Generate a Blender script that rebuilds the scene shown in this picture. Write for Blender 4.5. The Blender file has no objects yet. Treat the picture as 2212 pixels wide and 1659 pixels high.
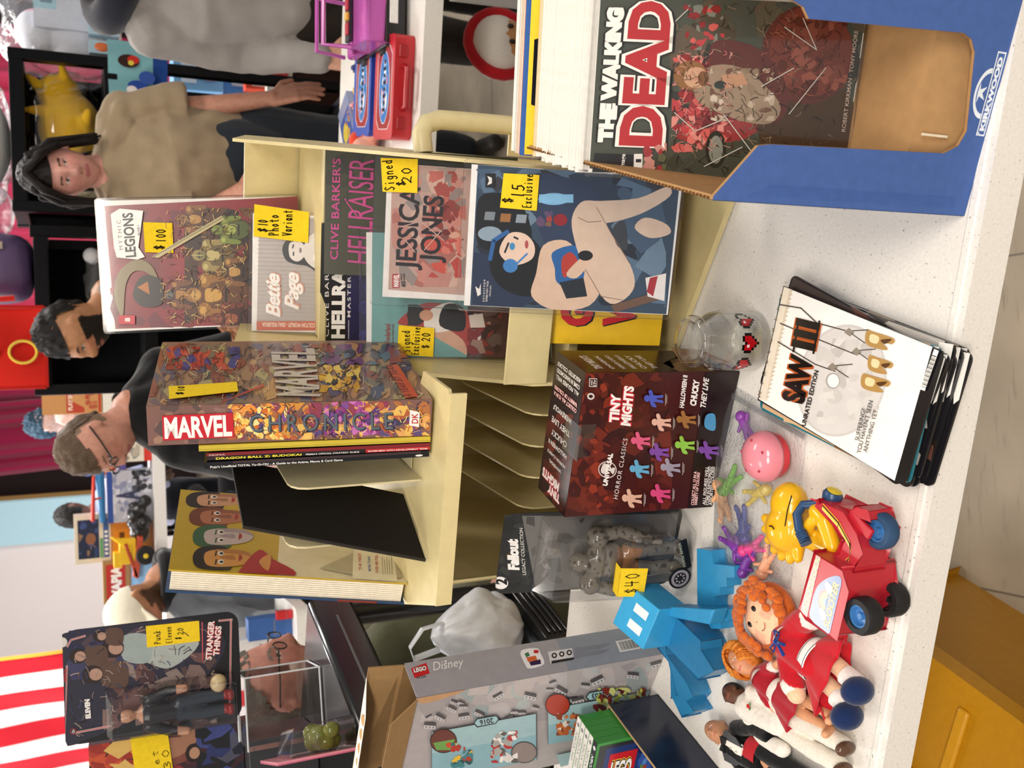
import bpy, math, random
from mathutils import Vector as V, Matrix, Euler, noise
from mathutils.geometry import tessellate_polygon

SC = bpy.context.scene
COL = SC.collection
R = math.radians

# ---------------------------------------------------------------- camera (phone held sideways: rolled a quarter turn)
TILT, ROLL, FPX = R(25.0), R(1.9), 2050.0
cam = bpy.data.cameras.new('camera')
cam.sensor_fit = 'HORIZONTAL'; cam.sensor_width = 36.0; cam.lens = FPX / 2212 * 36.0
cam.clip_start = .05; cam.clip_end = 60
camo = bpy.data.objects.new('camera', cam); COL.objects.link(camo)
f_ = V((0, math.cos(TILT), -math.sin(TILT))); d_ = V((0, -math.sin(TILT), -math.cos(TILT))); r_ = V((1, 0, 0))
u_ = r_ * math.cos(ROLL) + d_ * math.sin(ROLL); dn_ = d_ * math.cos(ROLL) - r_ * math.sin(ROLL)
camo.matrix_world = Matrix(((dn_.x, u_.x, -f_.x, 0), (dn_.y, u_.y, -f_.y, 0), (dn_.z, u_.z, -f_.z, 1.53), (0, 0, 0, 1)))
cam.dof.use_dof = True; cam.dof.focus_distance = 1.12; cam.dof.aperture_fstop = 11.0
SC.camera = camo

# ---------------------------------------------------------------- world, lights, exposure
w = bpy.data.worlds.new('world'); SC.world = w; w.use_nodes = True
bg = w.node_tree.nodes['Background']; bg.inputs[0].default_value = (1.0, .97, .94, 1); bg.inputs[1].default_value = .45
def area(name, loc, size, power, col, rot=(0, 0, 0)):
    l = bpy.data.lights.new(name, 'AREA'); l.shape = 'RECTANGLE'; l.size, l.size_y = size; l.energy = power; l.color = col
    o = bpy.data.objects.new(name, l); o.location = loc; o.rotation_euler = rot; COL.objects.link(o); return o
WARM = (1.0, .91, .80); COOL = (.86, .92, 1.0)
area('ceiling_light', (.7, -1.3, 3.0), (1.2, .6), 72, WARM)
area('ceiling_light', (-.9, -1.2, 3.0), (1.2, .6), 72, WARM)
area('ceiling_light', (-1.5, .9, 3.3), (1.2, .5), 18, WARM)
area('ceiling_light', (1.5, 2.2, 3.3), (1.2, .5), 34, WARM)
area('ceiling_light', (-1.2, 3.6, 3.3), (1.2, .6), 52, (1, .93, .85))
area('ceiling_light', (1.4, 5.2, 3.3), (1.2, .6), 90, (1, .95, .9))
area('ceiling_light', (-1.5, 7.5, 3.6), (1.4, .8), 190, (1, .96, .93))
area('ceiling_light', (1.6, 9.0, 3.8), (1.4, .8), 190, (1, .96, .95))
area('side_window_light', (-5.2, 7.5, 2.2), (3, 1.6), 160, COOL, (R(90), 0, R(-90)))
vs = SC.view_settings; vs.view_transform = 'Standard'; vs.look = 'None'; vs.gamma = 1.0; vs.use_curve_mapping = False; vs.exposure = -0.05

# ---------------------------------------------------------------- helpers: colours, materials, mesh builder
def lin(h):
    if not isinstance(h, str): return tuple(h)
    v = [int(h[i:i + 2], 16) / 255 for i in (0, 2, 4)]
    return tuple((x / 12.92 if x <= .04045 else ((x + .055) / 1.055) ** 2.4) for x in v)
def mix(a, b, t): return tuple(x + (y - x) * t for x, y in zip(lin(a), lin(b)))

MATS = {}
def mat(kind):
    """procedural materials; the base colour is the thing's own colour attribute with a little procedural variation"""
    if kind in MATS: return MATS[kind]
    m = bpy.data.materials.new(kind); m.use_nodes = True; MATS[kind] = m
    nt = m.node_tree; N = nt.nodes; L = nt.links; b = N['Principled BSDF']; out = N['Material Output']
    P = dict(print=(.28, .5), gloss=(.16, .5), plastic=(.32, .5), matte=(.7, .25), paper=(.85, .1), cloth=(.95, .05), skin=(.5, .35),
             hair=(.6, .22), metal=(.3, .5), rubber=(.6, .35), card=(.8, .2), hide=(.45, .45), tabletop=(.42, .4), floor=(.35, .4), vinyl=(.38, .5))[kind] if kind not in ('film', 'bag', 'glass', 'acrylic', 'jar') else (0, 0)
    if kind in ('film', 'bag', 'glass', 'acrylic', 'jar'):
        N.remove(b)
        if kind == 'glass':
            g = N.new('ShaderNodeBsdfGlass'); g.inputs['IOR'].default_value = 1.46; g.inputs['Roughness'].default_value = 0; g.inputs['Color'].default_value = (.97, .98, .97, 1)
            L.new(g.outputs[0], out.inputs[0]); return m
        tr = N.new('ShaderNodeBsdfTransparent'); gl = N.new('ShaderNodeBsdfGlossy'); mx = N.new('ShaderNodeMixShader'); lw = N.new('ShaderNodeLayerWeight'); pw = N.new('ShaderNodeMath'); pw.operation = 'POWER'; pw.inputs[1].default_value = 2.2 if kind == 'jar' else 3; fr = N.new('ShaderNodeMath'); fr.operation = 'MULTIPLY_ADD'; fr.inputs[1].default_value = 1.0; fr.inputs[2].default_value = .05 if kind == 'film' else .045
        tr.inputs[0].default_value = {'film': (.985, .985, .99, 1), 'bag': (.95, .955, .96, 1), 'jar': (.965, .97, .965, 1), 'acrylic': (.985, .985, .99, 1)}[kind]
        gl.inputs['Roughness'].default_value = {'film': .07, 'bag': .16, 'acrylic': .04, 'jar': .02}[kind]; L.new(lw.outputs['Facing'], pw.inputs[0]); L.new(pw.outputs[0], fr.inputs[0])
        L.new(fr.outputs[0], mx.inputs[0]); L.new(tr.outputs[0], mx.inputs[1]); L.new(gl.outputs[0], mx.inputs[2])
        if kind == 'bag':
            df = N.new('ShaderNodeBsdfDiffuse'); df.inputs[0].default_value = (.86, .89, .94, 1); m2 = N.new('ShaderNodeMixShader'); m2.inputs[0].default_value = .055
            nz = N.new('ShaderNodeTexNoise'); nz.inputs['Scale'].default_value = 38; bp = N.new('ShaderNodeBump'); bp.inputs['Strength'].default_value = .5; bp.inputs['Distance'].default_value = .01
            L.new(nz.outputs[0], bp.inputs['Height']); L.new(bp.outputs[0], gl.inputs['Normal']); L.new(bp.outputs[0], lw.inputs['Normal'])
            L.new(mx.outputs[0], m2.inputs[1]); L.new(df.outputs[0], m2.inputs[2]); L.new(m2.outputs[0], out.inputs[0])
        else: L.new(mx.outputs[0], out.inputs[0])
        return m
    at = N.new('ShaderNodeAttribute'); at.attribute_name = 'Col'
    nz = N.new('ShaderNodeTexNoise'); tc = N.new('ShaderNodeTexCoord'); L.new(tc.outputs['Object'], nz.inputs['Vector'])
    sc, amt, bump = dict(print=(60, .05, 0), gloss=(40, .04, 0), plastic=(90, .05, .03), matte=(120, .08, .1), paper=(160, .06, .05), cloth=(420, .10, .35), skin=(60, .10, .08), hair=(300, .35, .5),
                         metal=(60, .05, .03), rubber=(150, .08, .1), card=(90, .06, .08), hide=(160, .18, .2), tabletop=(260, .05, .25), floor=(7, .12, .03), vinyl=(50, .05, .02))[kind]
    nz.inputs['Scale'].default_value = sc; nz.inputs['Detail'].default_value = 4
    mr = N.new('ShaderNodeMapRange'); mr.inputs[1].default_value = .3; mr.inputs[2].default_value = .7; mr.inputs[3].default_value = 1 - amt; mr.inputs[4].default_value = 1 + amt
    L.new(nz.outputs[0], mr.inputs[0])
    mu = N.new('ShaderNodeVectorMath'); mu.operation = 'SCALE'; L.new(at.outputs['Color'], mu.inputs[0]); L.new(mr.outputs[0], mu.inputs['Scale'])
    last = mu.outputs[0]
    if kind == 'tabletop':                      # dark specks moulded into the plastic
        vo = N.new('ShaderNodeTexNoise'); vo.inputs['Scale'].default_value = 330; vo.inputs['Detail'].default_value = 1; L.new(tc.outputs['Object'], vo.inputs['Vector'])
        r2 = N.new('ShaderNodeMapRange'); r2.inputs[1].default_value = .70; r2.inputs[2].default_value = .76; L.new(vo.outputs[0], r2.inputs[0])
        mm = N.new('ShaderNodeMixRGB'); mm.inputs[2].default_value = (.22, .2, .18, 1); L.new(r2.outputs[0], mm.inputs[0]); L.new(last, mm.inputs[1]); last = mm.outputs[0]
    if kind == 'floor':                         # streaked vinyl tile
        mp = N.new('ShaderNodeMapping'); mp.inputs['Scale'].default_value = (4, 26, 1); L.new(tc.outputs['Object'], mp.inputs[0])
        vo = N.new('ShaderNodeTexNoise'); vo.inputs['Scale'].default_value = 3; vo.inputs['Detail'].default_value = 6; L.new(mp.outputs[0], vo.inputs['Vector'])
        r2 = N.new('ShaderNodeMapRange'); r2.inputs[1].default_value = .58; r2.inputs[2].default_value = .72; r2.inputs[4].default_value = .55; L.new(vo.outputs[0], r2.inputs[0])
        mm = N.new('ShaderNodeMixRGB'); mm.inputs[2].default_value = (.16, .12, .09, 1); L.new(r2.outputs[0], mm.inputs[0]); L.new(last, mm.inputs[1]); last = mm.outputs[0]
    L.new(last, b.inputs['Base Color'])
    b.inputs['Roughness'].default_value = P[0]; b.inputs['Specular IOR Level'].default_value = P[1]
    if kind == 'metal': b.inputs['Metallic'].default_value = .85
    if kind == 'cloth': b.inputs['Sheen Weight'].default_value = .25
    if kind == 'skin': b.inputs['Subsurface Weight'].default_value = .12; b.inputs['Subsurface Radius'].default_value = (.01, .004, .002)
    if bump:
        bp = N.new('ShaderNodeBump'); bp.inputs['Strength'].default_value = bump; bp.inputs['Distance'].default_value = .001 if kind != 'floor' else .004
        L.new(nz.outputs[0], bp.inputs['Height']); L.new(bp.outputs[0], b.inputs['Normal'])
    return m

class MB:
    """collects shapes and links them as ONE mesh object"""
    def __init__(s): s.v, s.f, s.c, s.T = [], [], [], Matrix()
    def at(s, loc=(0, 0, 0), rot=(0, 0, 0), sc=1.0):
        s.T = Matrix.Translation(loc) @ Euler([R(a) for a in rot]).to_matrix().to_4x4() @ Matrix.Scale(sc, 4); return s
    def add(s, vs, fs, col):
        n = len(s.v); s.v += [s.T @ V(p) for p in vs]; c = lin(col)
        for f in fs: s.f.append([i + n for i in f]); s.c.append(c)
        return s
    def box(s, c, d, col, rot=None):
        x, y, z = [a / 2 for a in d]; P = [V((i, j, k)) for i in (-x, x) for j in (-y, y) for k in (-z, z)]
        if rot: M = Euler([R(a) for a in rot]).to_matrix(); P = [M @ p for p in P]
        return s.add([p + V(c) for p in P], [(0, 1, 3, 2), (4, 6, 7, 5), (0, 4, 5, 1), (2, 3, 7, 6), (0, 2, 6, 4), (1, 5, 7, 3)], col)
    def hexa(s, p8, col):                      # bottom 4 then top 4, counter-clockwise seen from above
        return s.add(p8, [(3, 2, 1, 0), (4, 5, 6, 7), (0, 1, 5, 4), (1, 2, 6, 5), (2, 3, 7, 6), (3, 0, 4, 7)], col)
    def ball(s, c, r, col, nu=20, nv=12, rot=None):
        r = (r, r, r) if not hasattr(r, '__len__') else r; P, F = [], []
        M = Euler([R(a) for a in rot]).to_matrix() if rot else None
        for j in range(nv + 1):
            t = math.pi * j / nv
            for i in range(nu):
                a = 2 * math.pi * i / nu; p = V((r[0] * math.sin(t) * math.cos(a), r[1] * math.sin(t) * math.sin(a), r[2] * math.cos(t)))
                if M: p = M @ p
                P.append(p + V(c))
        for j in range(nv):
            for i in range(nu): k = (i + 1) % nu; F.append((j * nu + i, (j + 1) * nu + i, (j + 1) * nu + k, j * nu + k))
        return s.add(P, F, col)
    def tube(s, pts, r, col, n=12, cap=True, flat=1.0):
        pts = [V(p) for p in pts]; rs = r if hasattr(r, '__len__') else [r] * len(pts); P, F = [], []; up = None
        for i, p in enumerate(pts):
            t = (pts[min(i + 1, len(pts) - 1)] - pts[max(i - 1, 0)]).normalized()
            if up is None: up = t.orthogonal().normalized()
            up = (up - t * up.dot(t)); up = up.normalized() if up.length > 1e-6 else t.orthogonal().normalized()
            b = t.cross(up)
            for k in range(n): a = 2 * math.pi * k / n; P.append(p + (up * math.cos(a) + b * math.sin(a) * flat) * rs[i])
        for i in range(len(pts) - 1):
            for k in range(n): q = (k + 1) % n; F.append((i * n + k, i * n + q, (i + 1) * n + q, (i + 1) * n + k))
        if cap: F.append(list(range(n))[::-1]); F.append([(len(pts) - 1) * n + k for k in range(n)])
        return s.add(P, F, col)
    def limb(s, pts, rs, col='808080', n=14, flat=1.0):   # tapered limb with round ends
        pts = [V(p) for p in pts]
        P, Q = [], []
        for i in range(len(pts) - 1):
            for k in range(4): t = k / 4; P.append(pts[i].lerp(pts[i + 1], t)); Q.append(rs[i] + (rs[i + 1] - rs[i]) * t)
        P.append(pts[-1]); Q.append(rs[-1])
        a, b = (P[0] - P[1]).normalized(), (P[-1] - P[-2]).normalized()
        pre = [(P[0] + a * Q[0] * math.cos(t), Q[0] * math.sin(t)) for t in (.15, .6, 1.1)]
        post = [(P[-1] + b * Q[-1] * math.cos(t), Q[-1] * math.sin(t)) for t in (1.1, .6, .15)]
        al = pre + list(zip(P, Q)) + post
        return s.tube([x[0] for x in al], [x[1] for x in al], col, n, True, flat)
    def lathe(s, prof, col, n=32, cap=True):
        P, F = [], []
        for r, z in prof:
            for k in range(n): a = 2 * math.pi * k / n; P.append((r * math.cos(a), r * math.sin(a), z))
        for i in range(len(prof) - 1):
            for k in range(n): q = (k + 1) % n; F.append((i * n + k, i * n + q, (i + 1) * n + q, (i + 1) * n + k))
        if cap: F.append(list(range(n))[::-1]); F.append([(len(prof) - 1) * n + k for k in range(n)])
        return s.add(P, F, col)
    def prism(s, poly, z0, z1, col, ax='z', holes=()):
        """extruded outline; ax='z': outline in xy, ax='y': outline in xz (extruded along y), ax='x': outline in yz"""
        m = {'z': lambda a, b, h: (a, b, h), 'y': lambda a, b, h: (a, h, b), 'x': lambda a, b, h: (h, a, b)}[ax]
        loops = [poly] + list(holes); tri = tessellate_polygon([[V((a, b, 0)) for a, b in l] for l in loops])
        fl = [p for l in loops for p in l]; n = len(fl)
        vs = [m(a, b, z0) for a, b in fl] + [m(a, b, z1) for a, b in fl]
        fs = [tuple(t) for t in tri] + [tuple(i + n for i in t[::-1]) for t in tri]; o = 0
        for l in loops:
            k = len(l)
            for i in range(k): j = (i + 1) % k; fs.append((o + i, o + j, o + j + n, o + i + n))
            o += k
        return s.add(vs, fs, col)
    def grid(s, fn, nu, nv, col, cf=None):
        P = [fn(i / nu, j / nv) for j in range(nv + 1) for i in range(nu + 1)]; n = len(s.v); s.v += [s.T @ V(p) for p in P]
        for j in range(nv):
            for i in range(nu):
                a = j * (nu + 1) + i; s.f.append([n + a, n + a + 1, n + a + nu + 2, n + a + nu + 1]); s.c.append(lin(cf((i + .5) / nu, (j + .5) / nv)) if cf else lin(col))
        return s
    def build(s, name, kind, parent=None, loc=None, rot=None, smooth=None, bev=0, sub=0, solid=0, ang=40):
        me = bpy.data.meshes.new(name); me.from_pydata([tuple(p) for p in s.v], [], s.f)
        a = me.attributes.new('Col', 'FLOAT_COLOR', 'CORNER'); buf = []
        for p, c in zip(me.polygons, s.c): buf += [c[0], c[1], c[2], 1.0] * p.loop_total
        a.data.foreach_set('color', buf)
        me.materials.append(mat(kind)); o = bpy.data.objects.new(name, me); COL.objects.link(o)
        if smooth:
            me.polygons.foreach_set('use_smooth', [True] * len(me.polygons))
            if smooth != 'full': me.set_sharp_from_angle(angle=R(ang))
        me.update()
        if solid: md = o.modifiers.new('solid', 'SOLIDIFY'); md.thickness = solid; md.offset = 0
        if bev: md = o.modifiers.new('bevel', 'BEVEL'); md.width = bev; md.segments = 2; md.limit_method = 'ANGLE'; md.angle_limit = R(50); md.harden_normals = False
        if sub: md = o.modifiers.new('sub', 'SUBSURF'); md.levels = sub; md.render_levels = sub
        if loc is not None: o.location = loc
        if rot is not None: o.rotation_euler = [R(x) for x in rot]
        if parent: o.parent = parent
        return o

def tag(o, label=None, cat=None, group=None, kind=None):
    if label: o['label'] = label
    if cat: o['category'] = cat
    if group: o['group'] = group
    if kind: o['kind'] = kind
    return o
def thing(name, label, cat, loc=(0, 0, 0), rot=(0, 0, 0), group=None):
    o = bpy.data.objects.new(name, None); o.empty_display_size = .05; COL.objects.link(o); o.location = loc; o.rotation_euler = [R(a) for a in rot]
    return tag(o, label, cat, group)
def dup(root, loc, rot, label=None):
    r = root.copy(); COL.objects.link(r); r.location = loc; r.rotation_euler = [R(a) for a in rot]
    if label: r['label'] = label
    for ch in list(root.children):
        c = ch.copy(); COL.objects.link(c); c.parent = r
        for g in ch.children: d = g.copy(); COL.objects.link(d); d.parent = c
    return r

# ---------------------------------------------------------------- lettering and printed artwork (flat coloured shapes on a face)
_tx = {}
def glyphs(s, bold=0.0, shear=0.0, sp=1.0):
    k = (s, bold, shear, sp)
    if k not in _tx:
        cu = bpy.data.curves.new('t', 'FONT'); cu.body = s; cu.offset = bold; cu.shear = shear; cu.resolution_u = 3; cu.space_character = sp
        ob = bpy.data.objects.new('t', cu); me = bpy.data.meshes.new_from_object(ob)
        vs = [(p.co.x, p.co.y) for p in me.vertices]; fs = [tuple(p.vertices) for p in me.polygons]
        _tx[k] = (vs, fs); bpy.data.objects.remove(ob); bpy.data.curves.remove(cu); bpy.data.meshes.remove(me)
    return _tx[k]
# pen strokes of the handwritten price notes (unit boxes, y up)
HW = {'$': [[(.8, .8), (.5, .95), (.2, .75), (.45, .52), (.8, .35), (.6, .08), (.2, .15)], [(.42, 1.1), (.38, -.1)], [(.62, 1.1), (.58, -.1)]],
      '0': [[(.5, 1), (.2, .7), (.2, .3), (.5, 0), (.8, .3), (.82, .7), (.5, 1)]], '1': [[(.5, 1), (.5, 0)]], '2': [[(.15, .75), (.4, 1), (.8, .8), (.6, .4), (.1, .03), (.5, .08), (.95, 0)]],
      '3': [[(.15, .9), (.6, 1), (.8, .75), (.4, .55), (.85, .35), (.6, .03), (.1, .1)]], '4': [[(.25, 1), (.15, .45), (.9, .5)], [(.7, .95), (.65, 0)]], '5': [[(.85, 1), (.3, .98), (.22, .55), (.7, .58), (.85, .25), (.5, 0), (.1, .08)]],
      'S': [[(.85, .85), (.5, 1), (.2, .78), (.5, .52), (.8, .3), (.5, 0), (.1, .12)]], 'i': [[(.5, .55), (.5, 0)], [(.5, .82), (.52, .88)]], 'g': [[(.8, .5), (.4, .6), (.2, .3), (.4, .05), (.8, .15), (.8, .55), (.75, -.25), (.4, -.4), (.15, -.25)]],
      'n': [[(.2, .58), (.2, 0)], [(.2, .4), (.5, .6), (.75, .45), (.78, 0)]], 'e': [[(.2, .3), (.8, .36), (.6, .6), (.25, .45), (.25, .15), (.5, 0), (.85, .1)]], 'd': [[(.75, .5), (.4, .58), (.2, .3), (.4, .02), (.75, .15)], [(.78, 1), (.76, 0)]],
      'E': [[(.8, 1), (.25, .97), (.22, .03), (.85, 0)], [(.22, .5), (.7, .52)]], 'x': [[(.2, .6), (.8, 0)], [(.8, .6), (.2, 0)]], 'c': [[(.8, .5), (.45, .6), (.2, .3), (.45, 0), (.82, .1)]], 'l': [[(.5, 1), (.5, 0)]], 'u': [[(.2, .6), (.22, .15), (.5, 0), (.75, .2), (.78, .6), (.8, 0)]],
      's': [[(.75, .5), (.45, .6), (.3, .42), (.7, .2), (.5, 0), (.2, .08)]], 'v': [[(.2, .6), (.5, 0), (.8, .6)]], 'P': [[(.25, 0), (.25, 1), (.7, .95), (.8, .7), (.6, .5), (.25, .48)]], 'h': [[(.22, 1), (.22, 0)], [(.22, .4), (.5, .6), (.75, .45), (.78, 0)]],
      'o': [[(.5, .6), (.2, .35), (.4, 0), (.78, .2), (.7, .52), (.5, .6)]], 't': [[(.5, .9), (.5, .1), (.75, 0)], [(.2, .62), (.85, .66)]], 'V': [[(.1, 1), (.5, 0), (.9, 1)]], 'a': [[(.75, .5), (.4, .6), (.2, .25), (.45, 0), (.75, .3), (.75, .58), (.8, 0)]],
      'r': [[(.25, .6), (.28, 0)], [(.28, .4), (.5, .6), (.8, .55)]], 'k': [[(.22, 1), (.22, 0)], [(.75, .6), (.25, .28), (.8, 0)]], 'B': [[(.25, 0), (.25, 1), (.7, .85), (.3, .55), (.8, .35), (.6, 0), (.25, 0)]], '.': [[(.45, .02), (.5, .08)]]}

class Art:
    """paints flat shapes on the face origin + u*ex + v*ey of a mesh; with q (the face's four corners in a
    rectified drawing: TL, TR, BR, BL) the shapes are given in that drawing's own coordinates"""
    def __init__(s, mb, o, ex, ey, w, h, q=None):
        s.mb, s.o, s.ex, s.ey, s.w, s.h, s.k = mb, V(o), V(ex).normalized(), V(ey).normalized(), w, h, 0
        s.n = s.ex.cross(s.ey); s.H = None; s.step = .00003
        if q: s.H = s.homog(q)
    def homog(s, q):
        dst = [(0, 1), (1, 1), (1, 0), (0, 0)]; A = []
        for (x, y), (u, v) in zip(q, dst): A += [[x, y, 1, 0, 0, 0, -u * x, -u * y, u], [0, 0, 0, x, y, 1, -v * x, -v * y, v]]
        n = 8
        for i in range(n):
            p = max(range(i, n), key=lambda r: abs(A[r][i])); A[i], A[p] = A[p], A[i]
            for r in range(n):
                if r != i: k = A[r][i] / A[i][i]; A[r] = [a - k * b for a, b in zip(A[r], A[i])]
        return [A[i][8] / A[i][i] for i in range(n)] + [1]
    def m(s, x, y):
        if s.H: H = s.H; d = H[6] * x + H[7] * y + 1; x, y = (H[0] * x + H[1] * y + H[2]) / d, (H[3] * x + H[4] * y + H[5]) / d
        if not getattr(s, 'free', 0): x = min(max(x, 0), 1); y = min(max(y, 0), 1)
        return s.o + s.ex * (x * s.w) + s.ey * (y * s.h) + s.n * (s.step * s.k)
    def poly(s, pts, col):
        s.k += 1; tri = tessellate_polygon([[V((a, b, 0)) for a, b in pts]]); P = [s.m(*p) for p in pts]; out = []
        for t in tri:
            a, b, c = (P[i] for i in t); out.append(t if (b - a).cross(c - a).dot(s.n) > 0 else t[::-1])
        s.mb.add(P, out, col); return s
    def bg(s, col): H = s.H; s.H = None; s.poly([(0, 0), (1, 0), (1, 1), (0, 1)], col); s.H = H; return s
    def blob(s, pts, col, n=4):
        P = []; k = len(pts)
        for i in range(k):
            a, b, c, d = pts[i - 1], pts[i], pts[(i + 1) % k], pts[(i + 2) % k]
            for j in range(n):
                t = j / n; P.append(tuple(.5 * (2 * b[e] + (c[e] - a[e]) * t + (2 * a[e] - 5 * b[e] + 4 * c[e] - d[e]) * t * t + (3 * b[e] - a[e] - 3 * c[e] + d[e]) * t ** 3) for e in (0, 1)))
        return s.poly(P, col)
    def rect(s, x0, y0, x1, y1, col): return s.poly([(x0, y0), (x1, y0), (x1, y1), (x0, y1)], col)
    def ell(s, cx, cy, rx, ry, col, n=20, a0=0, a1=360, rot=0):
        c, d = math.cos(R(rot)), math.sin(R(rot)); P = []
        for i in range(n + (a1 - a0 < 360)):
            a = R(a0 + (a1 - a0) * i / n); x, y = rx * math.cos(a), ry * math.sin(a); P.append((cx + x * c - y * d, cy + x * d + y * c))
        return s.poly(P, col)
    def line(s, pts, wd, col):
        s.k += 1
        for (a, b), (c, d) in zip(pts, pts[1:]):
            l = math.hypot(c - a, d - b) or 1; nx, ny = -(d - b) / l * wd / 2, (c - a) / l * wd / 2; ex, ey = (c - a) / l * wd * .3, (d - b) / l * wd * .3
            P = [s.m(a + nx - ex, b + ny - ey), s.m(a - nx - ex, b - ny - ey), s.m(c - nx + ex, d - ny + ey), s.m(c + nx + ex, d + ny + ey)]
            f = (0, 1, 2, 3); f = f if (P[1] - P[0]).cross(P[2] - P[0]).dot(s.n) > 0 else f[::-1]; s.mb.add(P, [f], col)
        return s
    def text(s, t, p0, p1, h, col, bold=0.0, shear=0.0, sp=1.0, up=None):
        """fits the string between baseline points p0 and p1 with cap height h"""
        s.k += 1; vs, fs = glyphs(t, bold, shear, sp)
        if not vs: return s
        x0, x1 = min(v[0] for v in vs), max(v[0] for v in vs); dx, dy = p1[0] - p0[0], p1[1] - p0[1]; l = math.hypot(dx, dy)
        sg = 1 if s.H else -1
        ux, uy = up or (dy / l * sg, -dx / l * sg); P = [s.m(p0[0] + dx * (a - x0) / (x1 - x0) + ux * h * b / .72, p0[1] + dy * (a - x0) / (x1 - x0) + uy * h * b / .72) for a, b in vs]
        out = []
        for f in fs:
            a, b, c = P[f[0]], P[f[1]], P[f[2]]; out.append(f if (b - a).cross(c - a).dot(s.n) > 0 else f[::-1])
        s.mb.add(P, out, col); return s
    def hand(s, t, p0, p1, h, col='1c1a18', wd=None):
        n = len(t); dx, dy = (p1[0] - p0[0]) / n, (p1[1] - p0[1]) / n; l = math.hypot(dx, dy); sg = 1 if s.H else -1; ux, uy = dy / l * sg, -dx / l * sg
        for i, ch in enumerate(t):
            for st in HW.get(ch, ()): s.k -= 1; s.line([(p0[0] + dx * (i + .1 + a * .8) + ux * h * b, p0[1] + dy * (i + .1 + a * .8) + uy * h * b) for a, b in st], wd or h * .115, col)
        s.k += 1; return s
    def strokes(s, x0, y0, x1, y1, cols, n, l, wd, seed=1, ang=None):
        """many short ink strokes, as in a finely drawn picture"""
        rd = random.Random(seed); k0 = s.k; s.k += 1
        for _ in range(n):
            x, y = rd.uniform(x0, x1), rd.uniform(y0, y1); a = (rd.random() * 6.28) if ang is None else R(ang) + rd.uniform(-.4, .4); q = rd.uniform(.4, 1) * l; b = a + rd.uniform(-.7, .7)
            P = [(x, y), (x + q * math.cos(a), y + q * math.sin(a)), (x + q * math.cos(a) + q * .8 * math.cos(b), y + q * math.sin(a) + q * .8 * math.sin(b))]
            P = [(min(max(u, x0), x1), min(max(v, y0), y1)) for u, v in P]; s.k -= .92; s.line(P, wd * rd.uniform(.5, 1.3), rd.choice(cols))
        s.k = k0 + 2 + n * .08; return s
    def busy(s, x0, y0, x1, y1, cols, n, r0, r1, seed=1, asp=1.0):
        """a crowd of irregular painted patches"""
        rd = random.Random(seed)
        for _ in range(n):
            cx, cy = rd.uniform(x0, x1), rd.uniform(y0, y1); r = rd.uniform(r0, r1); a0 = rd.random() * 6; k = rd.choice((4, 5, 6, 7)); ar = rd.uniform(.4, 1); th = rd.random() * 3.1
            P = []
            for i in range(k):
                a = a0 + 6.283 * i / k; q = r * rd.uniform(.6, 1.2); X, Y = q * math.cos(a), q * math.sin(a) * ar; P.append((cx + (X * math.cos(th) - Y * math.sin(th)), cy + (X * math.sin(th) + Y * math.cos(th)) * asp))
            P = [(min(max(a, min(x0, x1)), max(x0, x1)), min(max(b, min(y0, y1)), max(y0, y1))) for a, b in P]
            s.k += .1
            try: s.k -= 1; s.poly(P, rd.choice(cols))
            except Exception: pass
        s.k += 1; return s
    def lifted(s, mb, h):
        a = Art.__new__(Art); a.__dict__.update(s.__dict__); a.mb = mb; a.k = h / s.step; a.free = True; return a

NOTE = 'f2cf2e'
def note(art, quad, lines, parent, lift=.004, label=None):
    """a yellow price note stuck on the thing: its own part"""
    m = MB(); a = art.lifted(m, lift); P = [a.m(*p) for p in quad]; n = a.n
    m.add([p - n * .0004 for p in P] + P, [(0, 1, 2, 3), (4, 5, 6, 7), (0, 1, 5, 4), (1, 2, 6, 5), (2, 3, 7, 6), (3, 0, 4, 7)], NOTE)
    a.k += 3
    for t, p0, p1, h in lines: a.hand(t, p0, p1, h)
    o = m.build('price_note', 'paper', parent); o['label'] = label or 'yellow handwritten price note'; return o

# ---------------------------------------------------------------- bodies: overlapping limbs fused into one continuous skin
DG = None
def fuse(mb, name, kind, parent, vox, colf, smooth=6, wrinkle=0.0, wf=14.0, seed=0, loc=None, rot=None):
    """fuses overlapping closed shapes into one continuous surface; colf(point) gives each point's own colour"""
    me = bpy.data.meshes.new('f'); me.from_pydata([tuple(p) for p in mb.v], [], mb.f); ob = bpy.data.objects.new('f', me); COL.objects.link(ob)
    r = ob.modifiers.new('r', 'REMESH'); r.mode = 'VOXEL'; r.voxel_size = vox; r.use_smooth_shade = True
    s = ob.modifiers.new('s', 'SMOOTH'); s.iterations = smooth; s.factor = .5
    dg = bpy.context.evaluated_depsgraph_get(); ev = ob.evaluated_get(dg); out = bpy.data.meshes.new_from_object(ev); out.name = name
    bpy.data.objects.remove(ob); bpy.data.meshes.remove(me)
    if wrinkle:
        nn = [v.normal.copy() for v in out.vertices]
        for v, n in zip(out.vertices, nn):
            q = v.co * wf + V((seed, seed * 1.7, 0)); a = noise.noise(V((q.x * 1.6, q.y * 1.6, q.z * .8))) + .5 * noise.noise(q * 2.2)
            v.co += n * a * wrinkle
    a = out.attributes.new('Col', 'FLOAT_COLOR', 'POINT'); buf = []
    for v in out.vertices: c = lin(colf(v.co)); buf += [c[0], c[1], c[2], 1.0]
    a.data.foreach_set('color', buf); out.materials.clear(); out.materials.append(mat(kind))
    out.polygons.foreach_set('use_smooth', [True] * len(out.polygons))
    o = bpy.data.objects.new(name, out); COL.objects.link(o)
    if loc is not None: o.location = loc
    if rot is not None: o.rotation_euler = [R(x) for x in rot]
    if parent: o.parent = parent
    return o

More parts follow.
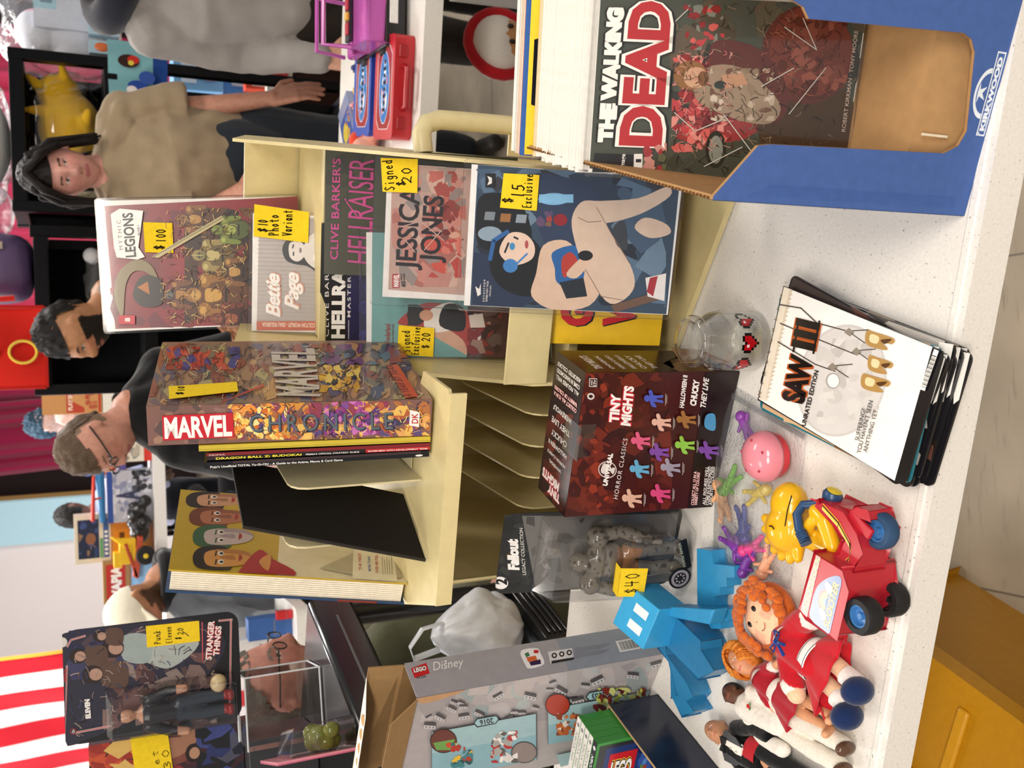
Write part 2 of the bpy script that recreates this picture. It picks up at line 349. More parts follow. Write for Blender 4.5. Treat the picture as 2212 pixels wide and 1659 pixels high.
def headpt(d, s, jaw=1.0):
    """point of a face-shaped head; d = unit direction (front is -y), s = head height"""
    x, y, z = d; f = max(0, -y)
    w = .335 * s * (1 - (.30 * jaw) * max(0, -z) ** 1.3); dp = .40 * s * (1 - .12 * max(0, -z)); h = .5 * s
    p = V((x * w, y * dp, z * h))
    if z < 0: p.y -= .045 * s * (-z) * f
    g = lambda cx, cz, rx, rz: math.exp(-((x - cx) / rx) ** 2 - ((z - cz) / rz) ** 2) * (f > .05)
    p.y -= s * (.115 * g(0, -.20, .15, .15) + .055 * g(0, .02, .10, .20) + .022 * g(0, .16, .55, .09) + .030 * g(0, -.50, .24, .10) + .034 * g(0, -.80, .26, .14) - .045 * g(.36, .03, .20, .10) - .045 * g(-.36, .03, .20, .10) - .018 * g(0, -.40, .3, .04) - .012 * g(0, -.51, .28, .022))
    return p
def add_head(mb, M, s, jaw=1.0, ears=True, nu=40, nv=30):
    P, F = [], []
    for j in range(nv + 1):
        t = math.pi * j / nv
        for i in range(nu): a = 2 * math.pi * i / nu; P.append(M @ headpt((math.sin(t) * math.cos(a), math.sin(t) * math.sin(a), math.cos(t)), s, jaw))
    for j in range(nv):
        for i in range(nu): k = (i + 1) % nu; F.append((j * nu + i, (j + 1) * nu + i, (j + 1) * nu + k, j * nu + k))
    mb.add(P, F, '808080')
    if ears:
        for sg in (-1, 1):
            for c, r in (((sg * .345 * s, .03 * s, -.02 * s), (.030 * s, .065 * s, .11 * s)), ((sg * .35 * s, .015 * s, -.10 * s), (.028 * s, .04 * s, .05 * s))):
                m2 = MB(); m2.ball(c, r, '808080', 12, 8, (12, 0, -22 * sg)); mb.add([M @ p for p in m2.v], m2.f, '808080')
def face_col(p, s, skin, lip='a8605a', brow='2a1c14', beard=None, scalp=None, shut=False, iris='241812', scalpline=.22):
    """colour of a point in head space (origin at head centre, front -y)"""
    x, y, z = p.x / s, p.y / s, p.z / s
    if y < -.12:
        for sg in (-1, 1):
            if abs(x - sg * .125) < .058 and abs(z - .105 + abs(x - sg * .125) * .25) < .013: return brow
            e = ((x - sg * .122) / .046) ** 2 + ((z - .018) / .020) ** 2
            if e < 1 and not shut: return iris if ((x - sg * .122) / .020) ** 2 + ((z - .018) / .024) ** 2 < 1 else 'd8ccc4'
            if e < 1.7 and z > .018 - (.02 if shut else 0): return mix(skin, '3a2018', .55)
        if abs(x) < .105 - abs(z + .255) * 1.2 and abs(z + .255) < .030: return lip
        if .02 < abs(x) < .045 and abs(z + .155) < .012 and y < -.36: return mix(skin, '3a1a14', .6)
    if beard and z < -.05 and y < .02 and (z < -.16 or abs(x) > .22) and not (abs(x) < .06 and z > -.20): return beard
    if scalp and (z > scalpline + max(0, -y - .05) * .30 or (y > .05 and z > -.22 and abs(x) < .4)) and not (abs(x) > .30 and -.14 < z < .12 and y < .12): return scalp
    if y < -.2 and abs(abs(x) - .16) < .09 and abs(z + .09) < .07: return mix(skin, 'c86a5c', .22)
    return skin
def add_hand(mb, wrist, d, n, L=.185, curl=.5, thumb=1):
    """palm and five separate fingers: d = pointing direction, n = back-of-hand normal, thumb side = thumb * (d x n)"""
    d = V(d).normalized(); n = V(n); n = (n - d * n.dot(d)).normalized(); sd = d.cross(n) * thumb; w = V(wrist)
    for k in range(4):
        o = (k - 1.5) * .0215; mb.limb([w + sd * o * .7, w + d * L * .42 + sd * o * -1], [.014, .0125], n=8) if False else mb.limb([w - sd * o * .7, w + d * L * .46 - sd * o], [.015, .0125], n=8)
        ln = L * (.47, .53, .50, .40)[k]; b = w + d * L * .46 - sd * o; c = curl * (.8 + .12 * k); e1 = (d * math.cos(c * .6) - n * math.sin(c * .6)); e2 = (d * math.cos(c * 1.5) - n * math.sin(c * 1.5))
        mb.limb([b, b + e1 * ln * .5, b + e1 * ln * .5 + e2 * ln * .5], [.0098, .0088, .0072], n=8)
    t0 = w + d * L * .10 + sd * .028; mb.limb([t0, t0 + (d * .6 + sd * .8).normalized() * L * .22, t0 + (d * .6 + sd * .8).normalized() * L * .22 + (d * .95 + sd * .2 - n * .2).normalized() * L * .2], [.014, .0112, .0085], n=8)

# ---------------------------------------------------------------- the room
def struct(name, mb, kind, **k): return tag(mb.build(name, kind, **k), kind='structure')
m = MB()
m.box((0, 6.5, -.05), (16, 16, .1), '978a77')
for x0, y0, x1, y1 in ((-.55, .95, 1.2, 1.05), (-.9, 2.9, 3.5, 3.0), (.55, -.5, .65, 6)):           # darker feature tiles
    m.box(((x0 + x1) / 2, (y0 + y1) / 2, .0005), (x1 - x0, y1 - y0, .001), '685e50')
for k in range(-7, 8):
    m.box((k * .61 + .2, 6.5, .0003), (.004, 16, .0006), '6d6254'); m.box((0, k * .61 + 4.6, .0003), (16, .004, .0006), '6d6254')
struct('floor', m, 'floor')
m = MB(); m.box((-4.2, 13.05, 2.2), (6.0, .1, 4.4), 'f2e9e6'); m.box((4.5, 13.6, 2.2), (12, .1, 4.4), '3a2a2c'); struct('wall_back', m, 'matte')
m = MB(); m.box((-5.6, 6.5, 2.2), (.1, 13.2, 4.4), 'efe6e2'); struct('wall_left', m, 'matte')
m = MB(); m.box((-1.47, 12.96, 2.2), (.55, .04, 4.4), 'bfe6f4'); struct('trim_1', m, 'matte')
m = MB(); m.box((-1.17, 12.94, 2.2), (.05, .08, 4.4), '8a6a3a'); struct('trim_2', m, 'matte')
m = MB(); m.box((-4.2, 12.97, .06), (6, .03, .12), '6a5040'); struct('baseboard_back', m, 'matte')
# stage curtains: pleated cloth, wine red in the middle and bright pink-red to the right
def curtain(name, x0, x1, y, z0, z1, col, label, seed, slant=0, gather=.0):
    rd = random.Random(seed); ph = [rd.uniform(0, 6.3) for _ in range(6)]
    def fn(u, v):
        x = x0 + (x1 - x0) * u; d = sum(math.sin(u * f * (x1 - x0) * 6.28 + p) for f, p in zip((2.2, 3.7, 5.3), ph)) * .045
        return (x + slant * (1 - v) * (1 if u < .5 else .4), y + d + .1 * (1 - v) * math.sin(u * 9 + ph[4]), z0 + (z1 - z0) * v)
    m = MB(); m.grid(fn, 150, 14, col); return tag(m.build(name, 'cloth', smooth='full'), label, 'curtain')
curtain('stage_curtain', -1.0, .75, 12.6, .2, 4.3, '8c1f42', 'wine red pleated stage curtain behind the man in glasses', 3, .25)
curtain('stage_curtain', .7, 4.6, 12.9, .2, 4.3, 'd8476e', 'bright pink pleated stage curtain above the plastic bags on the right', 5)
# flag on the left
def flagcol(u, v): k = int((1 - v) * 13) if False else int(u * 11); return 'b4202c' if k % 2 == 0 else 'd6cbc8'
m = MB(); m.grid(lambda u, v: (-2.17 - 1.55 * u + .02 * (1 - v), 9.0 + .035 * math.sin(u * 19 + v * 3) + .02 * math.sin(v * 11 + u * 7), 1.02 + 1.65 * v), 66, 30, 'b4202c', flagcol)
fl = thing('flag', 'american flag hanging with red and white stripes and gold fringe', 'flag', (0, 0, 0))
m.build('flag_cloth', 'cloth', fl, smooth='full')
m = MB(); m.grid(lambda u, v: (-2.145 - .03 * u + .02 * (1 - v), 8.99 + .02 * math.sin(v * 11), 1.02 + 1.65 * v), 1, 30, 'd99a3c'); m.build('fringe', 'cloth', fl)

# ---------------------------------------------------------------- the white folding table in front
TR = -14.4
tb = thing('folding_table', 'white speckled plastic folding table covered with comics and toys', 'table', (.022, .656, .74), (0, 0, TR))
m = MB(); prof = []
L, Wd = 1.75, .70                                     # local x along the front edge, y away from it
def rr(x0, y0, x1, y1, r, n=5):
    P = []
    for cx, cy, a in ((x1 - r, y1 - r, 0), (x0 + r, y1 - r, 90), (x0 + r, y0 + r, 180), (x1 - r, y0 + r, 270)):
        for i in range(n + 1): t = R(a + 90 * i / n); P.append((cx + r * math.cos(t), cy + r * math.sin(t)))
    return P
m.prism(rr(-1.15, 0, .60, Wd, .04), -.045, 0, 'e6e2dc')
m.build('tabletop', 'tabletop', tb, bev=.012, smooth=True)
m = MB(); m.box((-.28, .0125, -.0005), (1.7, .010, .004), 'e9e5df'); m.build('edge_ridge', 'tabletop', tb, bev=.0018)
for x in (-1.0, .45):
    m = MB()
    for y in (.08, .62): m.tube([(x, y, -.045), (x, y, -.72)], .014, '6b6b6c')
    m.tube([(x, .08, -.60), (x, .62, -.60)], .012, '6b6b6c'); m.box((x, .08, -.735), (.04, .04, .02), '222222'); m.box((x, .62, -.735), (.04, .04, .02), '222222')
    m.build('leg', 'metal', tb, smooth=True)
# yellow plastic tote lid / bin under the table
yb = thing('yellow_bin', 'yellow plastic storage bin with ribbed lid on the floor under the table', 'bin', (-.72, 1.09, 0), (0, 0, 70))
m = MB(); m.prism([(-.30, -.24), (.30, -.24), (.30, .24), (-.30, .24)], 0, .30, 'a87410'); m.build('tub', 'plastic', yb, bev=.02, smooth=True)
m = MB(); m.prism(rr(-.34, -.27, .34, .27, .05), .301, .335, 'b8820f')
m.build('lid', 'plastic', yb, bev=.006, smooth=True)
m = MB()
for x0, y0, x1, y1 in ((-.30, .17, .30, .185), (-.30, .05, .05, .065), (-.02, -.23, .0, .17), (.14, -.23, .16, .17), (-.30, -.08, .30, -.065), (.18, .06, .30, .075), (-.18, -.22, -.16, .17)): m.box(((x0 + x1) / 2, (y0 + y1) / 2, .338), (x1 - x0, y1 - y0, .010), 'c89016')
m.box((0, .255, .338), (.62, .02, .012), 'c89016'); m.box((.325, 0, .338), (.02, .50, .012), 'c89016')
m.build('lid_ribs', 'plastic', yb, bev=.004, smooth=True)

# ---------------------------------------------------------------- beige metal display rack (face-out bay right, shelf bay left)
BE = 'd9c995'
rk = thing('display_rack', 'beige metal display rack with comics leaning in its right bay', 'display rack', (0, 1.12, .742), (0, 0, -16))
def side(x0, x1, pts, name): m = MB(); m.prism(pts, x0, x1, BE, ax='x'); return m.build(name, 'vinyl', rk, bev=.0015, smooth=True)
prof = [(.0, 0), (.30, 0), (.30, .25), (.445, .40), (.445, .535), (.195, .592), (.175, .57), (.0, .235)]
side(-.004, .0, prof, 'side_panel'); side(.275, .279, prof, 'side_panel')
m = MB(); m.box((.1375, .443, .468), (.275, .004, .136), BE); m.hexa([(0, .298, .25), (.275, .298, .25), (.275, .302, .25), (0, .302, .25), (0, .441, .40), (.275, .441, .40), (.275, .445, .40), (0, .445, .40)], BE); m.box((.1375, .298, .125), (.275, .004, .25), BE); m.build('back_panel', 'vinyl', rk)
# stepped tiers of the right bay (each a floor with a small lip)
def tier(y0, y1, z, lip=.014):
    m = MB(); m.box((.1375, (y0 + y1) / 2, z), (.272, y1 - y0, .003), BE); m.box((.1375, y0, z + lip / 2), (.272, .003, lip), BE); m.build('tier', 'vinyl', rk, bev=.001)
tier(.035, .292, .155); tier(.10, .292, .210); tier(.19, .34, .288); tier(.245, .435, .452, .010)
m = MB(); m.box((.1375, -.002, .248), (.275, .003, .062), BE); m.build('front_lip', 'vinyl', rk, bev=.001)
m = MB(); m.prism([(.0, .03), (.275, -.072), (.275, .29), (.0, .29)], .001, .010, BE); m.build('base_tray', 'vinyl', rk, bev=.001)
# left bay: shelf, divider fins, outer panel
m = MB(); m.prism([(-.235, -.125), (.022, -.125), (.030, -.117), (.030, -.035), (-.004, -.02), (-.004, .27), (-.43, .27)], .398, .402, BE); m.box((-.104, -.125, .392), (.262, .004, .020), BE); m.build('shelf', 'vinyl', rk, bev=.001)
side(-.299, -.295, [(.04, 0), (.32, 0), (.32, .398), (.04, .398)], 'side_panel')
m = MB(); m.box((-.148, .318, .2), (.294, .004, .396), 'cfc08d'); m.build('back_panel', 'vinyl', rk)
m = MB(); m.box((-.148, .21, .006), (.294, .22, .004), BE); m.build('floor_panel', 'vinyl', rk)
for k in range(5):
    x = -.018 - k * .047
    P = [(.30, .02), (.30, .22), (.24, .232)] + [(.09 - .03 * math.sin(t), .205 + .0 - .03 * (1 - math.cos(t))) for t in (0, .4, .8, 1.2, 1.57)] + [(.06, .02)]
    m = MB(); m.prism(P, x - .0012, x + .0012, BE, ax='x'); m.build('divider', 'vinyl', rk)
# handle tube on the right
m = MB(); hx = .305
m.tube([(.279, .20, .335), (.305, .205, .338), (.318, .21, .33), (.325, .212, .31), (.326, .213, .27), (.327, .215, .0)], .0135, 'd6c89a', 16); m.build('handle', 'vinyl', rk, smooth=True)
m = MB(); m.box((.304, .24, .13), (.042, .003, .12), BE); m.build('gusset', 'vinyl', rk)
for x, y1 in ((-.102, .12), (-.176, .10)):             # bookends standing on the shelf
    be = thing('bookend', 'beige metal bookend plate standing right of the black board' if x > -.15 else 'beige metal bookend plate standing between the black board and the cartoon-faces book', 'bookend')
    c, s_ = math.cos(R(-16)), math.sin(R(-16))
    be.location = (x * c, 1.12 + x * s_, .742 + .4035); be.rotation_euler = (0, 0, R(-16))
    P = [(-.055, 0), (y1, 0), (y1, .158)] + [(-.035 - .02 * math.sin(t), .138 + .02 * math.cos(t)) for t in (0, .5, 1.0, 1.57)]
    m = MB(); m.prism(P, -.0012, .0012, 'cfc39a', ax='x'); m.build('plate', 'vinyl', be)
    m = MB(); m.box((.028 if x > -.15 else -.02, .03, .0008), (.05 if x > -.15 else .035, .10, .0016), 'cfc39a'); m.build('foot', 'vinyl', be)

# ---------------------------------------------------------------- comics
def comic(name, label, loc, rot, w, h, q, paint, group=None, sleeve=None, t=.004, cat='comic book', bgc='e9e6e0', grow=.009):
    """a standing comic: white backing board and printed cover, plus its clear sleeve"""
    c = thing(name, label, cat, loc, rot, group)
    m = MB(); m.box((0, t / 2, h / 2), (w, t, h), bgc); a = Art(m, (-w / 2, -.0001, 0), (1, 0, 0), (0, 0, 1), w, h, q); paint(a, c)
    m.build('cover', 'print', c)
    if sleeve:
        g = grow; m = MB(); m.prism(rr(-w / 2 - g * .7, -g * .4, w / 2 + g * .7, h + g, .006), -.0035, t + .002, 'ffffff', ax='y'); m.build('clear_sleeve', sleeve, c)
    return c
def fig(a, x, y, s, hair, skin, coat, leg=None, d=(0, -1)):
    """a plain generic standing figure: s = head size; x,y = head centre; the body hangs below (drawing turned: down = +x)"""
    a.poly([(x + s * .9, y - s * 1.3), (x + s * .9, y + s * 1.3), (x + s * 1.6, y + s * 1.9), (x + s * 5, y + s * 1.5), (x + s * 5, y - s * 1.5), (x + s * 1.6, y - s * 1.9)], coat)
    if leg: a.poly([(x + s * 5, y - s * 1.4), (x + s * 5, y + s * 1.4), (x + s * 9, y + s * 1.2), (x + s * 9, y + s * .2), (x + s * 6, y), (x + s * 9, y - s * .2), (x + s * 9, y - s * 1.2)], leg)
    a.ell(x - s * .15, y, s * 1.15, s * 1.05, hair); a.ell(x + s * .15, y, s * .85, s * .75, skin)

def p_undead(a, c):
    a.bg('e8e4dc'); a.poly([(1281, 362), (1293, -17), (1874, 12), (1816, 394)], '454a40')
    a.busy(1440, 0, 1870, 390, ['3a3d33', '55503f', '32302a', '4a4438', '5b4f40'], 40, 20, 60, 4)
    a.poly([(1460, 300), (1530, 120), (1640, 140), (1700, 250), (1560, 330)], '8e3133')
    a.busy(1450, 120, 1580, 330, ['b43d3f', 'c85a55', '8b2226', 'd88a80', '6a181c', 'cf6f68'], 70, 7, 20, 5)
    a.busy(1470, 10, 1560, 110, ['b43d3f', 'c85a55', '8b2226', '7c7f74'], 26, 6, 16, 6)
    a.blob([(1500, 330), (1660, 300), (1700, 350), (1590, 390), (1480, 385)], '3f4438'); a.ell(1545, 325, 22, 40, '23261f'); a.ell(1545, 325, 15, 30, '82857a')
    a.blob([(1640, 230), (1830, 200), (1820, 385), (1680, 390)], '46321f'); a.ell(1740, 120, 100, 110, '5a2a22'); a.ell(1750, 112, 92, 100, '6e3427')
    a.busy(1660, 30, 1830, 220, ['7a4030', '552418', '8f5040', '63301f'], 34, 8, 26, 8)
    # plain bearded man with outstretched arm
    a.blob([(1540, 90), (1640, 110), (1700, 200), (1670, 270), (1560, 230), (1530, 160)], '5a2b26')
    a.blob([(1500, 215), (1585, 260), (1660, 270), (1680, 225), (1600, 150), (1520, 150)], '94806b'); a.busy(1530, 150, 1670, 265, ['b5a592', '8a765f', 'c8bcab', '6b4c3b'], 40, 6, 16, 9)
    a.ell(1488, 165, 36, 32, '8a6038'); a.ell(1500, 170, 26, 23, 'c79c7d'); a.ell(1516, 172, 12, 17, '77502f'); a.poly([(1555, 165), (1600, 160), (1612, 185), (1560, 195)], 'b58a6c'); a.ell(1552, 186, 13, 9, '2d3733')
    a.strokes(1450, 5, 1800, 385, ['2a2722', '1c1a17', '6c5a48', '8a7460', '3c2a22'], 240, 14, 1.6, 12); a.strokes(1450, 110, 1580, 330, ['5a1418', 'd8807a', '2c0c0e', 'e0a498'], 160, 9, 1.4, 13); a.strokes(1640, 40, 1820, 210, ['3c1812', '9c5a44', '2a100c'], 90, 14, 1.4, 14)
    for P in ([(1455, 245), (1500, 285), (1555, 262)], [(1640, 190), (1710, 150)], [(1690, 60), (1760, 110), (1730, 40)], [(1620, 330), (1560, 250)], [(1700, 250), (1780, 150)], [(1440, 60), (1480, 20)], [(1520, 360), (1600, 320)]): a.line(P, 2.0, 'c9c5ba')
    for t, p0, p1, h in (('THE WALKING', (1326, 305), (1338, 20), 26), ('DEAD', (1424, 318), (1440, 4), 84)):
        b = .045 if h > 40 else .06
        a.text(t, (p0[0] + 4, p0[1] + 4), (p1[0] + 4, p1[1] - 4), h + 10, '151513', .10); a.text(t, (p0[0] + 2, p0[1] + 3), (p1[0] + 2, p1[1] - 3), h + 5, 'f1ede6', .085); a.text(t, p0, p1, h, 'b3272d' if h > 40 else 'f4efe8', b)
    a.poly([(1286, 370), (1290, 330), (1372, 334), (1370, 372)], '17171a'); a.text('image', (1352, 361), (1354, 332), 9, 'f0ece8', .02); a.rect(1372, 332, 1390, 362, 'eceae4'); a.text('1', (1387, 350), (1387, 343), 11, '111111', .03)
    a.busy(1390, 310, 1440, 372, ['9c3136', '5d6148', 'c98b80'], 14, 6, 16, 3); a.text('ROBERT KIRKMAN · TONY MOORE', (1821, 290), (1851, 68), 8.5, 'b9a79a', .012)
comic('comic_book', 'bagged comic titled THE WALKING DEAD at the front of the blue box', (.273, .705, .8165), (-23.2, -3.2, -17.6), .168, .259, [(1279, 369), (1292, -17), (1876, 12), (1816, 400)], p_undead, sleeve='film', t=.003, grow=.006)

def p_gamer(a, c):
    a.bg('f0eeec'); a.poly([(1017, 660), (1034, 356), (1470, 387), (1441, 679)], '33475c')
    a.busy(1030, 365, 1440, 660, ['2a3c52', '425a74', '1d2836', '56708a', '31343c', '6a8298'], 60, 18, 60, 11)
    a.poly([(1022, 600), (1025, 545), (1130, 560), (1160, 640), (1130, 665), (1022, 658)], '22304c'); a.blob([(1030, 470), (1045, 420), (1120, 430), (1150, 520), (1080, 540), (1036, 530)], '10151c'); a.ell(1060, 505, 26, 16, '8fa3b4')
    a.blob([(1150, 380), (1230, 385), (1300, 420), (1260, 520), (1190, 540), (1160, 470)], '2b3b58'); a.ell(1198, 430, 34, 13, '7db4dc'); a.rect(1166, 420, 1240, 438, '86bfe6')
    for x, y, cl in ((1060, 466, '7a848c'), (1094, 470, '9a6a3c'), (1128, 472, '8d9aa6')): a.poly([(x - 16, y + 12), (x - 12, y - 12), (x + 16, y - 10), (x + 12, y + 14)], '15191d'); a.poly([(x - 13, y + 9), (x - 10, y - 9), (x + 12, y - 8), (x + 9, y + 10)], cl)
    a.ell(1212, 475, 15, 13, '8e1f2a'); a.busy(1160, 455, 1195, 490, ['7d5a45', '9d4038', '5f4a6a'], 8, 6, 12, 3)
    # plain dark-haired woman lounging with a headset
    a.blob([(1060, 580), (1072, 520), (1120, 505), (1165, 530), (1180, 600), (1150, 640), (1090, 625)], '0d1016')
    a.blob([(1175, 530), (1225, 520), (1260, 560), (1300, 610), (1275, 660), (1200, 670), (1150, 640), (1160, 590)], 'd7b9a2')
    a.blob([(1195, 545), (1245, 530), (1262, 560), (1262, 600), (1240, 625), (1205, 610), (1200, 580)], '245f9e'); a.blob([(1215, 560), (1235, 545), (1250, 570), (1220, 600)], 'b03a30'); a.poly([(1210, 610), (1262, 600), (1270, 640), (1225, 645)], '1c2530')
    a.blob([(1262, 436), (1300, 434), (1380, 428), (1440, 404), (1448, 424), (1385, 462), (1310, 482), (1275, 474)], 'd8c1ae'); a.blob([(1395, 470), (1440, 484), (1448, 505), (1405, 514), (1372, 492)], 'd8c0ac')
    a.blob([(1310, 650), (1262, 575), (1238, 500), (1240, 460), (1262, 434), (1292, 446), (1322, 505), (1362, 570), (1372, 618), (1345, 650)], 'd5bda9'); a.blob([(1326, 492), (1350, 478), (1356, 538), (1334, 530)], '3a4048'); a.line([(1250, 470), (1272, 480), (1300, 478)], 1.6, '8a6c58'); a.line([(1262, 575), (1300, 640), (1345, 648)], 1.6, '8a6c58'); a.line([(1290, 448), (1322, 505), (1362, 570)], 1.4, '94745f')
    a.blob([(1225, 590), (1268, 548), (1280, 560), (1248, 600)], 'd7b9a2'); a.ell(1266, 552, 16, 11, '16181c')
    a.strokes(1035, 370, 1440, 650, ['18222e', '5a7890', '8aa4b8', '101418'], 130, 16, 1.5, 15) if False else None
    a.blob([(1080, 545), (1100, 505), (1135, 505), (1156, 530), (1150, 560), (1110, 572)], 'e4c9b6'); a.ell(1108, 532, 6, 8, '3e8ec2'); a.line([(1100, 525), (1092, 545)], 4, '1a1a1e'); a.line([(1120, 516), (1112, 512)], 4, '1a1a1e'); a.ell(1139, 528, 4, 9, 'b05058')
    a.ell(1104, 574, 16, 15, '3f7fc0'); a.line([(1060, 560), (1068, 520), (1098, 500)], 9, '2f62a0'); a.line([(1112, 575), (1140, 548)], 4, '3f7fc0')
    a.poly([(1320, 660), (1420, 630), (1432, 645), (1330, 676)], '6b5142'); a.poly([(1395, 600), (1440, 590), (1436, 650), (1400, 640)], 'e3dfdc'); a.poly([(1405, 600), (1422, 596), (1412, 640), (1398, 630)], 'a52d36')
    a.text('zenescope', (1048, 652), (1050, 604), 6, 'e6e2e0', .0, sp=1.3); a.text('GRIMM FAIRY TALES', (1054, 652), (1057, 607), 4, 'e6e2e0', .01); a.text('ISSUE #93', (1061, 640), (1063, 617), 3.5, 'd8d4d0', .01); a.poly([(1033, 640), (1028, 618), (1036, 624), (1040, 612), (1040, 636)], 'e6e2e0')
    a.rect(1050, 375, 1072, 405, '15181c'); a.poly([(1054, 380), (1064, 384), (1064, 396), (1054, 400), (1058, 390)], 'e8e4e0')
    note(a, [(1089, 374), (1166, 378), (1160, 455), (1081, 448)], [('$', (1107, 442), (1108, 424), 20), ('15', (1131, 430), (1134, 398), 26), ('Exclusive', (1148, 450), (1152, 376), 19)], c)
comic('comic_book', 'comic of a dark-haired woman gaming in a headset, noted $15 Exclusive', (.165, .995, .833), (-18, -1, -15.8), .172, .262, [(1004, 660), (1021, 355), (1476, 385), (1444, 680)], p_gamer, sleeve='acrylic')

def p_jj(a, c):
    a.bg('e4e0dc'); a.poly([(842, 626), (852, 350), (1270, 386), (1244, 655)], 'b99a90')
    a.busy(850, 360, 1010, 620, ['c2857a', 'a8948c', 'c9a79a', 'a86a62', 'b8847a', '8f8480'], 60, 12, 40, 21); a.busy(930, 370, 1010, 480, ['a04a42', 'b8675c', '8c7d7a'], 24, 8, 22, 22); a.busy(920, 500, 1000, 600, ['c65348', 'b34a44', 'd0776a'], 22, 8, 24, 23)
    a.ell(978, 505, 22, 12, 'b5705f'); a.ell(985, 508, 12, 7, 'd2a08c'); a.busy(940, 430, 1005, 520, ['6d2a2c', '8a3c38', '7a4a44'], 20, 4, 14, 25)
    a.text('JESSICA', (900, 584), (911, 404), 44, '231f24', .018, sp=.95); a.text('JONES', (952, 568), (962, 424), 44, '231f24', .018, sp=.95)
    for P in ([(870, 490), (905, 480)], [(880, 520), (900, 545)], [(915, 480), (962, 520)], [(920, 540), (955, 500)]): a.line(P, 2, 'cda79c')
    a.rect(851, 592, 866, 622, 'a62830'); a.text('MARVEL', (864, 620), (865, 593), 11, 'f0eae6', .04); a.text('#3', (878, 620), (879, 608), 9, '2c2628', .03); a.text('VARIANT', (872, 606), (872, 591), 4, '2c2628', .02); a.text('EDITION', (878, 606), (878, 591), 4, '2c2628', .02)
    note(a, [(826, 341), (906, 344), (905, 417), (830, 414)], [('Signed', (856, 412), (850, 344), 21), ('$', (878, 404), (878, 390), 17), ('20', (892, 398), (892, 360), 21)], c)
comic('comic_book', 'bagged JESSICA JONES comic with a Signed $20 note in a rigid sleeve', (.186, 1.11, .902), (-17, .3, -13), .172, .262, [(829, 641), (841, 352), (1272, 383), (1249, 662)], p_jj, sleeve='acrylic', grow=.016)

def p_wonder(a, c):
    a.bg('e8e6e2'); a.poly([(812, 760), (810, 484), (1200, 494), (1204, 756)], '6f9f9d'); a.rect(1020, 484, 1202, 760, '4d3030')
    a.blob([(870, 680), (900, 655), (940, 640), (1020, 660), (1020, 740), (960, 700), (880, 690)], 'a7403c'); a.blob([(930, 700), (960, 690), (1010, 720), (1020, 752), (1005, 745), (950, 715)], 'cfa48c'); a.blob([(925, 690), (940, 655), (990, 640), (1000, 690), (950, 705)], 'e6ded6'); a.blob([(960, 690), (970, 645), (1010, 650), (1012, 700)], '1f1e22')
    a.ell(908, 668, 20, 22, '2b2a2a'); a.rect(890, 645, 912, 690, '2b2a2a'); a.ell(930, 668, 15, 12, 'cf9a7c'); a.busy(1020, 640, 1095, 760, ['7e2b2c', '362024', '9a7b70', '5e4a46', 'd5c9bf'], 26, 8, 24, 31)
    a.text('Wonderland', (852, 736), (852, 688), 12, '8c3a34', .03); a.text('Down the Rabbit Hole', (860, 736), (860, 688), 5, '5a2f2c', .02)
    note(a, [(870, 690), (948, 696), (946, 758), (868, 754)], [('Signed', (896, 750), (894, 701), 17), ('Exclusive', (914, 755), (917, 694), 16), ('$', (936, 742), (936, 730), 14), ('20', (938, 726), (939, 706), 18)], c)
comic('comic_book', 'comic of a performer in a top hat, noted Signed Exclusive $20', (.122, 1.202, .902), (-16, 1, -3), .172, .262, [(801, 760), (797, 490), (1201, 494), (1205, 756)], p_wonder, sleeve='acrylic', grow=.010)

def p_pinup(a, c):
    a.bg('eae7e2'); a.poly([(550, 706), (556, 466), (929, 482), (922, 714)], 'b3aaa6')
    for k in range(26): a.line([(552, 700 - k * 9), (700, 704 - k * 9)], .9, 'a49b98')
    a.rect(550, 694, 925, 714, 'c85f3d'); a.text('ESAU FIGUEROA ♦ COLTON WORLEY', (566, 699), (660, 703), 9, 'f0d9c4', .03, up=(0, 1)) if False else a.text('COLTON WORLEY - ESAU FIGUEROA', (676, 699), (562, 697), 9, 'f3dcc8', .03)
    a.blob([(612, 560), (606, 535), (620, 515), (650, 512), (690, 525), (690, 590), (660, 575), (630, 570)], '1d1c1e'); a.blob([(622, 555), (622, 525), (648, 524), (656, 548), (640, 565)], 'e0d8d4'); a.line([(630, 552), (630, 545)], 3, '222222'); a.line([(628, 536), (630, 529)], 3, '222222'); a.ell(645, 541, 3, 6, '8a7a78')
    a.blob([(650, 545), (665, 510), (700, 500), (700, 580), (668, 575)], 'dcd6d2'); a.blob([(672, 560), (690, 520), (700, 515), (700, 575)], 'f2efec')
    for dx, cl, b in ((2.5, 'c9927e', .05), (0, 'f6f1ec', .03)): a.text('Bettie', (600 + dx, 686 - dx), (598 + dx, 590 - dx), 30, cl, b, .35, .85); a.text('Page', (640 + dx, 670 - dx), (640 + dx, 588 - dx), 30, cl, b, .35, .85)
    note(a, [(546, 442), (664, 459), (662, 525), (544, 511)], [('$', (572, 506), (574, 492), 18), ('10', (574, 490), (575, 476), 20), ('Photo', (598, 511), (598, 464), 21), ('Variant', (626, 511), (628, 455), 20)], c)
comic('comic_book', 'bagged comic reading Bettie Page with a $10 Photo Variant note', (.163, 1.345, 1.032), (-18, 1.6, -5), .172, .262, [(539, 715), (542, 461), (929, 477), (924, 725)], p_pinup, sleeve='film', grow=.006)

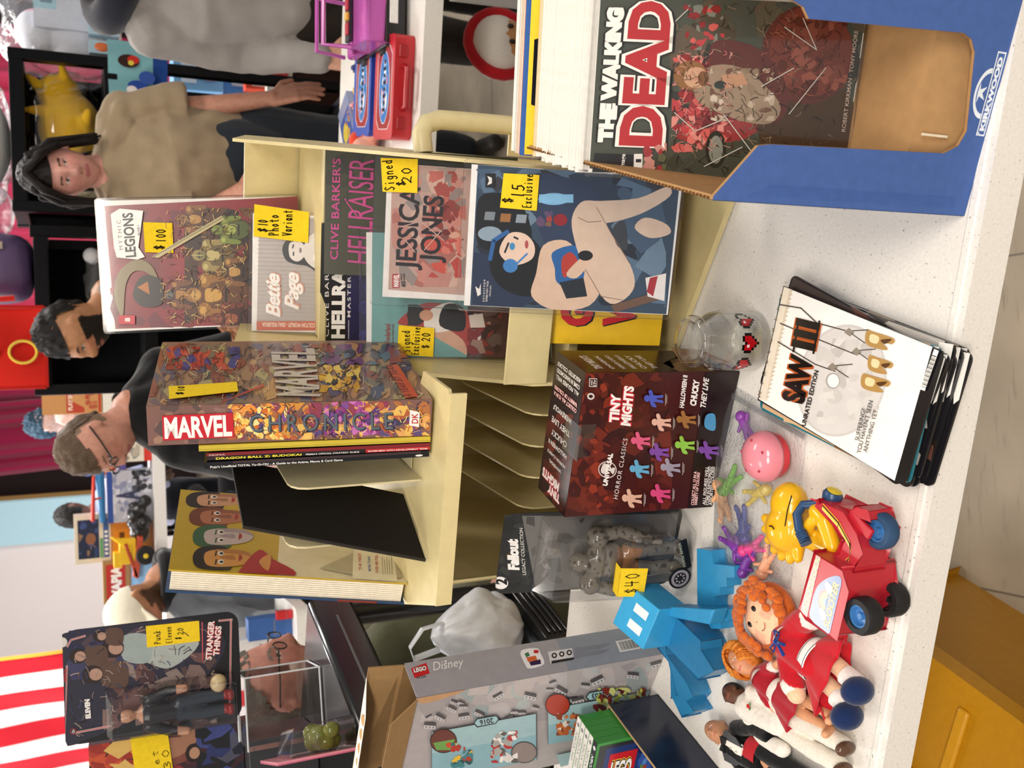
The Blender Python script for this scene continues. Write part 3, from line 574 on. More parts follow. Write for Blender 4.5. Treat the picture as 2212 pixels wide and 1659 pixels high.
def p_myth(a, c):
    a.bg('ece8e2'); a.poly([(252, 714), (228, 452), (643, 426), (660, 697)], '8c2a30')
    a.busy(240, 460, 420, 710, ['8a2a30', '972f35', '7a2228', '6e2430'], 40, 14, 40, 41); a.busy(400, 452, 640, 706, ['4a2c1c', '5c3820', '38221a', '6b4426', '2e1c16'], 110, 12, 34, 42)
    # plain generic armoured warriors in a crowd
    def warrior(x, y, k, c, c2, c3, hd):
        a.blob([(x + 12 * k, y - 26 * k), (x + 10 * k, y + 26 * k), (x + 34 * k, y + 30 * k), (x + 80 * k, y + 16 * k), (x + 84 * k, y - 16 * k), (x + 34 * k, y - 30 * k)], c)
        for g_ in (-1, 1): a.ell(x + 20 * k, y + g_ * 26 * k, 12 * k, 13 * k, c2); a.ell(x + 17 * k, y + g_ * 27 * k, 6 * k, 7 * k, c3); a.blob([(x + 28 * k, y + g_ * 24 * k), (x + 26 * k, y + g_ * 36 * k), (x + 60 * k, y + g_ * 38 * k), (x + 62 * k, y + g_ * 28 * k)], c2)
        a.blob([(x + 24 * k, y - 12 * k), (x + 20 * k, y), (x + 24 * k, y + 12 * k), (x + 48 * k, y + 8 * k), (x + 48 * k, y - 8 * k)], c3); a.ell(x, y, 15 * k, 13 * k, c2); a.ell(x + 4 * k, y, 9 * k, 9 * k, hd); a.line([(x + 2 * k, y - 6 * k), (x + 2 * k, y + 6 * k)], 2.2 * k, '16100c'); a.line([(x - 16 * k, y), (x + 10 * k, y)], 2 * k, c3)
        a.line([(x + 58 * k, y - 14 * k), (x + 58 * k, y + 14 * k)], 4 * k, '24160e')
    for v in ((395, 478, .8, '5c3820', '8a5a30', 'b98a4a', '8a5a3c'), (430, 555, .9, '6b5a34', 'a08c50', 'c8b878', '6f6a45'), (365, 640, .8, '4a2c22', '7a4a2c', 'b07c40', '4a6a70'), (470, 500, .8, '54602c', '7c8a3c', 'a8b058', '6a8038'), (420, 640, 1.2, '6b4122', '9c6a30', 'd0a050', 'c89a50'), (480, 590, .8, '42281a', '8a5c34', 'c09450', '7a6a34'), (470, 690, .9, '4e2018', '7a3828', 'a86040', '8a4a34')): warrior(*v)
    a.blob([(268, 690), (250, 640), (262, 590), (300, 565), (335, 585), (352, 640), (330, 600), (295, 590), (275, 620)], '8a7a52'); a.blob([(290, 640), (310, 600), (350, 610), (352, 660), (310, 665)], '2e2420'); a.poly([(300, 625), (322, 612), (326, 640)], 'b8702c')
    a.strokes(350, 455, 640, 705, ['2a1a12', 'd0a860', '1c120e', '9a6c38', 'e0c888', '5a3420'], 420, 9, 1.3, 46); a.poly([(330, 560), (480, 470), (486, 478), (345, 562)], 'b8aa7c'); a.line([(334, 560), (482, 474)], 1.5, '5c5238')
    a.poly([(250, 540), (243, 470), (262, 458), (312, 462), (302, 540), (316, 560), (300, 566), (256, 562)], 'eeeae4')
    a.text('MYTHIC', (270, 545), (264, 482), 9, '5a1e22', .0, sp=1.5); a.text('LEGIONS', (297, 560), (289, 466), 22, '16161a', .03); a.text('BOOK I', (306, 514), (304, 493), 5, '16161a', .02)
    a.rect(261, 685, 295, 704, 'c02c3c'); a.text('IIB', (284, 698), (284, 690), 10, 'f2e6e0', .05)
    note(a, [(312, 486), (374, 487), (377, 551), (316, 550)], [('$', (356, 547), (356, 532), 19), ('100', (360, 530), (360, 500), 20)], c)
comic('comic_book', 'tall bagged MYTHIC LEGIONS book of warriors topping the rack, noted $100', (.2037, 1.47, 1.198), (-14, -2, -1.5), .195, .29, [(235, 720), (215, 441), (643, 426), (661, 697)], p_myth, sleeve='film', grow=.005, cat='book')

def p_green(a, c):
    a.bg('33341f'); a.busy(697, 300, 810, 400, ['2a2b1a', '3c3d28', '23241a'], 14, 8, 30, 51)
    for k in range(16): a.ell(705 + k * 7.2, 470 - k * 9.5, 6, 4, '23231a'); a.ell(705 + k * 7.2, 470 - k * 9.5, 3, 2, '36372a')
    a.text("CLIVE BARKER'S", (724, 556), (730, 338), 17, 'b83a80', .02, sp=1.05); a.text('HELLRAISER', (798, 566), (802, 340), 56, 'b83a80', .0, .12, .95); a.line([(770, 468), (742, 430), (740, 425)], 3, 'b83a80')
comic('comic_book', "dark green CLIVE BARKER'S HELLRAISER comic with magenta lettering", (.229, 1.203, .957), (-18, -.8, -13.8), .172, .262, [(694, 587), (697, 312), (1113, 337), (1098, 604)], p_green, t=.007, bgc='20201a')
def p_black(a, c):
    a.bg('0e0e12'); a.rect(745, 500, 1090, 735, '23204a'); a.busy(770, 580, 800, 740, ['2c2860', '1b1838', '3a3680'], 20, 5, 16, 61)
    a.text('CLIVE BARKER', (706, 727), (706, 540), 9, 'e6e2de', .0, sp=1.2); a.text('HELLRAISER', (739, 731), (741, 505), 27, 'f0ece6', .05); a.text('MASTERPIECES', (753, 685), (754, 520), 7, 'e6e2de', .01, sp=1.3); a.line([(749, 732), (749, 692)], 1, 'e6e2de'); a.rect(686, 744, 730, 748, 'b0442c')
comic('comic_book', "black HELLRAISER MASTERPIECES comic half hidden behind the dark green one", (.126, 1.252, .957), (-18, -2.5, -23), .18, .26, [(685, 747), (690, 482), (1094, 511), (1069, 768)], p_black, t=.006, bgc='121216')
def p_vg(a, c):
    a.bg('e9bd25')
    for t, x, w_ in (('G', 1299, 50), ('I', 1299, 16), ('V', 1402, 50), ('I', 1402, 16)):
        y = 729 if w_ == 50 else 672; a.text(t, (x + 4, y + 2), (x + 6, y + 2 - w_), 70, '171312', .07); a.text(t, (x, y), (x + 2, y - w_), 70, 'c5202c', .06)
comic('comic_book', 'yellow comic with big red letters G and V behind the gaming comic', (.128, 1.072, .795), (-9, 0, -15), .17, .168, [(1190, 765), (1196, 480), (1500, 490), (1470, 765)], p_vg, t=.004, bgc='e9bd25')

# ---------------------------------------------------------------- blue corrugated box full of comics
CB, BL = 'a98358', '46629f'
bx = thing('cardboard_box', 'blue corrugated magazine box filled with bagged comics', 'box', (.148, .645, .7405), (0, 0, -20.6))
W, D = .2, .36
ol = [(0, 0), (W, 0), (W, .265), (.163, .262), (.158, .244), (.150, .236), (.160, .062), (.156, .05), (.146, .042), (.078, .026), (.064, .032), (.056, .048), (.049, .25), (.047, .262), (.003, .298), (0, .298)]
m = MB(); m.prism(ol, .0005, .004, CB, ax='y'); m.build('front_wall', 'card', bx)
m = MB(); m.prism(ol, 0, .0008, BL, ax='y'); a = Art(m, (0, -.0002, 0), (1, 0, 0), (0, 0, 1), W, .3, [(1540, 462), (1665, -30), (2212, 0), (2085, 467)])
LOGO = 'dfe6ef'
for y in range(60, 300, 34): a.line([(1600 + y * .2, 455 - y * .1), (2060, 458 - y * .1)], 1.2, '4666aa')
lg = Art(m, (.075, -.0004, .003), (1, 0, 0), (0, 0, 1), .075, .028); lg.step = .00004
lg.rect(.0, .0, 1, .40, LOGO); lg.rect(.02, .05, .98, .35, BL); lg.text('KIRKWOOD', (.06, .10), (.94, .10), .20, LOGO, .06); lg.ell(.5, .42, .30, .56, LOGO, 24, 0, 180); lg.ell(.5, .42, .24, .46, BL, 24, 0, 180); lg.poly([(.42, .46), (.5, .62), (.58, .46), (.54, .74), (.62, .80), (.5, .84), (.38, .80), (.46, .74)], LOGO)
for x, z in ((.05, .20), (.056, .13), (.075, .012)): lg.ell((x - .075) / .075, (z - .003) / .028, .05, .06, 'c9d3e4', 7)
m.build('printed_front', 'card', bx)
m = MB()
for x in (0, W - .004): m.prism([(.004, 0), (D, 0), (D, .322), (.004, .298)], x, x + .004, CB, ax='x')
m.box((W / 2, D - .002, .14), (W - .008, .004, .28), CB); m.box((W / 2, D / 2, .003), (W - .008, D - .008, .006), CB); m.build('walls', 'card', bx)
m = MB(); a = Art(m, (-.0004, D, 0), (0, -1, 0), (0, 0, 1), D, .3); a.poly([(0, 0), (1, 0), (1, .992), (0, 1.0)], BL); m.build('printed_side', 'card', bx)
m = MB()                                                     # zigzag fluting along the open top edge of the left wall
for k in range(72):
    y = .006 + k * .0049; z = .2985 + y * .0667
    m.box((.0012, y, z + .0004), (.0011, .0020, .0022), '6e4a26', (0, 0, 38 if k % 2 else -38))
m.box((.0002, .18, .3095), (.0006, .354, .002), 'caa36b', (R(0), 0, 0)) if False else None
m.build('fluted_edge', 'card', bx)
m = MB(); m.prism([(.012, .006), (D - .01, .006), (D - .01, .05), (.10, .073), (.02, .073)], .008, W - .008, 'b08a5e', ax='x')
a = Art(m, (.008, .0119, .006), (1, 0, 0), (0, 0, 1), W - .016, .067); a.line([(.34, .95), (.34, .45)], .012, 'e6d9c2'); a.step = .0001
m.build('insert_block', 'card', bx)
# the bagged comics behind the first one, leaning back like it
E0 = Euler([R(x) for x in (-23.2, -3.2, -17.6)]); nrm = E0.to_matrix() @ V((0, 1, 0)); up = E0.to_matrix() @ V((0, 0, 1)); rt = E0.to_matrix() @ V((1, 0, 0)); B0 = V((.273, .705, .8165)); nrm = V((.3518, .9361, 0)) / math.cos(R(23.2)); B0 = B0 + rt * .003
def bagged(label, k, col, edge=None, h=.268, dz=0.0, top=None):
    c = thing('comic_book', label, 'comic book', B0 + nrm * k - up * .001 + up * dz + rt * random.Random(k).uniform(-.0015, .0015), (-23.2, -3.2, -17.6), 'bagged comics packed in the blue box')
    m = MB(); m.box((0, .0016, h / 2), (.174, .0033, h), col)
    if edge: m.box((0, -.0001, h / 2), (.168, .0005, h - .008), edge)
    if top: top(m, h)
    m.build('cover', 'paper', c)
    m = MB(); m.box((0, .0016, h / 2 - .002), (.177, .0036, h - .001), 'ffffff'); m.build('bag', 'film', c); return c
first = bagged('white-edged bagged comic in the tight white row of the blue box', .0062, 'dedad2', 'd8d4cc')
for i in range(1, 25):
    c = dup(first, B0 + nrm * (.0062 + i * .0036) + rt * random.Random(i).uniform(-.003, .003) + up * random.Random(i + 50).uniform(-.0012, .0012), (-23.2, -3.2, -17.6))
n0 = .0062 + 25 * .0036
bagged('cream backing board behind the white comics in the blue box', n0 + .002, 'd9c8a4', h=.270); bagged('second cream board, just in front of the yellow comic in the blue box', n0 + .006, 'd2c09b', h=.269)
def ytop(m, h):
    a = Art(m, (-.084, -.0006, h - .06), (1, 0, 0), (0, 0, 1), .168, .06); a.rect(0, 0, 1, 1, 'e4c63a'); a.poly([(.22, .2), (.3, .92), (.7, .92), (.78, .2)], '14141c'); a.text('SINISTER', (.28, .55), (.72, .55), .28, 'e7cf4a', .04); a.text('E', (.84, .6), (.88, .6), .2, '222222', .02)
bagged('yellow and black topped comic standing in the blue box', n0 + .013, 'e3c43c', 'e4c63a', h=.275, top=ytop)
for i, (cl, nm) in enumerate((('3a62a8', 'blue-edged'), ('e0803a', 'orange-edged'), ('efe9dd', 'ivory-edged'), ('c9b7a5', 'tan-edged'), ('f2f0ea', 'white-edged'), ('9a9aa2', 'grey-edged'), ('ece6da', 'pale-edged'))):
    bagged(nm + ' comic at the back of the blue box behind the yellow one', n0 + .0185 + i * .0035, cl, cl, h=.278 - .001 * (i % 3))

# ---------------------------------------------------------------- books on the left bay of the rack
def book(name, label, loc, rot, t, d, h, spine, cover=None, cat='book', pages=True, kind='print', sp='8a2a2a', back=None, lift=None):
    """standing book, spine towards us (local x = thickness, y = depth)"""
    b = thing(name, label, cat, loc, rot); m = MB()
    ct = .002 if t > .02 else .0006
    m.box((ct / 2, d / 2, h / 2), (ct, d, h), back or sp); m.box((t - ct / 2, d / 2, h / 2), (ct, d, h), sp); m.box((t / 2, ct / 2, h / 2), (t, ct, h), sp)
    if cover: cover(Art(m, (t + .0001, 0, 0), (0, 1, 0), (0, 0, 1), d, h), b, m)
    spine(Art(m, (0, -.0001, 0), (1, 0, 0), (0, 0, 1), t, h), b, m); m.build('cover', kind, b)
    m = MB(); m.box((t / 2, d / 2, h / 2), (t - 2 * ct, d - .006 if t > .02 else d - .001, h - .006 if t > .02 else h - .001), 'e9e2d2'); m.build('pages', 'paper', b); return b

def sp_chron(a, b, m):
    q = [(321, 963), (317, 878), (935, 862), (931, 941)]; a.H = a.homog(q); a.bg('7c5a52')
    a.busy(322, 872, 500, 958, ['8a6a60', '6e5048', '9b7a66', '5d4a48'], 30, 8, 22, 71); a.busy(490, 866, 930, 950, ['c98a3c', 'e0b45c', '8a3c52', '5a4a78', 'a86a3c', '3d3a50', 'd9a05c', '7a4a90', 'b05a3a'], 150, 6, 22, 72); a.busy(500, 870, 620, 950, ['f0c860', 'e8923a', 'f5dc90', 'c9662c'], 60, 5, 16, 73); a.busy(700, 866, 820, 940, ['a04a90', 'c070b0', '5b3c70', '8a3c7c'], 40, 6, 16, 74)
    a.strokes(510, 868, 925, 948, ['f0d890', 'b85a24', '2a1a14', '6a2c6c', 'e8b04c'], 240, 10, 1.4, 80); a.poly([(353, 951), (351, 897), (503, 891), (507, 943)], 'c21f2e'); a.text('MARVEL', (0, 0), (1, 1), 1, 'ffffff') if False else None
    # the name runs down the spine: its letters read from top to bottom
    a.text('MARVEL', (357, 945), (502, 939), 44, 'f6f2ee', .035); a.text('CHRONICLE', (542, 934), (851, 928), 38, '2a3038', .0, sp=1.35); a.text('CHRONICLE', (540, 932), (849, 926), 38, '59656f', .0, sp=1.35)
    a.poly([(884, 918), (886, 884), (907, 890), (905, 922)], 'eae6e2'); a.text('DK', (903, 914), (903, 892), 14, 'b32a30', .02)
def cv_chron(a, b, m):
    a.H = a.homog([(317, 878), (352, 739), (857, 735), (935, 862)]); a.bg('8a6a5a')
    a.busy(320, 742, 920, 875, ['9c7a5c', 'b4885c', '6c5a64', '8a4a3c', '54506a', 'a89a6c', '7c6a5a', '4e4a4a'], 180, 8, 26, 75)
    a.busy(360, 750, 520, 800, ['b03028', '8e2422', '3a3f86', 'c04a3c'], 40, 6, 18, 76); a.busy(690, 790, 780, 850, ['e0b03a', 'c8962c', '2c2c34', 'e8c860'], 40, 5, 15, 77); a.busy(560, 745, 900, 790, ['4a4a5c', '6c3f70', '8a3a3a', '5c6c7c'], 60, 5, 18, 78)
    a.strokes(325, 745, 915, 872, ['1c1814', '3a2a24', 'd8c09a', '6a2420', '2a3050'], 340, 11, 1.5, 79); a.line([(480, 890), (570, 836)], 5, 'b8302c'); a.text('MARVEL', (665, 862) if False else (690, 860), (640, 752) if False else (676, 756), 92, 'bdb4aa', .03, up=(-1, -.02)); a.poly([(880, 868), (905, 860), (860, 790), (835, 792)], 'c8502c'); a.text('A YEAR BY YEAR', (893, 862), (848, 792), 16, '6a2016', .02, up=(-1, -.1))
    note(a, [(366, 842), (513, 832), (516, 852), (367, 869)], [('$', (397, 862), (397, 853), 14), ('10', (400, 853), (400, 842), 14)], b)
book('book', 'thick MARVEL CHRONICLE hardback in a colourful slipcase at the right of the shelf', (-.057, 1.048, 1.1485), (-8.7, -2.2, -18.1), .045, .26, .31, sp_chron, cv_chron)
def sp_y(a, b, m): a.bg('c9b23a'); a.rect(.2, 0, .3, 1, '9a8726')
book('magazine', 'thin yellow-spined magazine next to the MARVEL CHRONICLE hardback', (-.0645, 1.0500, 1.1485), (-8.7, -2.4, -18.1), .0068, .21, .258, sp_y, cat='magazine', sp='c9b23a')
def sp_db(a, b, m):
    a.bg('1a1214'); a.H = a.homog([(0, 100), (0, 0), (500, 0), (500, 100)]); a.rect(0, 0, 500, 45, '7c1f24'); a.rect(0, 45, 40, 100, '2a1a1e'); a.text('DRAGON BALL Z: BUDOKAI', (22, 92) if False else (20, 95), (205, 95), 30, 'e8d83a', .03, up=(0, -1)); a.text("PRIMA'S OFFICIAL STRATEGY GUIDE", (215, 95), (335, 95), 24, 'e8e4e0', .01, up=(0, -1)); a.rect(350, 50, 500, 100, 'b3252c'); a.text('INTERVIEW WITH DEVELOPMENT TEAM', (356, 92), (494, 92), 22, 'f2ece8', .01, up=(0, -1)); a.text('PRIMA', (6, 40), (40, 40), 22, 'd8cfc8', .0, up=(0, -1))
book('book', 'strategy guide with DRAGON BALL Z BUDOKAI on its black and red spine', (-.0738, 1.0530, 1.1485), (-8.7, -2.7, -18.1), .0085, .21, .25, sp_db, sp='1a1214')
def sp_yg(a, b, m):
    a.bg('111014'); a.H = a.homog([(0, 100), (0, 0), (500, 0), (500, 100)]); a.rect(60, 0, 480, 40, '3a2a2c'); a.text("Pojo's Unofficial TOTAL Yu-Gi-Oh! - A Guide to the Anime, Manga & Card Game", (12, 90), (300, 90), 32, 'eeeae6', .02, up=(0, -1)); a.ell(476, 72, 9, 16, 'e8e4e0', 10)
book('book', 'black-spined TOTAL Yu-Gi-Oh guide at the left end of the thin books', (-.0822, 1.0557, 1.1485), (-8.7, -3.0, -18.1), .0078, .21, .252, sp_yg, sp='111014')
# the black board
bb = thing('black_board', 'plain black hardcover board leaning on the shelf left of the thin books', 'board', (0, 0, 0))
e = V((.68, .73, 0)).normalized(); u0 = V((.057, .022, .209)); p0 = V((-.207, 1.082, 1.1475)); n_ = e.cross(u0).normalized()
m = MB(); m.hexa([p0, p0 + e * .105, p0 + e * .105 - n_ * .004, p0 - n_ * .004] + [p + u0 for p in (p0, p0 + e * .105, p0 + e * .105 - n_ * .004, p0 - n_ * .004)], '14100e'); m.build('panel', 'matte', bb, bev=.001)
m = MB(); m.tube([p0 - n_ * .002, p0 - n_ * .002 + u0], .0023, '2a2622', 8); m.build('worn_edge', 'matte', bb)
# the cartoon-faces book: cover towards us on the right, page edges at the front
def sp_none(a, b, m): pass
cb = thing('book', 'large yellow-covered comics history book with painted faces at the left end of the shelf', 'book', (-.279, 1.172, 1.1485), (-9.3, 6.2, -18.8))
m = MB(); m.box((.029, .12, .145), (.002, .24, .29), 'b99a2a')
a = Art(m, (.0301, 0, 0), (0, 1, 0), (0, 0, 1), .24, .29, [(365, 1230), (391, 1057), (826, 1093), (881, 1260)]); a.bg('b89b2c'); a.poly([(600, 1260), (610, 1070), (826, 1093), (881, 1260)], 'd8cfae')
# plain generic painted portraits in a row
for x, y, hr, sk, sh, r in ((455, 1080, '1c1416', 'c09070', '9a6c50', 26), (462, 1117, '6a3420', 'a86a4c', '84503a', 30), (470, 1160, '2e5a3c', 'b9aaa6', '97888a', 35), (470, 1207, '15121c', 'c98c48', 'a86e34', 37)):
    a.blob([(x - 52, y - r * .2), (x - 44, y + r * .55), (x + 10, y + r * .72), (x + 30, y + r * .55), (x + 20, y - r * .6), (x - 30, y - r * .66)], hr); a.blob([(x - 26, y - r * .3), (x - 22, y + r * .42), (x + 20, y + r * .52), (x + 62, y + r * .36), (x + 78, y), (x + 60, y - r * .40), (x + 10, y - r * .50)], sk)
    a.blob([(x + 10, y - r * .50), (x + 60, y - r * .40), (x + 78, y), (x + 56, y - r * .2), (x + 10, y - r * .3)], sh); a.blob([(x + 4, y - r * .05), (x + 34, y - r * .16), (x + 38, y + r * .12), (x + 20, y + r * .08)], sh)
    for e in (-.26, .24): a.ell(x + 8, y + r * e, 7, r * .13, 'e6ded6', 12); a.ell(x + 9, y + r * e, 4.5, r * .07, '17120f', 10); a.line([(x - 2, y + r * (e - .13)), (x - 4, y + r * (e + .13))], 3, hr)
    a.blob([(x + 48, y - r * .2), (x + 46, y + r * .2), (x + 54, y)], '9c2c2c')
a.blob([(520, 1232), (560, 1190), (590, 1210), (640, 1240), (600, 1262), (520, 1248)], 'a3202c'); a.blob([(560, 1215), (585, 1200), (580, 1235)], 'c98c48'); a.poly([(690, 1230), (800, 1180), (850, 1195), (870, 1250), (820, 1255)], 'b0a78c'); a.poly([(762, 1252), (764, 1180), (850, 1190), (860, 1262)], 'e6dfc8')
a.text('THE FIRST', (782, 1234), (780, 1196), 6, 'b0302c', .03); a.text('MORE THAN', (802, 1236), (800, 1204), 6, '2c5ca0', .03); a.text('OVER 400 FULL', (818, 1240), (816, 1200), 6, 'b0302c', .03)
for k in range(5): a.line([(828 + k * 5, 1243), (826 + k * 5, 1206 + 5 * (k % 2))], 1.2, '8a8478')
m.build('front_cover', 'print', cb); m = MB(); m.box((.001, .122, .145), (.002, .246, .292), '23426e'); m.box((.001, -.0015, .20), (.0021, .001, .09), '23426e'); m.box((.0011, -.0012, .06), (.0022, .0014, .05), '7c2a20'); m.build('back_cover', 'print', cb)
m = MB(); m.box((.015, .118, .145), (.0255, .23, .283), 'ece4d2')
for k in range(9): m.box((.004 + k * .0028, .0026, .145), (.0003, .0006, .282), 'c4b8a0')
m.build('pages', 'paper', cb)

# ---------------------------------------------------------------- things on the white table
# dark red toy carton
tc = thing('toy_box', 'dark red TINY MIGHTS toy carton standing at the foot of the rack', 'box', (-.176, 1.06, .7415), (-3, 0, -20.5))
W, Dp, Hh = .195, .087, .222; m = MB()
m.box((W / 2, .0005, Hh / 2), (W, .001, Hh), '34100f'); m.box((W / 2, Dp - .0005, Hh / 2), (W, .001, Hh), '34100f'); m.box((.0005, Dp / 2, Hh / 2), (.001, Dp, Hh), '2a0e10'); m.box((W / 2, Dp / 2, Hh - .0005), (W, Dp, .001), '2a0e10'); m.box((W / 2, Dp / 2, .0005), (W, Dp, .001), '2a0e10')
m.prism([(0, .09), (.035, .095), (.06, .06), (.087, .05), (.087, Hh), (0, Hh)], W - .001, W, '221016', ax='x')
GR = ['4a1714', '3a0f10', '5a1e16', '2c0b0d', '44140f', '6a2418']
a = Art(m, (0, -.0002, 0), (1, 0, 0), (0, 0, 1), W, Hh, [(1211, 1131), (1250, 810), (1608, 795), (1536, 1089)]); a.bg('3c1111'); a.busy(1215, 800, 1450, 1128, GR, 150, 8, 40, 81); a.busy(1225, 812, 1320, 1120, ['7a281a', '8a3220', '561a14'], 34, 4, 18, 82); a.poly([(1480, 1108), (1530, 800), (1608, 795), (1536, 1089)], '1c0a0c')
for dx, cl, bo in ((0, 'c8283a', .13), (0, 'f4efec', .05)): a.text('TINY', (1328, 922), (1332, 857), 21, cl, bo); a.text('MIGHTS', (1355, 928), (1363, 838), 21, cl, bo)
a.text('UNIVERSAL', (1303, 1060), (1315, 990), 9, 'ece8e4', .02); a.ell(1305, 1025, 21, 18, 'd8d2ce', 24); a.ell(1305, 1025, 19, 16, '3a1413', 24); a.blob([(1290, 1030), (1296, 1012), (1308, 1018), (1302, 1034)], 'd8d2ce'); a.blob([(1310, 1024), (1322, 1020), (1318, 1034)], 'd8d2ce'); a.text('UNIVERSAL', (1305, 1060), (1317, 990), 10, 'f2eeea', .04)
a.text('HORROR CLASSICS', (1329, 1086), (1350, 956), 10, 'e6dedc', .0, sp=1.2); a.rect(1257, 822, 1276, 842, 'c9c0bc'); a.rect(1259, 824, 1275, 840, '2a0d0d'); a.text('AGE', (1265, 838), (1265, 827), 4, 'e6dedc', .02); a.text('17+', (1274, 839), (1274, 826), 7, 'e6dedc', .03); a.ell(1262, 864, 9, 8, 'd0c8c4', 14); a.ell(1262, 864, 5, 4, '2a0d0d', 10)
a.text('HALLOWEEN II', (1478, 882), (1488, 808), 10, 'f2eeea', .04); a.text('CHUCKY', (1505, 877), (1515, 818), 13, 'f2eeea', .06); a.text('THEY LIVE', (1527, 880), (1537, 812), 12, 'f2eeea', .03, .2)
a.text('COLLECT ALL 12 IN A', (1496, 1088), (1504, 1018), 6, 'c8283a', .05); a.text('VARIETY OF COLORS!', (1503, 1088), (1511, 1020), 6, 'c8283a', .05); a.text('COLLECT ALL 12 IN A', (1496, 1088), (1504, 1018), 6, 'f4efec', .01); a.text('VARIETY OF COLORS!', (1503, 1088), (1511, 1020), 6, 'f4efec', .01)
for i, t in enumerate(('ALL FIGURES WILL', 'COME IN RANDOMIZED', 'ASSORTED COLORS!')): a.text(t, (1521 + i * 7, 1086), (1530 + i * 7, 1006), 6.5, 'f0ece8', .02)
def tinyman(x, y, c, s=1.0):                                  # plain generic mini figure picture
    a.ell(x, y, 8 * s, 9 * s, c, 14); a.blob([(x + 7 * s, y - 8 * s), (x + 7 * s, y + 8 * s), (x + 24 * s, y + 8 * s), (x + 24 * s, y - 8 * s)], c); a.blob([(x + 8 * s, y + 6 * s), (x + 12 * s, y + 20 * s), (x + 24 * s, y + 22 * s), (x + 22 * s, y + 14 * s)], c); a.blob([(x + 8 * s, y - 6 * s), (x + 4 * s, y - 20 * s), (x + 12 * s, y - 22 * s), (x + 16 * s, y - 10 * s)], c)
    a.poly([(x + 22 * s, y - 8 * s), (x + 22 * s, y - 1 * s), (x + 42 * s, y - 3 * s), (x + 44 * s, y - 11 * s)], c); a.poly([(x + 22 * s, y + 1 * s), (x + 22 * s, y + 8 * s), (x + 44 * s, y + 11 * s), (x + 42 * s, y + 3 * s)], c)
    a.line([(x + 49 * s, y + 16 * s), (x + 50 * s, y - 14 * s)], 1.2, 'b8b0ac'); a.line([(x + 52 * s, y + 10 * s), (x + 53 * s, y - 10 * s)], 1.2, 'b8b0ac')
for x, y, c in ((1345, 1082, 'd9ae98'), (1408, 1068, 'd0477c'), (1361, 1019, '5fa6cc'), (1430, 1012, '9a93a6'), (1363, 958, 'd65a80'), (1405, 980, '7a46a0'), (1410, 915, 'dcae9c'), (1462, 962, '8cc24a'), (1466, 906, '9a6a38'), (1392, 862, '4658b8'), (1514, 970, '7a46a0')): tinyman(x, y, c, .86)
a.blob([(1522, 920), (1526, 894), (1545, 892), (1544, 926)], '4a90c0')
a2 = Art(m, (0, 0, Hh + .0001), (1, 0, 0), (0, 1, 0), W, Dp, [(1150, 1068), (1187, 762), (1250, 810), (1211, 1131)]); a2.bg('220c0e'); a2.busy(1160, 900, 1225, 1120, GR, 70, 6, 22, 83); a2.H = None
for bo, cl in ((.12, 'c8283a'), (.05, 'f4efec')): a2.text('TINY', (.10, .22), (.10, .66), .055, cl, bo, up=(-1, 0)); a2.text('MIGHTS', (.175, .30), (.175, .92), .06, cl, bo, up=(-1, 0))
for t, u, h, v0, v1 in (('UNIVERSAL', .27, .022, .3, .75), ('HORROR CLASSICS', .325, .02, .2, .85), ('HALLOWEEN II', .40, .03, .2, .85), ('CHUCKY', .48, .04, .25, .8), ('THEY LIVE', .565, .04, .2, .85), ('WEREWOLF', .65, .035, .2, .85), ('COLLECT ALL 12 IN A', .735, .025, .1, .9), ('VARIETY OF COLORS!', .775, .025, .1, .9), ('ALL FIGURES WILL', .85, .028, .1, .9), ('COME IN RANDOMIZED', .895, .028, .1, .9), ('ASSORTED COLORS!', .94, .028, .1, .9)):
    if .7 < u < .8: a2.text(t, (u, v0), (u, v1), h, 'c8283a', .07, up=(-1, 0))
    a2.text(t, (u, v0), (u, v1), h, 'f0ece8', .02, up=(-1, 0))
a3 = Art(m, (W + .0001, 0, 0), (0, 1, 0), (0, 0, 1), Dp, Hh); a3.poly([(0, .5), (1, .36), (1, 1), (0, 1)], '221018')
for k, (t, h) in enumerate((('TINY MIGHTS', .05), ('UNIVERSAL', .025), ('HORROR CLASSICS', .025), ('HALLOWEEN II', .03), ('CHUCKY', .035), ('THEY LIVE', .035))): a3.text(t, (.15, .86 - k * .07), (.75, .86 - k * .07), h, 'e2dad6', .03)
m.build('printed_shell', 'print', tc)
m = MB(); m.prism([(.002, .0), (.087, .0), (.087, .055), (.05, .065), (.03, .10), (.0, .092)], W - .012, W - .011, '9a7a55', ax='x'); m.prism([(.0, .02), (.05, .03), (.06, .07), (.0, .09)], W + .012, W + .013, '9a7a55', ax='x'); m.build('torn_flap', 'card', tc)
m = MB(); m.box((.105, .010, Hh + .0008), (.045, .045, .0004), 'ffffff'); m.box((.105, -.0008, Hh - .012), (.045, .0004, .025), 'ffffff'); m.build('clear_tape', 'film', tc)

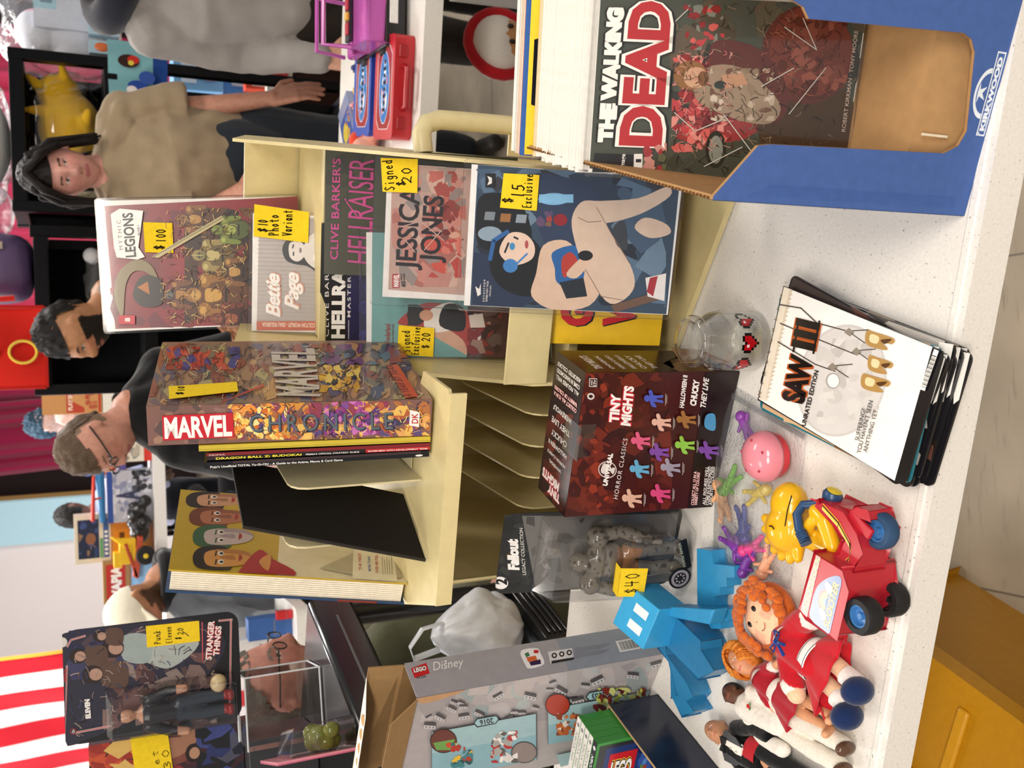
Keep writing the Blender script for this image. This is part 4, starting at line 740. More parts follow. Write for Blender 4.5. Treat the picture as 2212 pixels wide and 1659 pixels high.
# glass jar with pixel hearts, lying? standing mouth up, tilted towards us
jr = thing('glass_jar', 'small clear glass jar printed with a row of red pixel hearts', 'jar', (.045, .962, .742))
m = MB(); H_ = .098
prof = [(.001, .0), (.034, .0), (.0375, .004), (.038, .02), (.038, .055), (.036, .066), (.029, .076), (.0262, .081), (.0265, .085), (.0315, .0885), (.0325, .0935), (.030, .098), (.0255, .0985), (.0228, .094), (.0222, .082), (.025, .076), (.033, .064), (.0355, .055), (.0355, .02), (.034, .007), (.03, .005), (.001, .005)]
m.lathe(prof, 'ffffff', 40, False); m.build('glass', 'jar', jr, smooth=True, ang=60)
m = MB()
HT = ['.XX.XX.', 'XRRXRRX', 'XRWRRRX', 'XRRRRRX', '.XRRRX.', '..XRX..', '...X...']
def pix(a0, half=False):
    for r, row in enumerate(HT):
        for c, ch in enumerate(row):
            if ch == '.': continue
            col = {'X': '16100f', 'R': 'b8141c', 'W': 'f0e6e4'}[ch]
            if half and c > 3 and ch != 'X': continue
            px = .0036; b0 = a0 + (c - 3.5) * px / .0384; b1 = b0 + px / .0384; z1 = .047 - r * px; rr_ = .0384
            m.add([(rr_ * math.sin(b0), -rr_ * math.cos(b0), z1 - px), (rr_ * math.sin(b1), -rr_ * math.cos(b1), z1 - px), (rr_ * math.sin(b1), -rr_ * math.cos(b1), z1), (rr_ * math.sin(b0), -rr_ * math.cos(b0), z1)], [(0, 1, 2, 3)], col)
pix(-.95); pix(-.13); pix(.68, True)
m.build('printed_hearts', 'gloss', jr)

# stack of film sleeves
def rot2(p, d, o): c, s = math.cos(R(d)), math.sin(R(d)); return (o[0] + p[0] * c - p[1] * s, o[1] + p[0] * s + p[1] * c)
q = [(1644, 860), (1695, 630), (2039, 747), (1954, 1052)]
def sleeve(label, i, dx, dy, da, bodyc, paint=None):
    t = thing('disc_sleeve', label, 'film sleeve', (-.006 + dx, .7805 + dy, .742 + i * .0034), (0, 0, -21.5 + da), 'stack of rental film sleeves')
    m = MB(); m.prism(rr(-.0715, -.118, .0715, .118, .008), 0, .0026, bodyc); a = Art(m, (-.0715, -.118, .0026), (1, 0, 0), (0, 1, 0), .143, .236, q)
    if paint: paint(a)
    else:
        a.poly([(1650, 858), (1697, 636), (2012, 738), (1930, 1040)], ['caa882', 'b8b2aa', 'd2cdc4', '3c3230'][i % 4]); a.busy(1660, 660, 1990, 1010, [['7a5a3c', '3a2a20', 'd0b088'], ['8a8680', '55504c'], ['a09a94', 'c6bfb6'], ['5a3a30', '231a18']][i % 4], 16, 14, 50, i)
        a.rect(1998, 740, 2034, 860, 'efece6')
    m.build('card', 'gloss', t); return t
rd = random.Random(12)
for i in range(9):
    lab = ['dark sleeve at the very bottom of the film sleeve stack', 'second sleeve from the bottom of the film stack', 'third sleeve from the bottom of the film stack', 'fourth sleeve from the bottom of the film stack', 'middle sleeve of the film stack', 'fourth sleeve below the white SAW sleeve', 'third sleeve below the white SAW sleeve', 'second sleeve below the white SAW sleeve, a strip of faces showing', 'teal-edged sleeve directly under the white SAW sleeve'][i]
    s_ = sleeve(lab, i, rd.uniform(-.004, .004) + (.006 if i == 7 else 0), rd.uniform(-.004, .004) + (-.006 if i < 4 else 0), rd.uniform(-1.5, 1.5) + (-4 if i == 7 else 3 if i == 8 else 0), '17161a' if i != 8 else '1f6a78')
def p_saw(a):
    a.bg('141317'); a.poly([(1646, 858), (1696, 632), (2012, 738), (1930, 1041)], 'f1eeea'); a.poly([(1646, 858), (1696, 632), (1712, 637), (1662, 862)], 'e3d8c6')
    for k in range(26): y = 858 - k * 8.6; a.poly([(1659 + k * 1.9, y), (1661 + k * 1.9, y - 8), (1668 + k * 1.9, y - 5)], 'cfc2ae')
    a.ell(1815, 818, 92, 120, 'c9c4c2', 40, rot=16); a.ell(1815, 818, 88, 115, 'd3cfcc', 40, rot=16); a.busy(1760, 730, 1880, 910, ['cbc6c2', 'd8d4d0', 'bfb9b6'], 26, 8, 26, 91); a.ell(1795, 818, 15, 17, 'a9a4a0', 24); a.ell(1796, 818, 12, 14, 'f1eeea', 24)
    for P in ([(1690, 668), (1730, 672), (1762, 700), (1820, 712)], [(1690, 705), (1770, 735), (1845, 762)], [(1685, 742), (1760, 785), (1800, 798)]): a.line(P, 2.4, '4a423c')
    for x, y in ((1830, 714), (1846, 754), (1796, 788)):
        a.poly([(x - 12, y + 2), (x - 2, y - 8), (x + 10, y + 2), (x, y + 10)], '8c8276'); a.line([(x + 6, y - 2), (x + 40, y - 6)], 2, '4a423c'); a.line([(x + 4, y + 4), (x + 32, y + 22)], 2, '4a423c')
    for x, y, w_ in ((1893, 726, 1.1), (1895, 778, .95), (1885, 818, 1.1)):
        a.blob([(x - 26 * w_, y + 10), (x - 24 * w_, y - 16), (x - 6, y - 13), (x + 30 * w_, y - 2), (x + 26 * w_, y + 10), (x + 6, y + 6), (x + 18 * w_, y + 22), (x - 8, y + 20)], 'b08a50'); a.blob([(x - 18 * w_, y + 6), (x - 16 * w_, y - 9), (x, y - 4), (x - 4, y + 10)], 'e6d2a4'); a.blob([(x + 4, y + 2), (x + 26 * w_, y - 1), (x + 14, y + 10)], '5a3a1c')
    for bo, cl in ((.10, 'b0521c'), (.05, '120c0a')): a.text('SAW', (1734, 868), (1754, 772), 42, cl, bo, sp=.92); a.text('III', (1757, 758), (1768, 700), 46, cl, bo * .8, sp=1.0)
    a.line([(1726, 700), (1716, 760)], 4, '120c0a'); a.line([(1768, 696), (1756, 762)], 4, '120c0a'); a.text('UNRATED EDITION', (1740, 914), (1767, 798), 9, '2a221e', .03)
    a.text('SUFFERING?', (1853, 946), (1867, 878), 10, '3c342e', .0); a.text("YOU HAVEN'T SEEN", (1857, 974), (1883, 860), 10, '3c342e', .0); a.text('ANYTHING YET...', (1871, 972), (1896, 872), 10, '3c342e', .0); a.text('WIDESCREEN', (1651, 858), (1694, 648), 6, '6a5a4a', .0, sp=2.6)
    a.poly([(1988, 832), (2020, 742), (2031, 746), (2000, 836)], 'f0eeea')
    for k in range(24): t = k / 23; a.line([(1990 + 24 * t + 2, 826 - 70 * t), (2000 + 24 * t + 2, 829 - 70 * t)], [1.1, .6, 1.8][k % 3], '18181a')
sleeve('white SAW III film sleeve with hanging teeth, top of the stack', 9, 0, 0, 0, '141317', p_saw)

# clear zip bag with small toys
zb = thing('zip_bag', 'clear plastic zip bag holding small coloured toy figures', 'plastic bag', (0, 0, 0))
C4 = [V((-.250, 1.062, 0)), V((-.262, .906, 0)), V((-.064, .868, 0)), V((.0, 1.032, 0))]          # bottom-left, bottom-right, mouth-right, mouth-left on the table
def bagz(u, v, top):
    p = (C4[0] * (1 - u) + C4[3] * u) * (1 - v) + (C4[1] * (1 - u) + C4[2] * u) * v; ed = min(u, 1 - u, v, 1 - v); f = min(1, ed * 7)
    h = (.038 * math.exp(-((u - .52) ** 2 / .10 + (v - .5) ** 2 / .13)) + .004) * f; n = noise.noise(V((u * 9, v * 9, 3.3))) * .004 * f + noise.noise(V((u * 23, v * 17, 1.3))) * .0016 * f
    return (p.x, p.y, .7425 + (h + n if top else 0))
m = MB(); m.grid(lambda u, v: bagz(u, v, 1), 44, 40, 'ffffff'); m.build('top_film', 'bag', zb, smooth='full')
m = MB(); m.grid(lambda u, v: bagz(u, v, 0), 4, 4, 'ffffff'); m.build('bottom_film', 'film', zb)
m = MB()
for k in (0, .012, .022): m.tube([C4[3] * (1 - .04 - k) + C4[0] * (.04 + k) + V((0, 0, .7465)), C4[2] * (1 - .04 - k) + C4[1] * (.04 + k) + V((0, 0, .7465))], .0011, 'dfe6ea', 6)
m.build('zip_seal', 'bag', zb)
def minifig(name, label, loc, rz, col, s=.034, arms=1):
    t = thing(name, label, 'toy figure', loc, (0, 0, rz), 'small toys in the zip bag'); m = MB()
    m.ball((0, s * .75, 0), s * .24, col, 12, 8); m.limb([(0, s * .5, 0), (0, s * .1, 0)], [s * .2, s * .17], col, 10)
    for sg in (-1, 1):
        m.limb([(sg * s * .2, s * .45, 0), (sg * s * (.42 if arms else .3), s * (.3 if sg < 0 else .62), s * .05)], [s * .09, s * .07], col, 8); m.limb([(sg * s * .1, s * .08, 0), (sg * s * .22, -s * .35, 0)], [s * .12, s * .09], col, 8); m.ball((sg * s * .24, -s * .40, s * .03), (s * .1, s * .14, s * .09), col, 8, 6)
    m.build('body', 'plastic', t, smooth='full'); return t
for lab, x, y, rz, c, s in (('tan toy figure in the zip bag, nearest the dark red carton', -.172, 1.020, -75, 'e0a878', .040), ('green toy figure lying in the middle of the zip bag', -.132, .998, 40, '6fae3c', .036), ('yellow toy figure beside the red capsule in the zip bag', -.150, .958, 200, 'c9b030', .034), ('purple toy figure at the far corner of the zip bag by the blister pack', -.214, 1.010, 150, '7a3a9c', .036), ('pink toy figure in the bottom corner of the zip bag', -.214, .955, 20, 'd8448c', .036), ('dark blue toy figure under the tan one in the zip bag', -.182, .982, 100, '343a8c', .034), ('violet toy figure beside the pink one in the zip bag', -.230, .972, 60, '6c3494', .034), ('purple toy figure above the red capsule in the zip bag', -.072, .965, -60, '86409c', .032), ('second tan toy figure at the bottom edge of the zip bag', -.226, .935, 60, 'e2a684', .034)):
    minifig('toy_figure', lab, (x, y, .7525), rz, c, s)
cp = thing('toy_capsule', 'round toy capsule with pink clear dome and red base in the zip bag', 'toy capsule', (-.098, .918, .745), (0, 0, 0))
m = MB(); m.lathe([(.001, 0), (.020, 0), (.028, .006), (.030, .016), (.0305, .020)], 'd9303c', 28); m.build('base', 'plastic', cp, smooth=True)
m = MB(); m.lathe([(.0315, .018), (.0315, .022), (.030, .029), (.025, .037), (.016, .043), (.006, .0455), (.0005, .046)], 'e58a98', 28); m.build('dome', 'gloss', cp, smooth='full')
m = MB()
for k in range(5): an = k * 1.26; m.ball((.02 * math.cos(an), .02 * math.sin(an), .0405), (.0022, .0022, .0008), 'b03a50', 8, 6)
m.build('air_hole', 'matte', cp)

# blister pack with an armoured figure
fb = thing('blister_pack', 'clear blister pack with a grey armoured figure on a Fallout card, noted $40', 'toy package', (-.243, 1.148, .7415), (-7, 0, -21))
FQ = [(1087, 1280), (1135, 1120), (1515, 1112), (1460, 1290)]
w_, h_ = .124, .268
def hang(w, h, r=.014): return rr(-w / 2, 0, w / 2, h, r)
m = MB(); cut = [(-.014, h_ - .022), (-.014, h_ - .030), (-.004, h_ - .034), (.012, h_ - .034), (.012, h_ - .028), (.003, h_ - .026), (.001, h_ - .010), (-.006, h_ - .010), (-.006, h_ - .022)]
m.prism(hang(w_, h_), 0, .0012, '2a2b2c', ax='y', holes=[cut])
a = Art(m, (-w_ / 2, -.0002, 0), (1, 0, 0), (0, 0, 1), w_, h_, FQ)
a.busy(1100, 1122, 1170, 1275, ['2c2e2d', '363836', '242627'], 24, 6, 20, 95); a.rect(1165, 1124, 1500, 1284, '6e6c6a'); a.busy(1170, 1126, 1490, 1280, ['5c5a58', '7a7876', '4a4846', '8a8784'], 40, 8, 26, 96)
a.ell(1102, 1257, 14, 13, 'f0eeec'); a.text('2', (1112, 1262), (1114, 1250), 20, '161616', .05); a.ell(1096, 1184, 7, 7, 'd0ceca', 14); a.ell(1096, 1184, 5.8, 5.8, '2a2b2c', 14); a.text('17+', (1099, 1188), (1100, 1180), 4, 'e0deda', .03)
a.text('Fallout', (1140, 1233), (1148, 1170), 19, 'f2f0ee', .06, sp=.92); a.text('LEGACY COLLECTION', (1152, 1244), (1162, 1148), 6.5, 'd8d6d2', .01)
m.build('backing_card', 'print', fb)
m = MB(); fr = (.012, .215)
m.hexa([(-.060, 0, .002), (.060, 0, .002), (.060, -.002, fr[1]), (-.060, -.002, fr[1])][:0] + [(-.061, -.002, .002), (-.052, -.052, .002), (.052, -.052, .002), (.061, -.002, .002), (-.061, -.002, .218), (-.050, -.052, .200), (.050, -.052, .200), (.061, -.002, .218)], 'ffffff'); m.build('bubble', 'film', fb, bev=.005)
# the figure: generic armoured trooper
g = MB(); GM = '77736c'; fig_ = fuse
g.at((0, -.026, 0)); 
g.limb([(-.014, 0, .018), (-.016, -.002, .052), (-.013, 0, .088)], [.010, .011, .013]); g.limb([(.014, 0, .018), (.016, -.002, .052), (.013, 0, .088)], [.010, .011, .013]); g.ball((-.016, -.006, .014), (.012, .018, .009), GM); g.ball((.016, -.006, .014), (.012, .018, .009), GM)
g.ball((0, 0, .092), (.022, .014, .014), GM); g.ball((0, 0, .118), (.027, .017, .022), GM); g.ball((0, -.002, .138), (.030, .018, .014), GM); g.ball((0, -.002, .160), (.014, .015, .016), GM); g.ball((0, -.014, .156), (.006, .006, .006), GM)
for sg in (-1, 1): g.ball((sg * .036, 0, .140), (.016, .017, .015), GM); g.limb([(sg * .040, 0, .132), (sg * .046, -.004, .106), (sg * .040, -.012, .082)], [.010, .010, .009]); g.ball((sg * .038, -.014, .074), (.008, .008, .010), GM); g.limb([(sg * .008, -.012, .150), (sg * .014, -.016, .134)], [.003, .003])
g.limb([(.040, -.02, .09), (.042, -.03, .06)], [.004, .004])
fg = fuse(g, 'armoured_figure', 'gloss', fb, .0016, lambda p: '8a6448' if .075 < p.z < .112 and abs(p.x) < .022 else ('45413c' if noise.noise(p * 160) > .3 else '6b665e'), 2)
fg['label'] = 'grey and brown armoured figure inside the bubble'
m = MB(); a = Art(m, (.016, -.0535, .012), (0, 0, 1), (-1, 0, 0), .05, .02); m.prism([(-.006, .012), (.040, .030), (.044, .020), (.0, .003)], -.0552, -.0538, '14161a', ax='y'); m.lathe([(0.0005, 0), (.017, 0)], '14161a') if False else None
m.at((-.018, -.0545, .018), (90, 0, 0)); m.lathe([(.0165, -.0008), (.0165, .0012), (.0005, .0013)], '14161a', 24); m.lathe([(.0135, .0014), (.0005, .00141)], '8f8c94', 24); m.lathe([(.0095, .0015), (.0005, .00151)], '1c1c20', 24)
for k in range(8): an = k * .785; m.box((.006 * math.cos(an), .006 * math.sin(an), .0016), (.003, .002, .0002), 'a8a5ac', (0, 0, math.degrees(an)))
m.T = Matrix(); ap = Art(m, (.0, -.0554, .0085), (.045, 0, .019), (-.019, 0, .045), .046, .010); ap.text('POWER ARMOR', (.05, .3), (.95, .3), .36, 'b9c4b8', .0, sp=1.2)
m.build('name_plate', 'print', fb)
an = Art(MB(), (-w_ / 2, -.066, 0), (1, 0, 0), (0, 0, 1), w_, h_); note(an, [(.222, .432), (.577, .440), (.558, .286), (.20, .282)], [('$', (.24, .325), (.33, .325), .065), ('40', (.33, .325), (.52, .33), .075)], fb, lift=.0)
m = MB(); m.prism([(-.0345, .1150), (.0095, .1172), (.0095, .1180), (-.0345, .1158)], -.066, -.050, 'e9c62c', ax='y'); m.build('note_fold', 'paper', fb)

# blue blocky toy figure lying on its back
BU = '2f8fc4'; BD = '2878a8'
al = thing('toy_figure', 'bright blue blocky plastic toy figure lying on its back with stepped wings', 'toy figure', (0, 0, 0))
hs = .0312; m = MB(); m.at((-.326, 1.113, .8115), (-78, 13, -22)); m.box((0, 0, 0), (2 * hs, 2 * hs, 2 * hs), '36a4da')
ex_ = Art(m, (-hs, -hs - .0002, -hs), (1, 0, 0), (0, 0, 1), 2 * hs, 2 * hs); 
for x in (.19, .58): ex_.poly([(x, .21), (x + .2, .21), (x + .2, .615), (x, .615)], 'f4f6f8')
m.T = Matrix(); m.build('head', 'plastic', al, bev=.0012, smooth=True)

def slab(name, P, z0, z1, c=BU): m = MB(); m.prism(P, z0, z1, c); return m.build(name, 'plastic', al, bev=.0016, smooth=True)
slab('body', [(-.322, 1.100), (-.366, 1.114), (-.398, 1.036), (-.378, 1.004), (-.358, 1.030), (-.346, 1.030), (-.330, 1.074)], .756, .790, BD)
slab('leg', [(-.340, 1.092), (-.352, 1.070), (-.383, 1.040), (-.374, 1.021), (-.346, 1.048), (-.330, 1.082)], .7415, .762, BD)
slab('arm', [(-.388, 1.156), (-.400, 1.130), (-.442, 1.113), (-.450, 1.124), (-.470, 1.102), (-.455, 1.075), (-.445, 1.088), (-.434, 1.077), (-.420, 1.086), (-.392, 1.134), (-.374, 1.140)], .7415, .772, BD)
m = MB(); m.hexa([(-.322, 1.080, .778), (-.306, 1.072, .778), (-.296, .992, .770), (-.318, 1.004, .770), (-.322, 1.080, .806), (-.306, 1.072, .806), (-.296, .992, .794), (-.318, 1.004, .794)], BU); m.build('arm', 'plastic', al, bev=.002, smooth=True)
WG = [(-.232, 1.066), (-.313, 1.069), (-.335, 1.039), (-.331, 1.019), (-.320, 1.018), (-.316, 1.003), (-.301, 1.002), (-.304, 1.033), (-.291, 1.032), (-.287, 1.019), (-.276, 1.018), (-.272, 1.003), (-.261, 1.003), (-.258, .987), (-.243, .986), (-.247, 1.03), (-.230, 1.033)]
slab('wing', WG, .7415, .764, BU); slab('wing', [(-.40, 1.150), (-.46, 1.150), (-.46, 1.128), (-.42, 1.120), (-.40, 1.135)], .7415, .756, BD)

# red toy scooter on its side with a yellow bird rider
sc = thing('toy_scooter', 'red plastic toy scooter lying on its side, blue wheels, WOODSTOCK SCOOTER decal', 'toy scooter', (-.238, .757, .742), (0, 0, -19))
RD = 'b5202f'
m = MB(); m.prism([(-.030, -.018), (-.034, .024), (-.028, .036), (.042, .033), (.044, -.008), (.024, -.018)], .012, .080, RD); m.build('rear_box', 'plastic', sc, bev=.003, smooth=True)
m = MB(); m.prism([(.040, -.010), (.040, .020), (.050, .016), (.064, .014), (.074, .030), (.082, .058), (.090, .056), (.094, .020), (.080, -.004), (.062, -.012)], .028, .066, RD); m.build('body', 'plastic', sc, bev=.003, smooth=True)
m = MB(); m.prism([(.070, .070), (.082, .074), (.098, .012), (.090, .008)], .034, .060, RD); m.prism([(.094, .014), (.104, .010), (.106, -.006), (.098, -.012)], .030, .064, RD); m.box((.088, .0, .062), (.012, .034, .005), RD, (0, 0, -14)); m.box((.088, .0, .026), (.012, .034, .005), RD, (0, 0, -14)); m.build('front_fork', 'plastic', sc, bev=.002, smooth=True)
def wheel(x, y, z, r, wd, col, hub): 
    m = MB(); m.at((x, y, z)); m.lathe([(r * .62, -wd / 2), (r * .9, -wd / 2), (r, -wd * .3), (r, wd * .3), (r * .9, wd / 2), (r * .62, wd / 2), (r * .62, -wd / 2)], col, 28, False); o = m.build('wheel', 'rubber', sc, smooth=True)
    m = MB(); m.at((x, y, z)); m.lathe([(r * .64, -wd * .42), (r * .64, wd * .36), (r * .5, wd * .38), (r * .44, wd * .12), (r * .2, wd * .1), (r * .16, wd * .3), (.0005, wd * .32)], hub, 24); m.build('hub', 'plastic', o, smooth=True)
wheel(.085, -.012, .045, .019, .016, '2c4a6c', '3f78b4'); wheel(.006, -.018, .014, .019, .020, '1c1c1e', '1c1c1e'); wheel(.003, -.034, .066, .0195, .020, '1c1c1e', '3f78b4')
m = MB(); m.tube([(.080, .066, .055), (.072, .082, .062), (.062, .080, .070), (.050, .068, .074), (.044, .056, .074)], .0052, '24466e', 12); 
for k in range(6): m.tube([(.0485 - k * .0016, .0655 - k * .0022, .074), (.0478 - k * .0016, .0645 - k * .0022, .074)], .0066, '24466e', 12)
m.build('handlebar', 'plastic', sc, smooth=True)
m = MB(); m.at((.092, .056, .050), (0, 90, -10)); m.lathe([(.010, -.003), (.011, .003), (.0095, .006), (.0085, .0075), (.0005, .0085)], '24466e', 20); m.build('headlamp', 'plastic', sc, smooth=True)
m = MB(); m.at((.0925, .0555, .050), (0, 90, -10)); m.lathe([(.0082, .0078), (.0005, .0092)], 'e8c83c', 18); m.build('lamp_sticker', 'gloss', sc, smooth=True)
m = MB(); a = Art(m, (-.034, -.010, .0803), (1, 0, 0), (0, 1, 0), .078, .048); a.poly([(.0, .72), (.06, .95), (.96, .90), (.97, .72)], 'c8303a'); a.blob([(.02, .10), (.05, .62), (.25, .68), (.55, .62), (.80, .30), (.84, .02), (.4, .0), (.1, .0)], '1d5496')
for bo, cl in ((.07, '201a16'), (.015, 'ecd03c')): a.text('WOODSTOCK', (.06, .76), (.93, .72), .14, cl, bo); a.text('SCOOTER', (.08, .06), (.76, .06), .17, cl, bo, .2)
for r, c in ((.17, 'd8402c'), (.13, 'e8a03c'), (.09, 'e8d04c'), (.05, '2c6aa8')): a.ell(.42, .28, r, r * 1.5, c, 20, 0, 180)
for x in (.22, .62): a.ell(x, .28, .07, .09, 'eef0f2', 10); a.ell(x + .03, .36, .05, .07, 'eef0f2', 10)
m.build('side_decal', 'gloss', sc)
m = MB()
for k, c in enumerate(('e0923c', '3a2a24', 'e8cc4c', 'f0dc7c')): 
    P = [(.088 - k * .0018, .050), (.080 - k * .0018, .024), (.066 - k * .0018, .004 - k * .001), (.052, -.002 - k * .0022), (.046, .004 - k * .0022)]
    Art(m, (0, 0, .0665), (1, 0, 0), (0, 1, 0), 1, 1).line(P, .0016, c)
m.build('stripe_decal', 'gloss', sc)
# generic yellow toy bird riding it
YB = 'e8b01c'; g = MB(); hx, hy, hz = .026, .112, .045
g.ball((hx + .002, hy, hz), (.031, .028, .027), YB); g.ball((hx + .028, hy + .008, hz), (.026, .023, .020), YB)
for k in range(7): an = R(95 + k * 22); g.limb([(hx + .012 * math.cos(an), hy + .012 * math.sin(an) - .006, hz), (hx + .033 * math.cos(an), hy + .036 * math.sin(an), hz + .004)], [.012, .006], n=10)
g.limb([(hx + .006, hy - .02, hz), (hx + .012, hy - .055, hz), (hx + .014, hy - .074, hz)], [.014, .016, .015]); g.limb([(hx + .012, hy - .04, hz + .010), (hx + .026, hy - .045, hz + .018), (hx + .036, hy - .050, hz + .020)], [.008, .007, .006]); 
g.limb([(hx + .02, hy - .078, hz + .012), (hx + .042, hy - .062, hz + .014), (hx + .046, hy - .048, hz + .014)], [.009, .010, .009]); g.limb([(hx + .02, hy - .078, hz - .012), (hx + .042, hy - .062, hz - .014), (hx + .046, hy - .048, hz - .014)], [.009, .010, .009])
br = fuse(g, 'rider', 'gloss', sc, .0016, lambda p: YB, 3); br['label'] = 'yellow plastic toy bird rider'
m = MB(); m.tube([(hx + .006, hy - .006, hz + .0285), (hx + .0075, hy - .002, hz + .0285), (hx + .006, hy + .002, hz + .0288)], .0008, '1a1410', 6); m.tube([(hx + .014, hy - .016, hz + .0232), (hx + .030, hy - .011, hz + .0195), (hx + .046, hy - .006, hz + .0130)], .0006, '1a1410', 6); br2 = m.build('face_lines', 'matte', br)

# four dolls lying in a row; built standing (up = +z, front = -y), then laid down face up
def laydown(name, label, x, y, z, ang): return thing(name, label, 'doll', (x, y, z), (-90, 0, ang), None)
def yarn(t, n=260):
    m = MB(); rd = random.Random(4)
    for k in range(n):
        u = rd.uniform(-1, 1); v = rd.uniform(-1.1, 1); X = u * .045; Z = -.002 + v * .040
        if abs(X) < .026 and -.045 < Z < .017: continue
        if X * X / .0022 + Z * Z / .0020 > 1.05 or (Z < -.02 and abs(X) < .024): continue
        yy = -.010 - .018 * max(0, 1 - (X * X + Z * Z) / .0019); m.ball((X, yy, Z), (.0052, .0048, .0068), rd.choice(('c8642a', 'd06c2c', 'b85a24')), 8, 6, (rd.uniform(-40, 40), 0, rd.uniform(-40, 40)))
    m.ball((0, .006, -.004), (.046, .018, .043), 'c0602a', 20, 12); return m.build('yarn_hair', 'cloth', t, smooth='full')
d1 = laydown('rag_doll', 'rag doll with curly orange yarn hair, red dress and blue shoes, largest of the dolls', -.296, .926, .766, -21)
SK = 'f0c8a4'; DR = 'c0202c'
g = MB(); g.ball((0, 0, 0), (.035, .018, .035), SK, 24, 16)
g.limb([(0, .004, -.03), (0, .004, -.045)], [.012, .012]); g.limb([(0, .002, -.05), (0, .002, -.085)], [.020, .019], flat=.7)
g.limb([(.014, .002, -.09), (.012, .004, -.125), (.006, .004, -.150)], [.010, .010, .010]); g.limb([(-.014, .002, -.09), (-.018, .004, -.125), (-.026, .004, -.145)], [.010, .010, .010])
g.limb([(.018, .002, -.048), (.036, .0, -.062), (.054, -.002, -.088 + .012)], [.012, .012, .0115]); g.limb([(-.018, .002, -.048), (-.032, -.004, -.064), (-.046, -.012, -.086)], [.012, .012, .0115])
fuse(g, 'body', 'cloth', d1, .002, lambda p: mix(SK, 'e09a84', .5) if p.z > -.03 and abs(abs(p.x) - .018) < .008 and abs(p.z + .012) < .008 else SK, 2)
yarn(d1)
m = MB(); m.ball((.011, -.0165, .006), (.0032, .0024, .0042), '141216'); m.ball((-.011, -.0165, .006), (.0032, .0024, .0042), '141216'); m.build('eye', 'gloss', d1, smooth='full')
m = MB(); m.tube([(-.006, -.0170, -.016), (-.003, -.0172, -.019), (.002, -.0172, -.0195), (.006, -.0170, -.0165)], .0006, 'b06a58', 6); m.ball((0, -.0186, -.006), .0008, 'b06a58', 6, 4); m.build('stitched_smile', 'matte', d1)
g = MB(); g.limb([(0, 0, -.046), (0, -.001, -.088)], [.0245, .0235], flat=.72); g.limb([(.016, .001, -.046), (.030, 0, -.055), (.044, -.001, -.069)], [.0145, .0145, .0150]); g.limb([(-.016, .001, -.046), (-.030, -.004, -.061), (-.041, -.010, -.077)], [.0145, .0145, .0150])
fuse(g, 'bodice', 'cloth', d1, .0022, lambda p: 'ece6e0' if (abs(p.x) > .036 and p.z < -.062 + (abs(p.x) - .036) * 0) and ((V((abs(p.x), 0, p.z)) - V((.034, 0, -.058))).length > .013) else DR, 2, .0006, 90)
def skirt(t, w0, w1, z0, z1, col, dep, nm='skirt', cx=0):
    m = MB()
    def fn(u, v): a = 2 * math.pi * u; w = w0 + (w1 - w0) * v ** .8; f = 1 + .10 * v * math.sin(a * 9) + .05 * v * math.sin(a * 5 + 1); return (cx * v + w * math.cos(a) * f, dep * (.9 + .35 * v) * math.sin(a) * f, z0 + (z1 - z0) * v + .006 * v * math.sin(a * 2 + .6))
    m.grid(fn, 90, 10, col); return m.build(nm, 'cloth', t, smooth='full', solid=.0012)
skirt(d1, .023, .056, -.086, -.124, DR, .014, cx=.001)
m = MB(); m.at((0, 0, -.0865)); m.lathe([(.0262, -.006), (.0270, -.005), (.0270, .005), (.0262, .006)], 'efe9e4', 32, False); 
for z in (-.0042, .0042): m.lathe([(.0273, z - .0004), (.0273, z + .0004)], '22284c', 32, False)
for i, p in enumerate(m.v): m.v[i] = V((p.x, p.y * .76, p.z))
m.build('sash', 'cloth', d1, smooth=True)
m = MB(); m.at((0, -.004, -.040)); m.lathe([(.011, .006), (.017, .0), (.020, -.004)], 'f0ece6', 24, False); m.build('collar', 'cloth', d1, smooth='full')
m = MB()
for P in ([(0, -.020, -.046), (-.012, -.023, -.040), (-.014, -.022, -.047), (0, -.020, -.046)], [(0, -.020, -.046), (.012, -.023, -.040), (.013, -.022, -.048), (0, -.020, -.046)], [(0, -.021, -.046), (-.007, -.023, -.064)], [(0, -.021, -.046), (.006, -.023, -.062)]): m.tube(P, .0020, '1f3c8c', 6, True, .5)
m.ball((0, -.022, -.046), .0032, '1f3c8c', 8, 6); m.build('bow', 'cloth', d1, smooth='full')
for x, z in ((.011, -.138), (-.021, -.134)):
    m = MB(); m.tube([(x, .003, z + .006), (x * 1.0, .003, z - .012)], .0115, 'efe9e4', 16); m.build('sock', 'cloth', d1, smooth=True)
for x, z in ((.010, -.158), (-.026, -.154)):
    m = MB(); m.ball((x, -.004, z), (.0155, .020, .0150), '1c2c54', 18, 12); m.build('shoe', 'cloth', d1, smooth='full')

